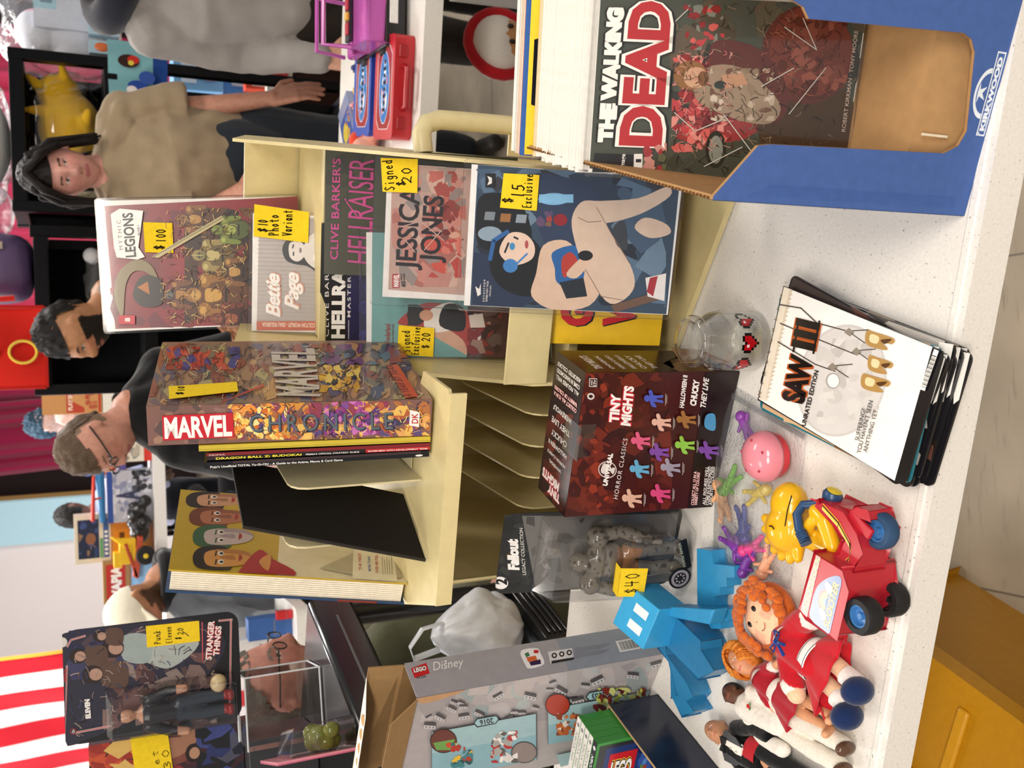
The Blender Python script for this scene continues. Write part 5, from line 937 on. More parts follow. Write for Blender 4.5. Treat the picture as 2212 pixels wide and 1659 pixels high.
d2 = laydown('doll', 'small red-haired vinyl doll in a red dress beside the rag doll', -.361, .975, .762, -21)
SK2 = 'd9a078'; M2 = Matrix.Translation((-.002, 0, .0))
g = MB(); add_head(g, M2, .046); g.limb([(0, .004, -.02), (0, .004, -.034)], [.007, .008]); g.limb([(0, .003, -.036), (0, .003, -.075)], [.014, .015], flat=.7)
for sg, e in ((1, ((.024, 0, -.048), (.036, -.002, -.058))), (-1, ((-.022, 0, -.062), (-.020, -.002, -.088)))): g.limb([(sg * .012, .002, -.036), e[0], e[1]], [.0065, .006, .0055])
for x0, x1, x2 in ((.010, .020, .030), (-.006, .002, .012)): g.limb([(x0, .003, -.08), (x1, .003, -.115), (x2, .003, -.152)], [.0085, .0072, .0052]); g.limb([(x2, .002, -.152), (x2 + .002, -.011, -.158)], [.0055, .005])
fuse(g, 'body', 'skin', d2, .0016, lambda p: face_col(M2.inverted() @ p, .046, 'd99a74', 'c86a5c', 'a85a2c', iris='4a6a7c') if p.z > -.026 else SK2, 2)
m = MB(); m.ball((-.002, .005, .004), (.0235, .019, .026), 'c87028', 24, 16); rd = random.Random(3)
for k in range(90):
    an = rd.uniform(0, 6.283); x, z = .020 * math.cos(an), .006 + .022 * math.sin(an)
    if abs(x) < .013 and z < .0: continue
    m.limb([(x * .7 - .002, -.014, z * .8 + .003), (x * 1.1 - .002, -.010, z * 1.05), (x * 1.2 - .002, .0, z * 1.1 - .004)], [.0022, .0024, .0016], rd.choice(('d07a2c', 'c06820', 'd88838')), n=6)
m.build('hair', 'hair', d2, smooth='full')
g = MB(); g.limb([(0, .001, -.036), (0, .001, -.066)], [.0165, .0165], flat=.75); g.limb([(.012, .001, -.037), (.026, 0, -.050)], [.0088, .0088]); g.limb([(-.012, .001, -.037), (-.022, 0, -.060)], [.0088, .0088]); fuse(g, 'bodice', 'cloth', d2, .0018, lambda p: 'e6dcd4' if abs(p.x) > .0225 and p.z < -.046 else 'a81e2c', 2, .0004, 100)
skirt(d2, .0165, .036, -.066, -.108, 'a81e2c', .012, cx=.006)
m = MB(); m.at((0, 0, -.066)); m.lathe([(.0172, -.005), (.0178, -.004), (.0178, .004), (.0172, .005)], 'e8ddd6', 28, False); m.v = [V((p.x, p.y * .78, p.z)) for p in m.v]; m.build('sash', 'cloth', d2, smooth=True)
m = MB(); m.at((0, -.002, -.032)); m.lathe([(.008, .004), (.014, -.003), (.016, -.006)], 'efe8e0', 20, False); m.build('collar', 'cloth', d2, smooth='full')

d3 = laydown('doll', 'dark-skinned male doll in a white suit with red collar and flower', -.412, 1.003, .758, -12)
M3 = Matrix.Rotation(R(-25), 4, 'Z'); g = MB(); add_head(g, M3, .036); g.limb([(0, .003, -.014), (0, .003, -.028)], [.007, .008]); g.limb([(.004, .002, -.05), (.008, .002, -.09)], [.012, .012])
g.limb([(.026, 0, -.09), (.022, -.006, -.102)], [.004, .004]); fuse(g, 'body', 'skin', d3, .0014, lambda p: face_col(M3.inverted() @ p, .036, '5c3a28', '6c3c34', '120c0a', None, '17110f', iris='120c0a') if p.z > -.020 else '5c3a28', 1)
g = MB(); g.limb([(0, .001, -.030), (.006, .001, -.062), (.012, .001, -.088)], [.0215, .021, .022], flat=.6); g.limb([(.018, .001, -.032), (.030, 0, -.060), (.028, -.004, -.090)], [.0095, .009, .009]); g.limb([(-.018, .001, -.032), (-.028, 0, -.062), (-.018, -.006, -.104)], [.0095, .009, .010]); fuse(g, 'jacket', 'cloth', d3, .0018, lambda p: 'e9e2d8', 2, .0010, 70, 2)
g = MB(); g.limb([(.022, .001, -.090), (.030, .001, -.140), (.036, .001, -.188)], [.0125, .0115, .0105]); g.limb([(.004, .001, -.090), (.004, .001, -.140), (.010, .001, -.188)], [.0125, .0115, .0105]); fuse(g, 'trousers', 'cloth', d3, .0018, lambda p: 'e4dccf', 2, .0009, 60, 4)
m = MB(); m.at((0, .001, -.0235)); m.lathe([(.0085, -.004), (.0095, -.002), (.0092, .004)], 'b3222a', 20, False); m.build('collar', 'cloth', d3, smooth=True)
m = MB(); m.ball((.008, -.0135, -.044), (.003, .002, .003), 'c0222a', 8, 6); m.ball((.005, -.013, -.047), (.0035, .001, .0016), '4c6a3c', 6, 4); m.ball((.011, -.013, -.046), (.0035, .001, .0016), '6a8a5c', 6, 4); m.build('flower', 'cloth', d3)
for x in (.037, .011): m = MB(); m.ball((x, -.004, -.196), (.0085, .014, .0075), '5c4030', 14, 10); m.build('shoe', 'gloss', d3, smooth='full')

d4 = laydown('doll', 'bald male doll in a black tuxedo with bow tie and red cummerbund', -.474, 1.040, .758, -4)
M4 = Matrix.Rotation(R(18), 4, 'Z'); g = MB(); add_head(g, M4, .042); g.limb([(0, .003, -.018), (0, .003, -.032)], [.008, .009]); g.limb([(0, .002, -.055), (0, .002, -.1)], [.012, .012]); fuse(g, 'body', 'skin', d4, .0015, lambda p: face_col(M4.inverted() @ p, .042, 'c08a68', 'b8705c', '4a2c1c', iris='2c3c4c') if p.z > -.024 else 'c08a68', 1)
g = MB(); g.limb([(0, .001, -.036), (0, .001, -.085)], [.0225, .021], flat=.62); g.limb([(.020, .001, -.037), (.034, 0, -.072), (.036, -.004, -.106)], [.0105, .010, .009]); g.limb([(-.020, .001, -.037), (-.034, 0, -.072), (-.036, -.004, -.106)], [.0105, .010, .009])
fuse(g, 'tuxedo_jacket', 'cloth', d4, .0018, lambda p: '0d0d0f', 2, .0006, 70)
m = MB(); m.prism([(-.011, -.034), (.011, -.034), (.012, -.068), (-.012, -.068)], -.0158, -.0140, 'efe6dc', ax='y'); m.build('shirt_front', 'cloth', d4, bev=.001)
m = MB(); m.prism([(.008, -.030), (.020, -.036), (.018, -.058), (.0105, -.070)], -.0172, -.0152, '2a2c30', ax='y'); m.prism([(-.008, -.030), (-.020, -.036), (-.018, -.058), (-.0105, -.070)], -.0172, -.0152, '2a2c30', ax='y'); m.build('lapels', 'gloss', d4, bev=.0006)
m = MB(); m.prism([(-.009, -.028), (0, -.032), (.009, -.028), (.009, -.039), (0, -.035), (-.009, -.039)], -.0190, -.0160, '0c0c0e', ax='y'); m.build('bow_tie', 'cloth', d4, bev=.0008)
m = MB(); [m.ball((0, -.0162, z), .0016, 'b8b0a8', 8, 6) for z in (-.047, -.058)]; m.build('shirt_buttons', 'plastic', d4)
m = MB(); m.at((0, .001, -.078)); m.lathe([(.0225, -.011), (.0232, -.004), (.0228, .0), (.0234, .005), (.0226, .010)], 'b01c26', 28, False); m.v = [V((p.x, p.y * .68, p.z)) for p in m.v]; m.build('cummerbund', 'cloth', d4, smooth=True)
g = MB(); g.limb([(.010, .001, -.090), (.012, .001, -.19)], [.0125, .010]); g.limb([(-.010, .001, -.090), (-.012, .001, -.19)], [.0125, .010]); fuse(g, 'trousers', 'cloth', d4, .002, lambda p: '0d0d0f', 2)

# big open toy brick carton, standing upside down on its end
lb = thing('toy_box', 'open grey LEGO Disney carton standing on end, torn top flaps, upside-down 2016 pictures', 'box', (-.408, 1.188, .7415), (0, 0, -33))
W, Dp, Hh = .215, .06, .387; m = MB()
m.box((-W / 2, .001, Hh / 2), (W, .002, Hh), 'a89f9c'); m.box((-W / 2, Dp - .001, Hh / 2), (W, .002, Hh), '8a6c48'); m.box((-.001, Dp / 2, Hh / 2), (.002, Dp, Hh), 'a6a2a8'); m.box((-W + .001, Dp / 2, Hh / 2), (.002, Dp, Hh), '8a6c48'); m.box((-W / 2, Dp / 2, .001), (W, Dp, .002), 'a6a2a8')
FQ = [(855, 1734), (907, 1507), (1436, 1412), (1353, 1621)]
a = Art(m, (-W, -.0002, 0), (1, 0, 0), (0, 0, 1), W, Hh, FQ); a.bg('aaa3a4'); a.busy(905, 1430, 1440, 1560, ['9c9698', 'b4aeb0', 'a8b0b0', '96a0a2', 'b8aeac'], 60, 14, 40, 101)
rd = random.Random(7)
for k in range(26):                                          # little bricks drifting in a band along the edge
    t = rd.random(); x = 912 + t * 520; y = 1512 - t * 88 + rd.uniform(8, 80) * (1 if t < .5 else .7); s_ = rd.uniform(7, 14); an = rd.uniform(-.6, .6); c, s2 = math.cos(an), math.sin(an); f = lambda X, Y: (x + X * c - Y * s2, y + X * s2 + Y * c)
    a.poly([f(-s_, -s_ * .55), f(s_, -s_ * .55), f(s_, 0), f(-s_, 0)], '4c484c'); a.poly([f(-s_, 0), f(s_, 0), f(s_, s_ * .6), f(-s_, s_ * .6)], 'c9c6c8')
    for q in (-.6, 0, .6): X, Y = f(s_ * q, s_ * .3); a.ell(X, Y, s_ * .2, s_ * .2, '8a868a', 8)
def panel(x0, y0, x1, y1, yr, tx, ty):
    sl = -.18; f = lambda X, Y: (X, Y + (X - x0) * sl)
    a.poly([f(x0 - 1, y0 - 1), f(x1 + 1, y0 - 1), f(x1 + 1, y1), f(x0 - 1, y1)], '3a3a3e'); a.poly([f(x0, y0), f(x1, y0), f(x1, y1), f(x0, y1)], '9cbcc2'); a.poly([f(x0, y0 + (y1 - y0) * .45), f(x1, y0 + (y1 - y0) * .45), f(x1, y1), f(x0, y1)], '86aeba')
    X, Y = f(tx, ty); a.poly([(X - 26, Y + 2), (X - 18, Y - 8), (X + 24, Y - 15), (X + 30, Y - 6), (X + 22, Y + 4), (X - 18, Y + 12)], '2c3438'); a.poly([(X - 23, Y + 2), (X - 17, Y - 6), (X + 23, Y - 13), (X + 27, Y - 6), (X + 21, Y + 2), (X - 17, Y + 9)], '9cc0c8'); a.text(yr, (X + 16, Y - 9), (X - 13, Y - 4), 11, '2a2c30', .03)
panel(935, 1578, 1158, 1680, '2016', 1050, 1576); panel(1184, 1528, 1402, 1605, '2003', 1290, 1518)
a.ell(960, 1596, 29, 27, '2a2020'); a.ell(960, 1596, 27, 25, '6a3a34'); a.poly([(938, 1600), (984, 1592), (978, 1616), (945, 1616)], '6c9c50'); a.ell(972, 1605, 7, 6, 'c8482c'); a.ell(1204, 1518, 27, 25, '3a1a18'); a.ell(1204, 1518, 25, 23, 'a83424'); a.ell(1132, 1622, 28, 24, '2c2a2c'); a.ell(1132, 1622, 26, 22, '8a7c78')
a.busy(1060, 1575, 1118, 1645, ['d8d4d0', 'eae6e2', 'a8a4a0', '5a5652', 'b02c30'], 40, 4, 12, 102); a.busy(975, 1600, 1022, 1655, ['2c6c74', '3a8088', 'e0b83c', 'b0382c', '205058'], 34, 4, 11, 103); a.busy(1200, 1535, 1268, 1585, ['b85a2c', 'c8703c', '8a3c20', 'e6d8cc'], 40, 4, 12, 104); a.busy(1275, 1480, 1392, 1532, ['b8c060', 'c8cc80', '7a2c24', '94a048', '5a2020'], 60, 4, 13, 105)
a.poly([(1200, 1628), (1310, 1604), (1310, 1659), (1200, 1680)], '9cbcc2'); a.busy(1250, 1630, 1310, 1670, ['5a2a20', '7c4a38', '8a8078'], 20, 5, 12, 106)
a2 = Art(m, (.0002, 0, 0), (0, 1, 0), (0, 0, 1), Dp, Hh, [(907, 1507), (878, 1432), (1395, 1349), (1436, 1412)]); a2.bg('a3a0a6'); a2.poly([(1250, 1480), (1200, 1370), (1395, 1349), (1436, 1412)], '8f96a2')
a2.poly([(893, 1443), (926, 1431), (934, 1454), (901, 1464)], 'c8222c'); a2.text('LEGO', (900, 1452), (927, 1446), 9, '1a1414', .12); a2.text('LEGO', (900, 1452), (927, 1446), 9, 'f4f0ec', .05); a2.text('43226', (905, 1466), (926, 1462), 5, '2a282c', .02)
a2.text('Disney', (942, 1448), (1008, 1437), 19, 'f2f0f0', .0, .15); a2.ell(968, 1428, 3, 2, 'f2f0f0', 10)
a2.blob([(1130, 1406), (1164, 1400), (1172, 1410), (1180, 1434), (1150, 1444), (1140, 1436)], 'f0eef0'); a2.poly([(1138, 1412), (1146, 1408), (1150, 1416), (1142, 1420)], '3a7a50'); a2.poly([(1142, 1420), (1162, 1416), (1166, 1426), (1146, 1430)], 'd86a3c'); a2.poly([(1148, 1430), (1172, 1424), (1174, 1434), (1152, 1438)], '3a2450'); a2.rect(1158, 1404, 1168, 1411, 'c8222c')
a2.poly([(1188, 1408), (1240, 1400), (1244, 1424), (1194, 1434)], 'dcdadd')
for k in range(3): a2.ell(1202 + k * 16, 1416 - k * 3, 6, 6, '2a282c', 12); a2.ell(1202 + k * 16, 1416 - k * 3, 3, 3, 'dcdadd', 8)
a2.poly([(1196, 1428), (1244, 1420), (1244, 1425), (1196, 1434)], '2a282c')
for k in range(6): a2.line([(1246, 1402 + k * 4), (1322 - 8 * (k % 3), 1391 + k * 4)], 1.1, '86828c')
a2.poly([(1332, 1386), (1376, 1378), (1386, 1402), (1342, 1410)], 'dddcde')
for k in range(16): a2.line([(1340 + k * 2.3, 1388 - k * .4), (1347 + k * 2.3, 1405 - k * .4)], [1.4, .7, 1.0][k % 3], '222226')
m.build('carton', 'print', lb)
m = MB(); m.hexa([(-W, -.002, Hh), (-.002, -.002, Hh), (-.002, 0, Hh), (-W, 0, Hh), (-W, -.012, Hh + .035), (-.03, -.012, Hh + .035), (-.03, -.010, Hh + .035), (-W, -.010, Hh + .035)], '94754e'); m.build('top_flap', 'card', lb)
m = MB(); m.hexa([(-W, Dp, Hh), (-.004, Dp, Hh), (-.004, Dp + .002, Hh), (-W, Dp + .002, Hh), (-W, Dp - .01, Hh + .05), (-.012, Dp + .012, Hh + .045), (-.012, Dp + .014, Hh + .045), (-W, Dp - .008, Hh + .05)], '94754e'); m.hexa([(-W, Dp - .012, Hh + .05), (-.03, Dp + .01, Hh + .046), (-.03, Dp + .012, Hh + .046), (-W, Dp - .010, Hh + .05), (-W, Dp - .05, Hh + .058), (-.06, Dp - .03, Hh + .054), (-.06, Dp - .028, Hh + .054), (-W, Dp - .048, Hh + .058)], 'ece6dc')
for k in range(5): m.ball((-.075 - k * .026, Dp - .022 - .003 * k, Hh + .0535), (.009, .008, .0016), 'c09a68', 10, 6)
m.build('torn_flap', 'card', lb)
m = MB(); a3 = Art(m, (-W, -.0006, Hh - .075), (1, 0, 0), (0, 0, 1), W, .075); a3.blob([(.97, 1), (1, 1), (1, .1), (.96, .4), (.94, .8)], 'b9906a'); m.build('torn_edge', 'card', lb)

# row of game cases with spines up, standing in an open dark box
for k in range(5):
    lab = ['game case with red LEGO logo on its cover, front of the row of cases', 'white-spined game case directly behind the LEGO one', 'third game case of the row, counted from the LEGO one', 'fourth game case of the row, counted from the LEGO one', 'rearmost game case, against the big grey carton'][k]
    t = thing('game_case', lab, 'game case', (-.482 - .006 * .92 - (.044 - k * .0122) * .386, 1.19 + .006 * .386 - (.044 - k * .0122) * .92, .7445), (0, 0, -22.7), 'row of game cases by the grey carton')
    m = MB(); w_, d_2, h_2 = .17, .012, .135; m.box((-w_ / 2, d_2 / 2, h_2 / 2), (w_, d_2, h_2), '3c8a3c'); a = Art(m, (-w_, -.0003, 0), (1, 0, 0), (0, 0, 1), w_, h_2)
    if k == 0:
        a.rect(0, 0, .97, .97, '2a3a70'); a.rect(.93, 0, .97, .97, '2e2e34'); a.rect(0, .88, .97, .97, '2c2e33'); a.busy(.1, .1, .9, .7, ['3a5aa8', '24408c', '4c78c0', '1c2a5c'], 40, .04, .14, 5); a.poly([(.50, .48), (.86, .48), (.86, .82), (.50, .82)], 'c4242e')
        for bo, c in ((.14, 'e8c83c'), (.10, '1a1414'), (.045, 'f4f2f0')): a.text('LEGO', (.60, .78), (.60, .52), .17, c, bo, up=(1, 0))
        a.busy(.55, .1, .9, .4, ['5a8ac8', 'b0402c', '6a8a3c', 'e8eef4'], 16, .02, .06, 6)
    a = Art(m, (-w_, 0, h_2 + .0003), (1, 0, 0), (0, 1, 0), w_, d_2); a.rect(0, .05, 1, .95, '2e3036' if k == 0 else 'ece9e4'); a.ell(.93, .5, .02, .28, 'e6e6e6' if k == 0 else '8a8a8e', 12); a.text('XBOX ONE' if k == 0 else 'XBOX 360', (.86, .75), (.55, .75), .5, 'e8e8e8' if k == 0 else 'aaa8a6', .02, up=(0, -1)); a.rect(0, .05, .4, .95, '7a2c34' if k == 1 else '9a9896' if k > 1 else '3a3c44')
    m.build('case', 'gloss', t, bev=.001)
db = thing('dark_box', 'open navy blue cardboard box holding the row of game cases', 'box', (-.482, 1.19, .7412), (0, 0, -22.7))
m = MB(); H_ = .086; NV = '1c2438'
m.box((-.00125, -.059, H_ / 2), (.0025, .157, H_), NV); m.box((-.11, .0195, H_ / 2), (.22, .0025, H_), NV); m.box((-.11, -.137, .02), (.22, .0025, .04), NV); m.box((-.11, -.059, .001), (.22, .157, .002), NV); m.build('shell', 'gloss', db)
m = MB(); m.box((-.00125, -.059, H_ + .0005), (.0027, .157, .001), 'b89a70'); m.box((-.11, .0195, H_ + .0005), (.22, .0027, .001), 'b89a70'); m.build('raw_edge', 'card', db)

# ---------------------------------------------------------------- black plastic shelving unit at the left end of the table
BK = '151517'
su = thing('shelving_unit', 'black plastic shelving unit at the left behind the toy carton', 'shelving unit', (-.411, 1.80, 0), (0, 0, -22))
m = MB(); m.box((-.29, -.20, 1.09), (.60, .43, .085), BK); m.build('top_shelf', 'gloss', su, bev=.010, smooth=True)
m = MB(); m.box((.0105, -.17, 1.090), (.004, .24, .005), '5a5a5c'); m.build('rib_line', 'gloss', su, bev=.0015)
m = MB(); m.box((-.29, -.10, .70), (.60, .22, .06), BK); 
for k in range(4): m.box((.012, -.1, .68 + k * .012), (.004, .20, .004), '26262a')
m.build('lower_shelf', 'gloss', su, bev=.006, smooth=True)
m = MB(); m.box((-.29, -.10, .20), (.60, .22, .06), BK); m.build('lower_shelf', 'gloss', su, bev=.006, smooth=True)
for x, y in ((-.02, -.01), (-.02, -.19), (-.55, -.01), (-.55, -.19)): m = MB(); m.tube([(x, y, 0), (x, y, 1.05)] if (x, y) != (-.02, -.19) else [(x, y, 0), (x, y, .70)], .024, BK, 20); m.build('post', 'gloss', su, smooth=True)
pb = thing('plastic_bag', 'crumpled white plastic bag on the lower shelf of the black unit', 'plastic bag', (-.475, 1.70, .733), (0, 0, -22)); rd = random.Random(8)
def bagpt(u, v):
    a = 2 * math.pi * u; r = .085 * math.sin(math.pi * min(1, v * 1.05)) ** .6 * (1 - .35 * v); n = 1 + .22 * noise.noise(V((math.cos(a) * 2, math.sin(a) * 2, v * 5))) + .10 * noise.noise(V((math.cos(a) * 6, math.sin(a) * 6, v * 11)))
    return (r * math.cos(a) * n, r * math.sin(a) * n, .20 * v)
m = MB(); m.grid(bagpt, 60, 26, 'dfe2e8'); m.build('bag_body', 'plastic', pb, smooth='full')
m = MB(); m.tube([(-.03, 0, .17), (-.035, -.01, .225), (0, -.02, .24), (.03, -.01, .215), (.03, 0, .17)], .006, 'd5d8de', 8, True, .3); m.build('handle', 'plastic', pb, smooth=True)
TZ = 1.1335
def ontop(px, py): return (px, py, TZ)
ac = thing('acrylic_case', 'clear acrylic display case on the black shelf with a grey-haired man seen through it', 'display case', (-.50, 1.712, TZ), (0, 0, 8))
m = MB(); m.prism(rr(-.125, 0, 0, .10, .002), 0, .003, 'ffffff'); m.hexa([(-.125, 0, .003), (0, 0, .003), (0, .1, .003), (-.125, .1, .003), (-.125, 0, .133), (0, 0, .133), (0, .1, .133), (-.125, .1, .133)], 'ffffff'); m.build('panels', 'acrylic', ac)
m = MB()
for p, q_ in (((0, 0, 0), (0, 0, .134)), ((-.125, 0, .134), (0, 0, .134)), ((0, 0, .134), (0, .1, .134)), ((0, .1, 0), (0, .1, .134)), ((-.125, 0, .002), (0, 0, .002)), ((0, 0, .002), (0, .1, .002)), ((-.125, .1, .134), (0, .1, .134))): m.tube([p, q_], .0016, 'd8dadd', 6)
m.build('polished_edges', 'plastic', ac)
# blister card with a standing figure on top of the acrylic case
st = thing('blister_card', 'STRANGER THINGS figure blister card on the acrylic case, noted Punk Eleven $20', 'toy package', (-.483, 1.745, TZ + .1355), (-3, 0, 3))
FQ = [(152, 1611), (140, 1365), (528, 1328), (536, 1566)]; w_, h_ = .190, .285
m = MB(); cut = [(-.052, h_ - .001), (-.052, h_ - .016), (-.036, h_ - .030), (-.026, h_ - .03), (-.022, h_ - .022), (-.028, h_ - .02), (-.040, h_ - .010), (-.042, h_ - .001)]
ol = [p for p in rr(-w_ / 2, 0, w_ / 2, h_, .022)]
m.prism(ol, 0, .0012, '17161a', ax='y', holes=[[(-.052, h_ - .003), (-.042, h_ - .003), (-.040, h_ - .012), (-.028, h_ - .02), (-.022, h_ - .022), (-.026, h_ - .03), (-.036, h_ - .030), (-.052, h_ - .016)]]); a = Art(m, (-w_ / 2, -.0002, 0), (1, 0, 0), (0, 0, 1), w_, h_, FQ)
a.blob([(150, 1600), (140, 1400), (160, 1366), (300, 1352), (420, 1345), (500, 1400), (430, 1500), (300, 1560), (190, 1600)], '2a2838'); a.busy(150, 1360, 330, 1470, ['2c3058', '3a3a5c', '242440', '4a3a48'], 26, 12, 30, 111); a.busy(230, 1420, 480, 1590, ['6a4a48', '7c6660', '54403e', '8a7a74', '4a3034'], 50, 12, 36, 112)
a.ell(141, 1389, 11, 11, 'd8d2cc'); a.blob([(300, 1415), (360, 1370), (400, 1360), (440, 1400), (380, 1450), (330, 1440)], 'a9b0ac')
for x, y, s_ in ((250, 1404, 20), (175, 1420, 15), (208, 1460, 18), (222, 1378, 12)):
    a.blob([(x + s_ * 1.2, y - s_ * 1.3), (x + s_ * 1.2, y + s_ * 1.3), (x + s_ * 4, y + s_ * 1.6), (x + s_ * 4, y - s_ * 1.2)], '5a4238' if s_ != 20 else '9aa6a4'); a.ell(x, y, s_ * 1.25, s_ * 1.1, '2a1c18'); a.ell(x + s_ * .35, y, s_ * .8, s_ * .72, 'b08a78')
a.strokes(160, 1360, 480, 1590, ['1c1420', '8a7a74', '3c4a70', 'b09a8c'], 150, 12, 1.6, 113)
for P in ([(147, 1590), (152, 1440)], [(152, 1398), (160, 1384), (190, 1376)], [(485, 1350), (514, 1348)], [(512, 1348), (508, 1530)], [(176, 1582), (240, 1572)]): a.line(P, 4, 'd8c8c4'); a.line(P, 2, 'b8303a')
a.text('NETFLIX', (152, 1474), (152, 1446), 6, 'b82a34', .03); a.text('ELEVEN', (204, 1553), (201, 1512), 10, 'f2eeea', .06); a.ell(168, 1579, 7, 7, 'b8303a', 14); a.ell(168, 1579, 6, 6, '17161a', 14); a.text('12+', (171, 1583), (171, 1575), 6, 'e8e2de', .03)
for t, p0, p1 in (('STRANGER', (467, 1436), (474, 1350)), ('THINGS', (484, 1428), (490, 1362))):
    for bo, c in ((.10, 'b8242e'), (.03, 'f2eeea')): a.text(t, p0, p1, 13, c, bo)
a.line([(448, 1438), (447, 1352)], 2, 'd85a60')
ap = a.lifted(MB(), .0); m.build('backing_card', 'print', st)
note(a, [(322, 1358), (440, 1349), (442, 1394), (325, 1405)], [('Punk', (355, 1399), (353, 1367), 14), ('Eleven', (380, 1397), (378, 1360), 13), ('$', (400, 1390), (400, 1383), 12), ('20', (405, 1380), (405, 1363), 13)], st, lift=.001)
m = MB(); m.hexa([(-.093, 0, .012), (-.090, -.048, .012), (-.020, -.048, .012), (-.010, 0, .012), (-.093, 0, .222), (-.088, -.048, .212), (-.022, -.048, .212), (-.010, 0, .222)], 'ffffff'); m.build('bubble', 'film', st, bev=.004)
g = MB(); g.at((-.055, -.024, .018)); g.limb([(-.012, 0, .008), (-.012, 0, .05), (-.009, 0, .088)], [.009, .0105, .013]); g.limb([(.012, 0, .008), (.012, 0, .05), (.009, 0, .088)], [.009, .0105, .013]); g.limb([(0, 0, .09), (0, 0, .135)], [.017, .021], flat=.7)
g.limb([(.022, 0, .136), (.032, 0, .105), (.034, -.006, .078)], [.010, .009, .007]); g.limb([(-.022, 0, .136), (-.034, 0, .105), (-.038, -.006, .076)], [.010, .009, .007]); g.limb([(0, 0, .14), (0, 0, .155)], [.007, .007]); add_head(g, Matrix.Translation((0, 0, .170)), .032, ears=False, nu=20, nv=14); g.ball((-.012, -.008, .004), (.010, .016, .007), '0'*6); g.ball((.012, -.008, .004), (.010, .016, .007), '0'*6)
def pc(p):
    q_ = p - V((-.055, -.024, .018))
    return '1a1614' if q_.z > .180 or (q_.z > .16 and q_.y > .006) else 'b88a70' if q_.z > .146 else '1c1c22' if q_.z > .092 else 'b88a70' if q_.z > .06 and abs(q_.x) > .026 else '26303c' if q_.z > .014 else '8a2424'
f_g = fuse(g, 'figure', 'plastic', st, .0018, pc, 2); f_g['label'] = 'small figure in dark jacket and jeans inside the bubble'
m = MB(); m.ball((-.022, -.024, .040), (.016, .014, .014), 'c9b48c', 14, 10); m.build('accessory', 'plastic', st, smooth='full')
# second card pack behind, at the frame's left edge
s2 = thing('blister_card', 'second figure pack left of the STRANGER THINGS card, fiery artwork and a $30 note', 'toy package', (-.690, 1.80, TZ + .1255), (-3, 0, 6))
m = MB(); m.box((0, .02, .13), (.17, .04, .26), '3a2024'); a = Art(m, (-.085, -.0002, 0), (1, 0, 0), (0, 0, 1), .17, .26)
a.busy(.0, .66, 1, 1, ['c8502c', 'e08a3c', '9a2c20', 'd8b060', 'b03a28'], 60, .05, .18, 121); a.busy(0, .3, 1, .66, ['5a2c2c', '7a4438', '3a2230', 'a07058', '8a3030'], 60, .05, .16, 122); a.busy(0, .0, 1, .32, ['1c1e2c', '2a3060', '3c4480', '16161c', '4a4a5c'], 50, .06, .2, 123)
for x, y in ((.75, .34), (.6, .52), (.85, .55)): a.ell(x, y, .10, .05, '241816'); a.ell(x, y - .01, .06, .035, 'b08468')
m.build('pack', 'print', s2); note(a, [(.38, .70), (1.02, .74), (1.02, .50), (.38, .46)], [('er', (.44, .66), (.64, .67), .04), ('gs', (.44, .60), (.62, .61), .04), ('B.set', (.42, .54), (.86, .57), .04), ('$', (.5, .475), (.6, .48), .045), ('30', (.62, .485), (.86, .50), .045)], s2)
bxx = thing('dark_case', 'plain dark grey box on the black shelf under the second figure pack', 'box', (-.628, 1.76, TZ), (0, 0, 6)); m = MB(); m.box((-.07, .055, .062), (.14, .12, .124), '333336'); m.box((-.0005, .06, .1235), (.002, .12, .002), '6c6c70'); m.build('shell', 'plastic', bxx, bev=.002)
gp = thing('blister_pack', 'clear blister with an olive green creature toy and pink card edge by the black rail', 'toy package', (-.590, 1.565, TZ), (0, 0, 108))
m = MB(); m.box((-.04, .006, .065), (.16, .003, .13), 'd98a9a'); m.box((-.04, .0085, .065), (.16, .002, .13), 'c8607c'); m.build('backing_card', 'print', gp)
m = MB(); m.hexa([(-.115, -.045, .004), (.01, -.04, .004), (.02, .004, .004), (-.12, .004, .004), (-.11, -.04, .10), (0, -.036, .10), (.01, .004, .11), (-.115, .004, .11)], 'ffffff'); m.build('bubble', 'film', gp, bev=.006)
g = MB(); rd = random.Random(2)
for k in range(14): g.ball((-.055 + rd.uniform(-.04, .04), -.018 + rd.uniform(-.01, .01), .035 + rd.uniform(-.02, .03)), rd.uniform(.010, .018), '0' * 6, 12, 8)
cg = fuse(g, 'creature_toy', 'gloss', gp, .002, lambda p: mix('5a6430', '8a8c3c', .5 + .5 * noise.noise(p * 60)), 2)

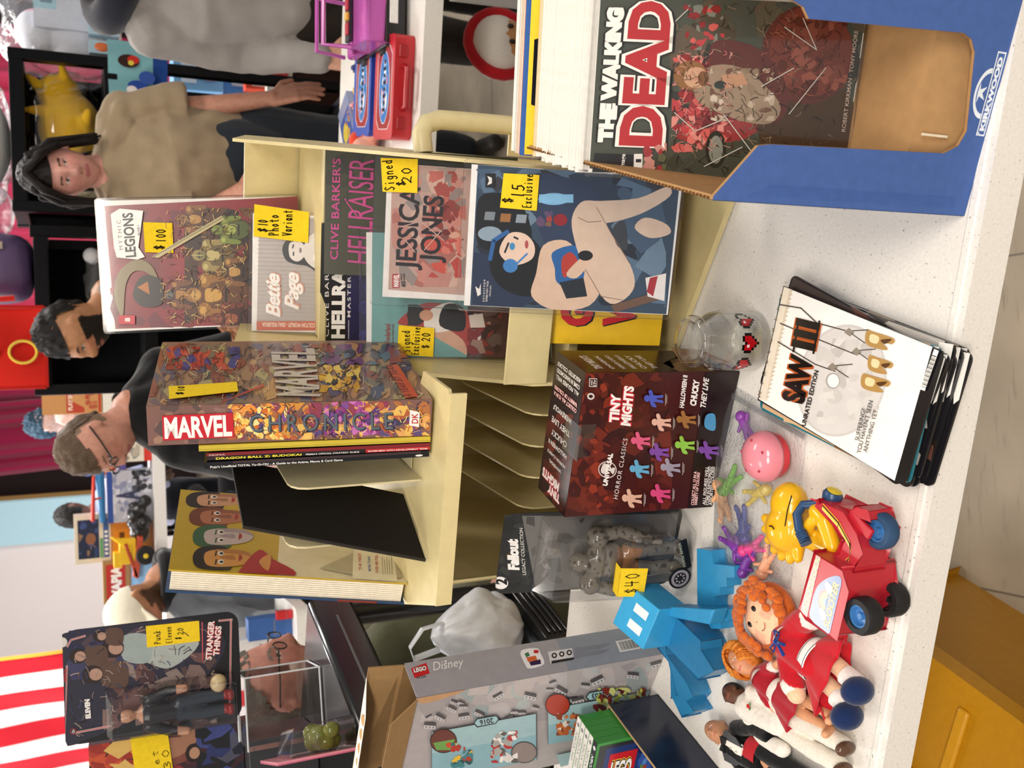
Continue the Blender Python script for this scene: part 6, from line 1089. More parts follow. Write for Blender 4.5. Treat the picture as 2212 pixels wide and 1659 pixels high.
# ---------------------------------------------------------------- second table on the right, its toys
t2 = thing('folding_table', 'white folding table in the middle right with the red and blue cases', 'table', (.74, 2.15, .74), (0, 0, -14.4))
m = MB(); m.prism(rr(-.42, 0, 1.4, .76, .04), -.045, 0, 'e8e4de'); m.build('tabletop', 'tabletop', t2, bev=.01, smooth=True)
for x in (-.30, 1.2):
    m = MB()
    for y in (.08, .68): m.tube([(x, y, -.045), (x, y, -.739)], .014, '77777a')
    m.tube([(x, .08, -.6), (x, .68, -.6)], .012, '77777a'); m.build('leg', 'metal', t2, smooth=True)
def toycase(label, loc, rz, col, dark):
    t = thing('toy_case', label, 'carry case', loc, (0, 0, rz), 'plastic carry cases on the middle table')
    m = MB(); m.prism(rr(-.125, 0, .125, .16, .018), 0, .05, col); m.build('shell', 'plastic', t, bev=.005, smooth=True)
    m = MB(); a = Art(m, (-.11, .015, .0502), (1, 0, 0), (0, 1, 0), .22, .125); a.poly([(.04, .2), (.14, .02), (.86, .02), (.96, .2), (.96, .8), (.86, .98), (.14, .98), (.04, .8)], 'd8c8c4'); a.poly([(.05, .22), (.15, .05), (.85, .05), (.95, .22), (.95, .78), (.85, .95), (.15, .95), (.05, .78)], '9c3a40'); a.ell(.5, .5, .40, .34, 'dfe6f0', 28); a.ell(.5, .5, .39, .32, '3a7cc0', 28); a.busy(.2, .3, .8, .7, ['e8eef4', 'cfd8e8', 'd8808c', 'b8c8e0'], 26, .03, .1, 5); [a.rect(.24 + k * .075, .42, .28 + k * .075, .58 - .04 * (k % 2), '1c1c20') for k in range(8)]
    m.build('top_decal', 'gloss', t)
    m = MB(); m.tube([(-.05, 0, .025), (-.045, -.028, .025), (.045, -.028, .025), (.05, 0, .025)], .008, dark, 10); m.build('handle', 'plastic', t, smooth=True)
    for x in (-.085, .085): m = MB(); m.box((x, -.003, .03), (.03, .008, .022), dark); m.build('latch', 'plastic', t, bev=.002)
toycase('red plastic carry case with an oval decal at the table edge', (.735, 2.21, .741), -14, 'b8222a', 'a01c24'); toycase('blue plastic carry case with an oval decal behind the red one', (.79, 2.40, .741), -14, '2448a8', '1c3c90')
car = thing('toy_car', 'pink toy pickup car with black base at the edge of the middle table', 'toy car', (.93, 2.25, .741), (0, 0, -8)); PK = 'b85aa8'
m = MB(); m.box((0, .10, .035), (.17, .26, .05), '17171a'); m.box((0, -.031, .04), (.06, .004, .022), 'e6e4e2'); m.build('chassis', 'plastic', car, bev=.01, smooth=True)
m = MB(); m.prism([(-.03, .06), (.10, .06), (.10, .10), (.075, .112), (-.02, .105)], -.08, .08, PK, ax='x'); m.box((0, .16, .075), (.16, .12, .03), PK); m.build('bonnet', 'gloss', car, bev=.008, smooth=True)
m = MB(); m.tube([(-.07, .10, .11), (-.066, .13, .175), (.066, .13, .175), (.07, .10, .11)], .007, PK, 8); m.tube([(-.07, .24, .09), (-.066, .22, .17), (.066, .22, .17), (.07, .24, .09)], .006, PK, 8); m.build('window_frame', 'gloss', car, smooth=True)
m = MB(); m.box((0, .10, .117), (.12, .03, .012), '222226'); m.box((-.03, .09, .125), (.03, .02, .006), 'b0303a'); m.box((.03, .09, .125), (.03, .02, .006), 'b0303a'); m.box((0, .09, .125), (.02, .02, .008), 'd8a83c'); m.build('dashboard', 'plastic', car, bev=.002)
for x in (-.085, .085):
    for y in (.02, .18): m = MB(); m.at((x, y, .03), (0, 90, 0)); m.lathe([(.012, -.012), (.029, -.012), (.029, .012), (.012, .012)], '141416', 20); m.build('wheel', 'rubber', car, smooth=True)
rd = random.Random(5)
for k, (x, y, c, s_) in enumerate(((1.05, 2.66, 'e8e4dc', .05), (1.00, 2.60, '3a8cb8', .03), (.96, 2.62, 'b02c30', .03), (.93, 2.67, '2c3c7c', .035), (1.12, 2.70, 'c9a040', .03), (.90, 2.60, 'b08a30', .04), (.86, 2.66, 'd8b050', .035), (1.08, 2.62, 'd8742c', .03), (.83, 2.70, 'e0a0a0', .03), (.90, 2.52, '4a3a34', .028), (.86, 2.50, '3c2e2a', .028))):
    nm = ['white', 'light blue', 'red', 'navy', 'gold-tipped', 'gold chain-like', 'yellow', 'orange', 'rose', 'dark brown square', 'dark brown cornered'][k]
    t = thing('trinket', '%s trinket in the spread at the far side of the middle table' % nm, 'trinket', (x, y, .741), (0, 0, rd.uniform(0, 90)), 'small trinkets on the middle table'); m = MB(); m.prism(rr(-s_ / 2, -s_ / 3, s_ / 2, s_ / 3, s_ * .15), 0, .008 + s_ * .15, c); m.ball((0, 0, .012 + s_ * .15), (s_ * .3, s_ * .22, s_ * .2), c, 12, 8); m.build('body', 'plastic', t, bev=.001, smooth=True)
pk = thing('card_pack', 'blue and silver card pack lying left of the trinkets', 'card pack', (.79, 2.76, .741), (0, 0, 25)); m = MB(); m.box((0, 0, .01), (.16, .11, .02), '8a94b4'); a = Art(m, (-.08, -.055, .0202), (1, 0, 0), (0, 1, 0), .16, .11); a.rect(.04, .05, .7, .95, '4a5c9c'); a.ell(.35, .6, .2, .25, 'd8c04c'); a.busy(.1, .1, .6, .5, ['b04a4c', '6a8ac0', 'c8a050'], 12, .05, .12, 3); m.build('pack', 'gloss', pk, bev=.001)
fgs = thing('plush_figure', 'orange and pink soft figure lying at the left end of the middle table', 'plush toy', (.64, 2.50, .741), (0, 0, 20)); g = MB(); g.ball((0, 0, .04), (.05, .045, .04), '0' * 6); g.ball((.07, .05, .035), (.035, .03, .03), '0' * 6); g.limb([(-.02, -.03, .03), (-.07, -.08, .02)], [.025, .018]); g.limb([(.03, -.03, .03), (.02, -.10, .02)], [.022, .016]); fuse(g, 'body', 'cloth', fgs, .005, lambda p: 'd8482c' if p.x > .03 else 'e0a08c', 3)
gc = thing('grey_cloth', 'dark grey cloth hanging from the front edge of the middle table', 'cloth', (.985, 2.055, .70), (0, 0, -14.4)); m = MB(); m.grid(lambda u, v: (-.075 + .15 * u + .02 * v * (u - .5), -.012 - .012 * math.sin(u * 11 + v * 2) * (1 - v) - .01, -.44 * (1 - v) + (.03 * math.sin(u * 7)) * (1 - v)), 30, 24, '8c8886'); m.build('fabric', 'cloth', gc, smooth='full', solid=.002)
pd = thing('plush_doll', 'plush doll in a white and red bonnet on the floor beside the comic box', 'plush toy', (1.03, 2.62, 0), (0, 0, 10))
g = MB(); g.ball((0, 0, .30), (.085, .075, .085), '0' * 6); g.ball((.06, .02, .14), (.10, .08, .12), '0' * 6); g.limb([(.02, -.02, .2), (-.06, -.06, .12)], [.03, .025]); g.limb([(.10, -.02, .2), (.16, -.08, .16)], [.03, .028]); g.limb([(.02, -.03, .05), (-.01, -.12, .035)], [.04, .035]); g.limb([(.1, -.03, .05), (.12, -.13, .035)], [.04, .035])
fuse(g, 'body', 'cloth', pd, .007, lambda p: 'c89464' if p.z > .23 and p.y < -.035 and abs(p.x) < .06 else 'ece6e0' if p.z > .22 else '8a1c24' if p.x > -.02 else '6c8498', 3)
m = MB(); m.ball((0, .012, .315), (.098, .085, .088), 'e9e4de', 22, 14); m.tube([(.102 * math.sin(k * .314), -.03 + .04 * (1 - abs(k) / 9), .315 + .095 * math.cos(k * .314)) for k in range(-8, 9)], .018, 'b8242c', 10); m.build('bonnet', 'cloth', pd, smooth='full')
m = MB(); [m.ball((x, -.074, .305), (.008, .006, .010), '1a1412', 8, 6) for x in (-.025, .025)]; m.build('eye', 'gloss', pd)

# ---------------------------------------------------------------- people
def HM(c, yaw=0, pitch=0, roll=0): return Matrix.Translation(c) @ Matrix.Rotation(R(yaw), 4, 'Z') @ Matrix.Rotation(R(pitch), 4, 'X') @ Matrix.Rotation(R(roll), 4, 'Y')
def person(label, M, s, J, skin, face, shirt, pants, vox=.006, sleeve='short', seed=1, hand=None, legs=True, torso_w=1.0, shirt_name='shirt', wr=.006):
    """J: joints in world space; the body is one fused surface, clothes are separate parts"""
    t = thing('person', label, 'person', (J['hip'][0], J['hip'][1], 0)); off = V(t.location); T = Matrix.Translation(-off)
    g = MB(); g.T = T
    P = {k: V(v) for k, v in J.items()}
    add_head(g, M, s)
    hc = M.translation; chin = M @ V((0, .05 * s, -.30 * s)); g.limb([chin, P['neck']], [.052, .056], n=18); g.limb([P['neck'], P['chest'], P['hip']], [.075, .12 * torso_w, .12 * torso_w], n=20)
    for k in 'LR':
        if 'sh' + k not in P: continue
        g.limb([P['neck'].lerp(P['sh' + k], .35), P['sh' + k]], [.055, .052], n=14); g.limb([P['sh' + k], P['el' + k], P['wr' + k]], [.047, .040, .026], n=14)
        if hand and k in hand: d, n, cu, th = hand[k]; add_hand(g, P['wr' + k], d, n, .185, cu, th)
        else: d = (P['wr' + k] - P['el' + k]).normalized(); add_hand(g, P['wr' + k], d, V((0, -1, .2)), .18, .6, 1 if k == 'L' else -1)
    if legs:
        for sg in (-1, 1): a = P['hip'] + V((sg * .09, 0, -.04)); kn = P.get('kn' + ('L' if sg > 0 else 'R'), V((a.x, a.y - .02, P['hip'].z * .52))); an = P.get('an' + ('L' if sg > 0 else 'R'), V((kn.x, kn.y + .03, .08))); g.limb([a, kn, an], [.085, .058, .042], n=14); g.limb([an + V((0, .03, -.03)), an + V((0, -.16, -.045))], [.042, .034], n=12)
    Mi = M.inverted(); lo = .62 * s
    def colf(p):
        q = Mi @ (p + off)
        if q.length < lo and q.z > -.52 * s: return face(q, s)
        if legs and p.z < .10: return '2a2622'
        return skin
    b = fuse(g, 'body', 'skin', t, vox, colf, 3)
    # shirt
    g = MB(); g.T = T; r = .012
    g.limb([P['neck'] + V((0, 0, -.03)), P['chest'], P['hip']], [.088, .142 * torso_w, .140 * torso_w], n=22, flat=1.0)
    mid = P['chest']; ax = (P['shL'] - P['shR']).normalized() if 'shL' in P and 'shR' in P else V((1, 0, 0)); w = .075 * torso_w
    for sg in (-1, 1): g.limb([P['neck'] + ax * sg * .07 + V((0, 0, -.06)), mid + ax * sg * w, P['hip'] + ax * sg * w * .8], [.07, .115 * torso_w, .108 * torso_w], n=18)
    for k in 'LR':
        if 'sh' + k not in P: continue
        g.limb([P['neck'].lerp(P['sh' + k], .25), P['sh' + k]], [.070, .072], n=14)
        e = P['el' + k]
        if sleeve == 'short': q_ = P['sh' + k].lerp(e, .84); g.ball(P['sh' + k], .074, '0' * 6, 16, 12); g.tube([P['sh' + k].lerp(e, u) for u in (0, .2, .45, .7, .84)], [.070, .076, .080, .086, .090], '0' * 6, 18)
        else: g.limb([P['sh' + k], e, e.lerp(P['wr' + k], .93)], [.070, .062, .046], n=16)
    fuse(g, shirt_name, 'cloth', t, vox * 1.1, lambda p: shirt, 5, wr, 9.0, seed)
    if legs:
        g = MB(); g.T = T; g.limb([P['hip'] + V((0, 0, .03)), P['hip'] + V((0, 0, -.06))], [.150, .145], n=20)
        for sg in (-1, 1): a = P['hip'] + V((sg * .09, 0, -.05)); kn = P.get('kn' + ('L' if sg > 0 else 'R'), V((a.x, a.y - .02, P['hip'].z * .52))); an = P.get('an' + ('L' if sg > 0 else 'R'), V((kn.x, kn.y + .03, .10))); g.limb([a, kn, an], [.105, .080, .068], n=16)
        fuse(g, 'trousers', 'cloth', t, vox * 1.3, lambda p: pants, 5, .006, 8.0, seed + 3)
    return t, off
def cap_hair(t, off, M, s, col, test, thick=.035, nm='hair', fuzz=.012, nu=64, nv=44, kind='hair'):
    """hair shell following the skull where test(direction) holds"""
    m = MB(); P, ok = [], []
    for j in range(nv + 1):
        for i in range(nu):
            a = 2 * math.pi * i / nu; th = math.pi * j / nv; d = V((math.sin(th) * math.cos(a), math.sin(th) * math.sin(a), math.cos(th))); k = test(d); p = headpt(d, s); q = p * (1.028 + thick * max(0, k)) + d * (fuzz * s * noise.noise(V((d.x * 9, d.y * 9, d.z * 4))) if k > 0 else 0)
            P.append(M @ q - off); ok.append(k > -.0)
    F = []
    for j in range(nv):
        for i in range(nu):
            k = (i + 1) % nu; f = (j * nu + i, (j + 1) * nu + i, (j + 1) * nu + k, j * nu + k)
            if sum(ok[x] for x in f) >= 3: F.append(f)
    m.add(P, F, col); return m.build(nm, kind, t, smooth='full')
def locks(t, off, M, s, col, specs, nm='hair_locks', seed=3, n=14, r=.012):
    m = MB(); rd = random.Random(seed)
    for a, b, c, w in specs:
        for _ in range(n):
            j = lambda v: M @ (V(v) * s + V((rd.uniform(-w, w), rd.uniform(-w, w), rd.uniform(-w, w) * .6)) * s) - off
            m.limb([j(a), j(b), j(c)], [r * .9, r, r * .35], col, n=7)
    return m.build(nm, 'hair', t, smooth='full')

# man in the tan T-shirt
M = HM((.728, 3.37, 1.528), -8, 10, -7); s = .232
J = dict(neck=(.752, 3.42, 1.385), chest=(.80, 3.42, 1.20), hip=(.83, 3.44, .96), shL=(.955, 3.42, 1.335), elL=(.985, 3.40, 1.10), wrL=(1.012, 3.30, .865), shR=(.625, 3.42, 1.325), elR=(.615, 3.38, 1.09), wrR=(.68, 3.24, .985))
t, off = person('person in a tan T-shirt with chin-length dark hair, looking down', M, s, J, 'c08a74', lambda q, s: face_col(q, s, 'd0988a', 'b06a68', '3a2820', iris='3a2a22'), '9c8a70', '2a3038', vox=.005, seed=2, hand={'L': (V((.25, -.35, -.9)), V((.5, -.8, 0)), .35, -1), 'R': (V((.5, -.7, -.3)), V((0, 0, 1)), .5, 1)}, shirt_name='tshirt', wr=.013)
cap_hair(t, off, M, s, '1e1817', lambda d: (d.z - .40 + max(0, d.y) * 2.6 - max(0, abs(d.x) - .55) * .2) if d.z > -.35 else -1, .12, fuzz=.03)
locks(t, off, M, s, '1c1716', [((.20, -.22, .42), (.38, -.20, .12), (.46, -.16, -.46), .05), ((-.20, -.22, .42), (-.38, -.20, .12), (-.44, -.14, -.50), .05), ((.30, .10, .3), (.42, .08, -.1), (.44, .04, -.56), .06), ((-.30, .10, .3), (-.42, .08, -.1), (-.44, .04, -.56), .06), ((.1, .34, .2), (.14, .38, -.2), (.2, .30, -.5), .1), ((-.1, .34, .2), (-.14, .38, -.2), (-.2, .30, -.5), .1), ((.02, -.25, .50), (.22, -.36, .34), (.36, -.26, .08), .04), ((-.02, -.25, .50), (-.22, -.36, .34), (-.36, -.26, .08), .04)], n=12, r=.010)
# bearded man behind the rack
M = HM((.262, 3.95, 1.508), -72, 22, 0); s = .265
J = dict(neck=(.40, 4.05, 1.37), chest=(.46, 4.06, 1.17), hip=(.50, 4.08, .92), shL=(.44, 3.90, 1.30), elL=(.42, 3.84, 1.05), wrL=(.30, 3.76, .95), shR=(.47, 4.22, 1.30), elR=(.45, 4.26, 1.05), wrR=(.34, 4.2, .95))
t, off = person('person with short dark hair and beard in a grey T-shirt, behind the MYTHIC LEGIONS book', M, s, J, 'b07c58', lambda q, s: face_col(q, s, 'b8845f', '9a5c50', '17110e', '1c1613', iris='1a120e'), '8d8378', '2a2c34', seed=5, shirt_name='tshirt')
cap_hair(t, off, M, s, '1b1716', lambda d: (d.z - .30 + max(0, d.y) * 1.1 - max(0, -d.y) * .12) if not (abs(d.x) > .78 and d.z < .35 and d.y < .3) else -1, .09, fuzz=.05)
# man in black with glasses
M = HM((-.132, 3.08, 1.462), -52, 30, -8); s = .228
J = dict(neck=(-.045, 3.14, 1.345), chest=(-.03, 3.16, 1.13), hip=(-.02, 3.20, .88), shL=(-.15, 3.02, 1.235), elL=(-.19, 2.92, 1.0), wrL=(-.20, 2.76, .90), shR=(.085, 3.22, 1.255), elR=(.12, 3.2, 1.0), wrR=(.05, 3.0, .92))
t, off = person('person in a black T-shirt and glasses with short brown hair, looking down', M, s, J, 'c48a72', lambda q, s: face_col(q, s, 'cc9480', 'b07068', '6a5040', None, '7c6654', iris='3a3028', scalpline=.26), '121214', '1e2026', seed=8, shirt_name='tshirt', torso_w=1.08)
cap_hair(t, off, M, s, '5e4c3c', lambda d: (d.z - .34 + max(0, d.y) * 1.0) if not (abs(d.x) > .78 and d.z < .35 and d.y < .3) else -1, .05, fuzz=.035)
m = MB()
for sg in (-1, 1): m.tube([M @ (V((sg * .125 + .075 * math.cos(a), -.435, .015 + .055 * math.sin(a))) * s) - off for a in [k * .5236 for k in range(13)]], .0022, '16161a', 6); m.tube([M @ (V(p) * s) - off for p in ((sg * .20, -.43, .03), (sg * .34, -.22, .03), (sg * .365, .04, .02))], .0024, '16161a', 6)
m.tube([M @ (V(p) * s) - off for p in ((-.05, -.44, .02), (.05, -.44, .02))], .002, '16161a', 6); m.build('glasses', 'plastic', t)
# man in a white cap
M = HM((-.825, 4.0, 1.318), -42, 38, 0); s = .235
J = dict(neck=(-.745, 4.08, 1.205), chest=(-.78, 4.10, .99), hip=(-.80, 4.16, .74), shL=(-.88, 3.98, 1.09), elL=(-.93, 3.86, .88), wrL=(-.88, 3.66, .80), shR=(-.66, 4.16, 1.10), elR=(-.62, 4.06, .87), wrR=(-.70, 3.8, .78))
t, off = person('person in a white cap and grey jacket bending over a table, by the yellow-covered book', M, s, J, 'b07a5c', lambda q, s: face_col(q, s, 'b4805f', '8c544a', '2a1c14', '5a4030', iris='1c1410'), '70757c', '26282e', sleeve='long', seed=11, shirt_name='jacket', torso_w=1.05)
cap_hair(t, off, M, s, 'ece4cf', lambda d: d.z - .12 + max(0, d.y) * .45, .10, 'cap', .006, kind='cloth')
m = MB(); m.grid(lambda u, v: tuple(M @ (V(((u - .5) * .62 * (1 - .35 * v), -.33 - .30 * v + .10 * (2 * u - 1) ** 2, .16 - .07 * v - .06 * (2 * u - 1) ** 2)) * s) - off), 14, 8, 'e8e0ca'); m.build('cap_brim', 'cloth', t, smooth='full', solid=.004)
m = MB(); m.T = Matrix.Translation(-off); m.tube([V((-.745, 4.08, 1.205)) + V((.10 * math.cos(a), .10 * math.sin(a), .01 * math.sin(a))) for a in [k * .4488 for k in range(15)]], .032, '1a1a1c', 12); m.build('collar', 'cloth', t, smooth='full')
# seated grey-haired man seen from the side, behind the acrylic case
M = HM((-.660, 2.16, 1.132), 82, 4, 0); s = .245
J = dict(neck=(-.675, 2.19, .985), chest=(-.635, 2.19, .80), hip=(-.62, 2.18, .50), shL=(-.585, 2.36, .92), elL=(-.50, 2.38, .70), wrL=(-.36, 2.30, .60), shR=(-.57, 1.99, .90), elR=(-.50, 1.98, .66), wrR=(-.37, 2.03, .56), knL=(-.20, 2.30, .50), knR=(-.20, 2.10, .50), anL=(-.17, 2.3, .1), anR=(-.17, 2.1, .1))
t, off = person('seated grey-haired person in olive clothes and glasses, seen through the acrylic case', M, s, J, 'cc9080', lambda q, s: mix(face_col(q, s, 'cc8f80', 'b47870', '8a8078', None, None, iris='30302e'), 'b8aca4', .45 if q.z < -.12 * s and abs(q.x) > .2 * s and q.y < .02 * s else 0), '5f5f48', '55563f', vox=.005, seed=14, shirt_name='shirt', torso_w=1.15)
cap_hair(t, off, M, s, '6e655c', lambda d: (d.z - .50 + max(0, d.y + .35) * 1.35) if not (abs(d.x) > .86 and d.z < .22 and d.y < .05) else -1, .10, fuzz=.05)
m = MB()
for sg in (-1, 1): m.tube([M @ (V((sg * .125 + .08 * math.cos(a), -.44, .015 + .06 * math.sin(a))) * s) - off for a in [k * .5236 for k in range(13)]], .0018, '2c2826', 6); m.tube([M @ (V(p) * s) - off for p in ((sg * .20, -.43, .04), (sg * .35, -.2, .04), (sg * .37, .03, .03))], .0018, '2c2826', 6)
m.build('glasses', 'plastic', t)
# person in the grey sweatshirt, cut off by the frame's edge
M = HM((1.26, 3.01, 1.535), -25, 15, 0); s = .235
J = dict(neck=(1.26, 3.04, 1.37), chest=(1.27, 3.04, 1.14), hip=(1.28, 3.05, .88), shL=(1.46, 3.09, 1.30), elL=(1.52, 3.05, 1.02), wrL=(1.46, 2.91, .82), shR=(1.095, 3.04, 1.275), elR=(1.075, 3.07, 1.0), wrR=(1.05, 2.95, .76))
t, off = person('person in a grey sweatshirt with navy hood, cut off at the top edge', M, s, J, 'c09078', lambda q, s: face_col(q, s, 'c8947c', 'a86860', '2a2018', iris='2a2018'), '8f8a86', '2a2420', sleeve='long', seed=17, shirt_name='sweatshirt', torso_w=1.12, wr=.010)
cap_hair(t, off, M, s, '2a201c', lambda d: d.z - .30 + max(0, d.y) * 1.0, .08, fuzz=.04)
m = MB(); m.T = Matrix.Translation(-off); m.tube([V((1.26, 3.05, 1.385)) + V((.125 * math.cos(a), .11 * math.sin(a), .03 * math.sin(a))) for a in [k * .4488 for k in range(15)]], .055, '22242e', 14); m.build('hood', 'cloth', t, smooth='full')
# far people: bright-haired one in a denim jacket and a dark-haired one
M = HM((-.165, 7.5, 1.685), 62, 5, 0); s = .235
J = dict(neck=(-.22, 7.52, 1.53), chest=(-.27, 7.54, 1.30), hip=(-.27, 7.54, 1.0), shL=(-.20, 7.68, 1.46), elL=(-.14, 7.64, 1.24), wrL=(-.12, 7.5, 1.44), shR=(-.36, 7.40, 1.45), elR=(-.27, 7.24, 1.27), wrR=(-.165, 7.26, 1.50))
t, off = person('person in a light blue denim jacket with shaggy dark hair by the wine red curtain', M, s, J, 'd8b4a8', lambda q, s: face_col(q, s, 'dcb8ac', 'b88480', '2a2420', iris='2a2420'), '9fc0d6', '2a3a60', vox=.008, sleeve='long', seed=20, shirt_name='denim_jacket', hand={'R': (V((.3, .2, .8)), V((0, -1, 0)), .7, 1)})
cap_hair(t, off, M, s, '2c4658', lambda d: (d.z - .15 + max(0, d.y) * 1.2) if d.z > -.75 else -1, .18, fuzz=.12)
M = HM((-.84, 7.55, 1.525), 160, 5, 0); s = .255
J = dict(neck=(-.825, 7.55, 1.37), chest=(-.81, 7.55, 1.14), hip=(-.81, 7.55, .86), shL=(-1.0, 7.53, 1.27), elL=(-1.04, 7.5, 1.0), wrL=(-1.0, 7.65, .9), shR=(-.62, 7.57, 1.27), elR=(-.59, 7.55, 1.0), wrR=(-.62, 7.67, .9))
t, off = person('person with short black hair in a lavender shirt, seen from behind', M, s, J, '5c3e30', lambda q, s: face_col(q, s, '64443a', '5a3430', '120d0c', None, '17120f', iris='120d0c'), 'c4c8e0', '2a2c34', vox=.008, seed=23, shirt_name='shirt')
cap_hair(t, off, M, s, '15110f', lambda d: (d.z - .10 + max(0, d.y) * .8) if not (abs(d.x) > .8 and d.z < .3) else -1, .06, fuzz=.03)

# ---------------------------------------------------------------- black rack of bagged plush toys in front of the stage
def rack(name, label, x0, x1, y, d, zs, top):
    t = thing(name, label, 'shelf rack', (x0, y, 0)); w_ = x1 - x0
    for x in (0, w_):
        for yy in (0, d): m = MB(); m.box((x, yy, top / 2), (.045, .045, top), '1b1b1d'); m.build('post', 'metal', t, bev=.003)
    for z in zs:
        m = MB(); m.box((w_ / 2, 0, z), (w_, .035, .055), '1b1b1d'); m.box((w_ / 2, d, z), (w_, .035, .055), '1b1b1d'); m.box((0, d / 2, z), (.035, d, .055), '1b1b1d'); m.box((w_, d / 2, z), (.035, d, .055), '1b1b1d'); m.build('beam', 'metal', t, bev=.003)
        m = MB(); m.box((w_ / 2, d / 2, z + .02), (w_, d, .012), '121214'); m.build('shelf_board', 'matte', t)
    m = MB(); m.box((w_ / 2, d + .03, top / 2), (w_, .012, top), '101014'); m.build('back_cloth', 'cloth', t)
    return t
rack('shelf_rack', 'black metal shelf rack holding the bagged yellow plush, behind the tan T-shirt', .80, 1.43, 4.4, .38, (.25, 1.33, 1.69), 1.72)
rack('shelf_rack', 'second black metal shelf rack with the red tote, left of the yellow plush rack', .04, .70, 4.4, .38, (.25, 1.20, 1.62), 1.66)
def plush(label, c, parts, colf, vox=.008, cat='plush toy', name='plush_toy', wr=0): 
    t = thing(name, label, cat, c); g = MB()
    for p in parts:
        if not isinstance(p[0], list): g.ball(p[0], p[1], '0' * 6, 18, 12)
        else: g.limb(p[0], p[1], n=12)
    fuse(g, 'body', 'cloth', t, vox, colf, 3, wr); return t
def bag(label, c, r, seed, kind='bag', col='ffffff', name='plastic_bag', cat='plastic bag', grp=None):
    t = thing(name, label, cat, c, group=grp)
    def fn(u, v):
        a = 2 * math.pi * u; th = math.pi * v; d = V((math.sin(th) * math.cos(a), math.sin(th) * math.sin(a), math.cos(th))); n = 1 + .18 * noise.noise(d * 2.1 + V((seed, 0, 0))) + .09 * noise.noise(d * 6 + V((0, seed, 0))); sq = lambda q: math.copysign(abs(q) ** .7, q)
        return (r[0] * sq(d.x) * n, r[1] * sq(d.y) * n, r[2] * sq(d.z) * (n if d.z > 0 else 1) + r[2])
    m = MB(); m.grid(fn, 56, 36, col); m.build('film', kind, t, smooth='full'); return t
plush('yellow spiky plush toy in clear plastic on the right black rack', (1.12, 4.56, 1.362), [((.06, 0, .13), (.16, .12, .13)), ((.20, -.02, .17), (.09, .08, .09)), ([(.20, -.03, .22), (.25, -.08, .29)], [.035, .012]), ([(.12, -.04, .20), (.10, -.10, .30)], [.035, .012]), ([(.24, -.05, .14), (.30, -.12, .16)], [.03, .012]), ([(.05, -.08, .08), (.10, -.15, .06)], [.04, .015]), ([(-.02, -.06, .12), (-.12, -.08, .16)], [.06, .03])], lambda p: mix('e0b52c', 'c89820', .5 + .5 * noise.noise(p * 14)))
plush('lilac plush toy beside the yellow spiky one on the rack', (.93, 4.60, 1.362), [((0, 0, .10), (.07, .07, .10)), ((.05, -.03, .16), (.04, .04, .05))], lambda p: 'b9a2d0')
bag('clear plastic bag wrapped round the yellow plush on the rack', (1.13, 4.56, 1.36), (.26, .14, .155), 2, 'film')
bag('clear bag with grey and cream soft toys, left end of the yellow plush shelf', (.90, 4.56, 1.36), (.09, .12, .13), 5)
plush('cream plush toy inside the left clear bag on the rack', (.90, 4.58, 1.365), [((0, 0, .08), (.06, .07, .08))], lambda p: 'c8b890')
plush('large white and pink plush toy bagged beyond the right end of the rack', (1.62, 4.62, 1.30), [((0, 0, .16), (.14, .12, .15)), ((-.02, -.02, .31), (.10, .09, .09)), ((.10, -.08, .12), (.05, .05, .05))], lambda p: 'e4a8b8' if p.x > .05 else 'dfe0ea')
bag('large clear plastic bag of soft toys at the right end of the black rack', (1.60, 4.60, 1.27), (.20, .17, .24), 9)
bag('second clear bag lying on the top shelf above the yellow plush', (1.10, 4.56, 1.72), (.26, .14, .12), 12); plush('pale grey plush in the bag on the top shelf', (1.10, 4.58, 1.722), [((0, 0, .1), (.2, .1, .1))], lambda p: 'c8c4bc')
bag('teal tinted plastic bag on the top shelf behind the dark-haired head', (.80, 4.56, 1.72), (.10, .12, .10), 15)
plush('small cartoon-like toy with white head and blue trousers on the left rack', (.62, 4.52, 1.255), [((0, 0, .17), (.035, .035, .035)), ((0, 0, .10), (.035, .03, .05)), ([(.015, 0, .06), (.03, -.02, .0)], [.018, .018]), ([(-.015, 0, .06), (-.02, -.02, .0)], [.018, .018])], lambda p: 'f0f0f2' if p.z > .14 else 'c8303a' if p.z > .10 else '2c5cc0', .005)
bag('clear plastic bag of yellow and green soft toys on the left rack', (.50, 4.56, 1.235), (.14, .12, .11), 18); plush('yellow plush toy in the bag on the left rack', (.48, 4.60, 1.238), [((0, 0, .08), (.10, .07, .08))], lambda p: 'd8c04a')
pt = thing('purple_bag', 'big purple cloth bag with a strip of tape on top of the left rack', 'bag', (.56, 4.56, 1.652)); m = MB(); m.grid(lambda u, v: (.15 * math.copysign(abs(math.cos(2 * math.pi * u)) ** .6, math.cos(2 * math.pi * u)) * math.sin(math.pi * v) ** .35, .14 * math.sin(2 * math.pi * u) * math.sin(math.pi * v) ** .35, .13 - .13 * math.cos(math.pi * v) + .01 * noise.noise(V((u * 8, v * 8, 1)))), 48, 24, '5c4a70'); m.build('bag_body', 'plastic', pt, smooth='full'); m = MB(); m.box((.08, -.148, .14), (.03, .004, .06), 'b0a090'); m.build('tape_strip', 'matte', pt)
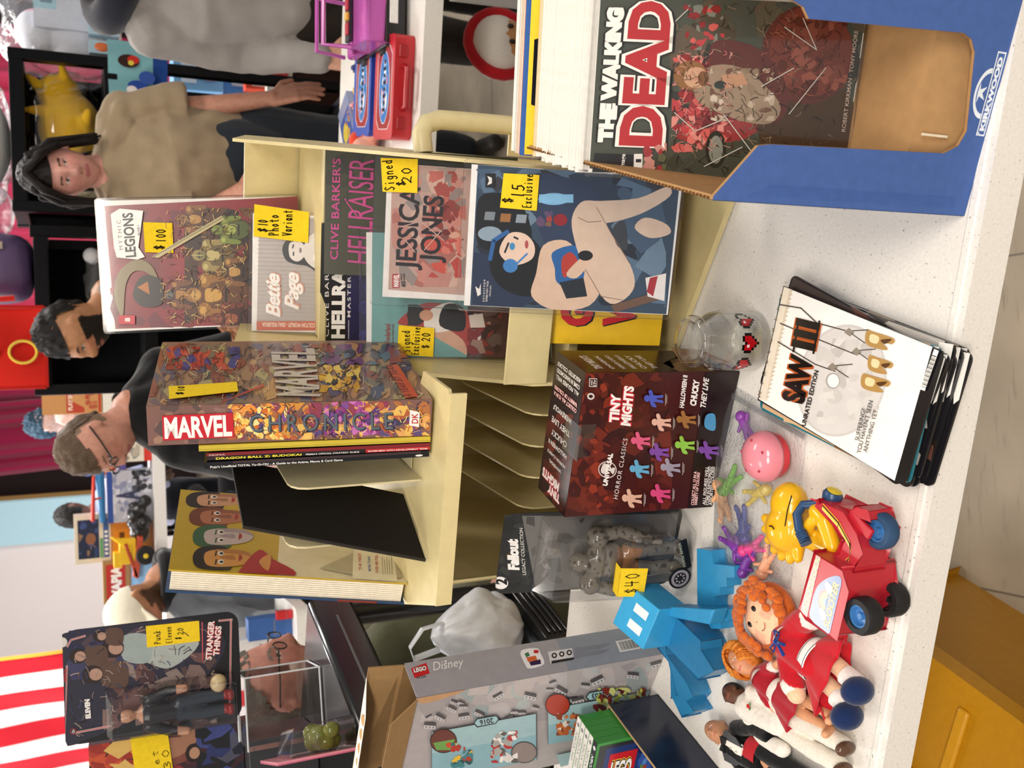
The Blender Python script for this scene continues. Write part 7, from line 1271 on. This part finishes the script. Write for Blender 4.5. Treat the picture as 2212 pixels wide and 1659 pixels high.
rt = thing('tote_bag', 'red tote bag printed with yellow rings hanging on the left rack', 'bag', (.215, 4.345, 1.62)); m = MB(); m.grid(lambda u, v: (-.165 + .33 * u, -.012 - .02 * math.sin(u * 5) * math.sin(v * 3), -.01 + .32 * v), 24, 20, 'd0281e'); m.grid(lambda u, v: (-.165 + .33 * u, .05 - .01 * math.sin(u * 5), -.01 + .32 * v), 10, 10, 'b8221a'); m.box((0, .02, -.008), (.33, .07, .012), 'b8221a'); m.box((-.165, .02, .15), (.012, .07, .31), 'b8221a'); m.box((.165, .02, .15), (.012, .07, .31), 'b8221a'); m.build('bag_body', 'cloth', rt, smooth=True)
m = MB(); 
for z in (.075, .215): m.tube([(.045 * math.cos(k * .3307) - .02, -.037 - .0 * k, z + .05 * math.sin(k * .3307)) for k in range(20)], .0058, 'e8c84c', 8)
m.build('yellow_rings', 'cloth', rt, smooth=True)
m = MB(); m.tube([(.10, .0, .30), (.19, -.01, .22), (.20, -.01, .10)], .012, 'c8281e', 8); m.build('strap', 'cloth', rt, smooth=True)
# printed blanket hung on the rack end, white carton above it
bl = thing('printed_blanket', 'light blue blanket with blobs of red, navy and yellow hanging below the right rack', 'blanket', (1.33, 4.372, 1.10)); m = MB(); m.grid(lambda u, v: (-.16 + .36 * u, .012 * math.sin(u * 14) , .24 * v), 40, 16, '7fb4bc', lambda u, v: '24468c' if v < .22 else '7fb4bc'); a = Art(m, (-.16, -.016, 0), (1, 0, 0), (0, 0, 1), .36, .24)
for x, y, rx, ry, c in ((.14, .55, .13, .26, 'e0c838'), (.05, .5, .07, .2, 'd8bc30'), (.45, .52, .07, .17, '2c4a9c'), (.56, .36, .08, .14, '3a58a8'), (.40, .62, .05, .09, 'e8e0dc'), (.74, .66, .08, .18, '3a2420'), (.76, .58, .05, .10, 'c8342c'), (.72, .62, .03, .05, 'e0cc50'), (.3, .8, .03, .05, 'd8606c')): a.ell(x, y, rx, ry, c, 14)
m.build('fabric', 'cloth', bl, smooth='full')
wc = thing('carton', 'white carton with a blue printed end above the printed blanket', 'box', (1.72, 4.5, 1.35)); m = MB(); m.box((0, .1, .14), (.26, .22, .26), 'd8dce8'); a = Art(m, (-.13, -.0102, .01), (1, 0, 0), (0, 0, 1), .26, .26); a.rect(.3, .66, 1, 1, 'a8d4e4'); a.rect(.4, .72, .6, .9, '6a8ca0'); a.rect(.72, .72, .92, .92, '5a7c90'); m.build('shell', 'print', wc)
for i, (x, c, nm) in enumerate(((1.58, 'e0c040', 'yellow creature'), (1.64, '2c3a5c', 'dark blue'), (1.50, 'd8703c', 'orange'))): bb_ = thing('figure_box', nm + ' picture box standing by the clear bag right of the rack', 'box', (x, 4.40, 1.29)); m = MB(); m.box((0, .03, .06), (.055, .05, .12), 'a8c8d8'); m.ball((0, .004, .07), (.02, .006, .03), c, 12, 8); m.build('shell', 'print', bb_)
# blue bins and small goods further down between the rack and the middle table
lowt = thing('display_table', 'low dark-skirted table of small goods behind the tan T-shirt arm', 'table', (1.65, 5.2, 0)); m = MB(); m.box((0, .3, .395), (1.6, .7, .03), 'dcd8d0'); m.build('tabletop', 'plastic', lowt, bev=.008); m = MB(); m.grid(lambda u, v: (-.8 + 1.6 * u, -.05 + .012 * math.sin(u * 60), .38 * v), 120, 3, '2c1812'); m.build('skirt', 'cloth', lowt, smooth='full')
for i, (x, y, z, sx, sy, sz, c, lab, nm) in enumerate(((1.78, 5.5, .411, .26, .2, .30, '4a8cd8', 'deep blue plastic bin at the back of the low goods table', 'plastic_bin'), (1.74, 5.45, .715, .20, .2, .26, '78b4e8', 'light blue plastic bin stacked on the deep blue one', 'plastic_bin'), (1.56, 5.42, .411, .12, .1, .20, '26282e', 'black box beside the blue bins', 'box'), (1.76, 5.22, .411, .10, .08, .26, 'c8c0b0', 'pale packet standing on the low goods table', 'packet'), (1.66, 5.20, .411, .07, .07, .22, 'd8482c', 'orange-red packet on the low goods table', 'packet'), (1.88, 5.22, .411, .08, .07, .24, '8a5a34', 'brown packet at the right of the low goods table', 'packet'), (1.72, 5.14, .411, .04, .05, .15, 'b82c30', 'narrow red box at the front of the low goods table', 'box'), (1.80, 5.13, .411, .05, .05, .10, '2c4cb0', 'small bright blue box at the front of the low goods table', 'box'), (1.62, 5.13, .411, .05, .05, .12, 'e0dcd4', 'small white box left of the narrow red box', 'box'))):
    t = thing(nm, lab, nm.replace('plastic_', ''), (x, y, z)); m = MB()
    if nm == 'plastic_bin': m.hexa([(-sx * .45, -sy * .45, 0), (sx * .45, -sy * .45, 0), (sx * .45, sy * .45, 0), (-sx * .45, sy * .45, 0), (-sx / 2, -sy / 2, sz), (sx / 2, -sy / 2, sz), (sx / 2, sy / 2, sz), (-sx / 2, sy / 2, sz)], c)
    else: m.box((0, 0, sz / 2), (sx, sy, sz), c)
    a = Art(m, (-sx / 2, -sy / 2 - .003, 0), (1, 0, 0), (0, 0, 1), sx, sz); a.step = .0003; a.rect(.2, .55, .8, .85, mix(c, 'ffffff', .5)); a.rect(.3, .15, .7, .4, mix(c, 'd8402c', .4)); m.build('shell', 'plastic', t, bev=.003)

# ---------------------------------------------------------------- far tables of toys on the left, on the raised floor of the hall
def ftable(label, x0, x1, y, z, th=.05, d=.7):
    t = thing('folding_table', label, 'table', ((x0 + x1) / 2, y, z)); w_ = x1 - x0; m = MB(); m.prism(rr(-w_ / 2, 0, w_ / 2, d, .03), -th, 0, 'ebe8e4'); m.build('tabletop', 'plastic', t, bev=.008, smooth=True)
    for x in (-w_ / 2 + .12, w_ / 2 - .12):
        m = MB(); [m.tube([(x, yy, -th), (x, yy, -z)], .016, '1c1c1e', 10) for yy in (.08, d - .08)]; m.tube([(x, .08, -.3), (x, d - .08, -.3)], .014, '1c1c1e', 8); m.build('leg', 'metal', t, smooth=True)
    return t
ftable('white folding table of toys behind the glasses wearer', -1.05, .62, 6.7, 1.045, .075, .46); ftable('white folding table at the left, under the yellow truck and blue bin', -1.76, -1.06, 6.55, 1.005, .085, .46)
def fbox(name, label, x, y, z, sx, sy, sz, col, paint=None, rz=0, cat='box'):
    t = thing(name, label, cat, (x, y, z + .001), (0, 0, rz)); m = MB(); m.box((0, sy / 2, sz / 2), (sx, sy, sz), col)
    if paint: a = Art(m, (-sx / 2, -.0006, 0), (1, 0, 0), (0, 0, 1), sx, sz); a.step = .0002; paint(a)
    m.build('shell', 'print', t, bev=.001); return t
def p_kraft(a): a.bg('c28a52'); a.rect(0, .0, 1, .60, 'c88f58'); a.rect(.04, .30, .96, .60, 'b8402c'); a.poly([(.2, .30), (.8, .30), (.5, .58)], 'c88f58'); a.busy(.15, .08, .85, .28, ['b8402c', 'c46a44', 'b0583a'], 24, .03, .09, 2); a.rect(.04, .02, .96, .06, 'b8402c'); a.text('PLAY SHOP', (.12, .50), (.88, .50), .07, 'f0d8c0', .04)
k_ = fbox('kraft_carton', 'kraft cardboard carton printed in red with an open flap top, behind the black T-shirt', .0, 6.72, 1.18 + .16, .20, .2, .35, 'c28a52', p_kraft); 
fbox('picture_box', 'white box with a black and orange dog picture under the kraft carton', .0, 6.72, 1.045, .24, .24, .29, 'e8e2d4', lambda a: (a.blob([(.2, .5), (.35, .8), (.6, .75), (.7, .5), (.5, .3)], '2a2420'), a.blob([(.4, .6), (.6, .65), (.62, .45)], 'd8843c'), a.rect(0, .05, 1, .15, 'c8c0b0')))
fbox('navy_case', 'upright navy blue case beside the kraft carton', .16, 6.74, 1.045, .09, .2, .66, '20283c')
fbox('picture_box', 'tall red and orange cartoon picture box beside the bearded face', .33, 6.74, 1.22, .24, .06, .42, 'b0442c', lambda a: (a.busy(0, 0, 1, 1, ['b0442c', 'd8702c', '3a2430', 'c8a04c', '8a2c28', '5a4a5c', 'e0b860'], 90, .05, .16, 4), a.rect(.04, .84, .96, .97, 'd87a30'), a.text('SAT', (.1, .87), (.8, .87), .08, 'f0d060', .05)))
for lab, z, h_, c, c2 in (('flat dark green box low in the stack under the cartoon picture box', 1.165, .055, '26302e', 'b0303c'), ('yellow game box with teal edges at the bottom of the stack', 1.045, .12, 'e8d48c', '3aa890')): fbox('game_box', lab, .30, 6.72, z, .40, .25, h_, c, lambda a: (a.rect(0, .0, .06, 1, c2), a.rect(0, .88, 1, 1, c2), a.rect(0, 0, 1, .12, c2), a.rect(.2, .3, .5, .7, 'b8303a'), a.ell(.7, .5, .06, .3, 'f0ece4')))
fbox('toy_set_box', 'grey and white toy set box with a dark letter A, centre of the far table', -.66, 6.80, 1.045, .34, .2, .28, 'b9b6be', lambda a: (a.busy(0, 0, 1, 1, ['b9b6be', 'd0cdd4', '8a8ca4', 'a4a8b8'], 50, .06, .2, 8), a.text('A', (.42, .3), (.62, .3), .5, '3a3e58', .05), a.rect(.0, .88, 1, 1, '2c4a94'), a.busy(.6, .0, 1, .45, ['2c2c30', '1c1c20', '4a4a50'], 20, .05, .15, 9)))
bt = thing('black_toy', 'heap of a black action toy in front of the grey and white toy set box', 'toy', (-.80, 6.72, 1.046)); g = MB(); rd = random.Random(6); [g.ball((rd.uniform(-.12, .12), rd.uniform(-.02, .02), rd.uniform(.03, .14)), rd.uniform(.03, .05), '0' * 6, 10, 8) for _ in range(14)]; fuse(g, 'body', 'plastic', bt, .008, lambda p: '1c1c1f' if noise.noise(p * 20) < .3 else '4a4a4e', 2)
pl = thing('toy_plane', 'blue and red toy plane lying on top of the grey and white toy set box', 'toy', (-.64, 6.84, 1.327)); m = MB(); m.limb([(-.17, 0, .03), (.15, 0, .04)], [.02, .03], '2c78b0'); m.box((0, 0, .035), (.08, .02, .012), '2c78b0'); m.limb([(-.16, -.02, .09), (.12, -.02, .075)], [.014, .010], 'c8382c', n=8); m.limb([(-.02, -.02, .04), (-.03, -.02, .085)], [.008, .008], 'b04a2c', n=8); m.build('body', 'plastic', pl, smooth='full')
fbox('game_box', 'boxed game with a starry blue picture on top of the yellow truck carton', -.93, 6.86, 1.31, .32, .12, .22, 'e0d4bc', lambda a: (a.rect(.10, .32, .90, .90, '1c2440'), a.busy(.12, .34, .88, .88, ['2a3a68', '3a4a7c', '8a6a50', '18203a'], 20, .04, .12, 10), a.ell(.5, .55, .12, .14, '8a5a3c'), a.rect(.1, .05, .9, .2, '3c5a94'), [a.rect(.15 + k * .09, .08, .2 + k * .09, .17, 'f0ece4') for k in range(6)], a.rect(.1, .22, .5, .3, '5a9c6a')))
fbox('picture_box', 'orange carton standing behind the yellow toy truck', -.93, 6.84, 1.045, .30, .14, .265, 'b87a3c', lambda a: (a.rect(.05, .3, .95, .95, 'd8801c'), a.rect(.1, .68, .6, .80, '5a2c14')))
tk = thing('toy_truck', 'yellow and red toy tow truck with a big black wheel on the far table', 'toy truck', (-1.0, 6.66, 1.06)); m = MB()
m.box((0, 0, .16), (.16, .10, .10), 'e8b81c'); m.box((-.05, 0, .22), (.10, .09, .05), 'e8b81c'); [m.limb([(.0 + k * .02, -.05, .14), (.10, -.05, .25)], [.008, .008], 'f0c424', n=6) for k in range(3)]; m.box((-.04, 0, .10), (.26, .12, .035), 'b8482c', (0, 8, 0)); m.box((-.06, -.05, .14), (.24, .02, .02), 'b04020', (0, -16, 0)); m.build('body', 'plastic', tk, bev=.004, smooth=True)
m = MB(); m.at((-.03, -.07, .055), (90, 0, 0)); m.lathe([(.0005, -.03), (.055, -.03), (.06, -.02), (.06, .02), (.055, .03), (.02, .032), (.018, .034), (.0005, .034)], '19191b', 24); m.build('wheel', 'rubber', tk, smooth=True); m = MB(); m.at((-.03, -.105, .055), (90, 0, 0)); m.lathe([(.016, 0), (.012, .006), (.0005, .007)], 'e0c030', 16); m.build('hub', 'plastic', tk, smooth=True)
bn = thing('plastic_bin', 'pale blue plastic tray standing on edge left of the toy truck', 'bin', (-1.22, 6.62, 1.006), (-12, 0, 0)); m = MB(); m.prism(rr(-.15, 0, .15, .20, .03), 0, .05, '78b0e0', ax='y'); m.prism(rr(-.125, .02, .125, .18, .02), -.001, .003, '88bce8', ax='y'); m.build('shell', 'plastic', bn, bev=.008, smooth=True)
fbox('picture_box', 'red lettered wooden crate picture box left of the toy truck', -1.22, 6.80, 1.006, .28, .14, .36, 'a07844', lambda a: (a.rect(.08, .62, .92, .95, 'b82c24'), a.text('VAPIA', (.12, .70), (.88, .70), .16, 'f4ece0', .06), a.rect(.05, .1, .95, .55, '8a6438')))
fbox('game_box', 'small white and purple game box with an orange picture by the wine red curtain', -.42, 6.90, 1.20, .24, .1, .16, 'd8d4e8', lambda a: (a.rect(.1, .4, .6, .95, 'd8582c'), a.busy(.1, .4, .6, .95, ['e0702c', 'c83c24', 'e8a04c'], 14, .04, .1, 3), a.rect(.0, .0, 1, .3, '7a6ac0')))
bl_ = thing('blue_ball', 'round blue helmet-like toy above the small white and purple box', 'toy', (-.44, 7.0, 1.365)); m = MB(); m.ball((0, 0, .075), (.085, .08, .075), '1c6ad0', 24, 16); m.ball((.05, -.05, .11), (.03, .03, .025), 'c83cb0', 12, 8); m.build('shell', 'gloss', bl_, smooth='full')
fbox('picture_box', 'open white box of toys under the glasses wearer face', -.30, 6.76, 1.045, .26, .2, .24, 'e0d6c4', lambda a: (a.busy(0, .3, 1, 1, ['b8ac98', '8a8478', 'd8c8b0', '6a7a80'], 26, .06, .18, 5), a.rect(0, 0, 1, .2, 'c8382c')))
un = thing('stored_bags', 'dark bags and cases stored under the far tables', 'luggage', (-.7, 6.9, 0)); g = MB(); rd = random.Random(9); [g.ball((rd.uniform(-.7, .6), rd.uniform(0, .3), rd.uniform(.1, .75)), (rd.uniform(.12, .24), .15, rd.uniform(.10, .2)), '0' * 6, 12, 8) for _ in range(26)]; fuse(g, 'bags', 'cloth', un, .02, lambda p: '141417' if noise.noise(p * 4) < .25 else '34363e', 3); tag(un, kind='stuff')
# nearer left table (white front edge) with a white plush and the yellow sheet
nt_ = ftable('white table at the left edge, behind the black shelving post', -1.75, -.80, 3.5, .80, .05, .42)
for nm, lab, x, y, z, s3, c in (('storage_box', 'white carton standing at the left behind the cap wearer', -1.02, 3.60, .80, (.22, .2, .28), 'e4e0dc'), ('toy_pack', 'blue and silver toy pack on the left table beside the white carton', -.875, 3.58, .80, (.08, .06, .16), '3a64a8'), ('toy_pack', 'small red pack on the left table', -.83, 3.56, .80, (.03, .03, .06), 'c8282c')):
    fbox(nm, lab, x, y, z, s3[0], s3[1], s3[2], c, lambda a: a.rect(.1, .4, .9, .42, '8a8884'))
nt2 = ftable('white table bearing the white plush and yellow sheet, behind the black shelving', -1.25, -.45, 3.0, .56, .04, .44)
plush('white and yellow plush toy on the table behind the black rail', (-.70, 3.1, .561), [((0, 0, .07), (.06, .05, .07)), ((-.04, -.02, .14), (.045, .04, .04)), ((.06, -.02, .05), (.05, .04, .04))], lambda p: 'e0b020' if .02 < p.x < .07 else 'f0ece0', .006)
ys = thing('yellow_sheet', 'bright yellow folder hanging at the front of the table behind the black shelving', 'folder', (-.76, 2.985, .40)); m = MB(); m.box((0, 0, .10), (.36, .006, .30), 'e6cc28'); m.build('sheet', 'print', ys)
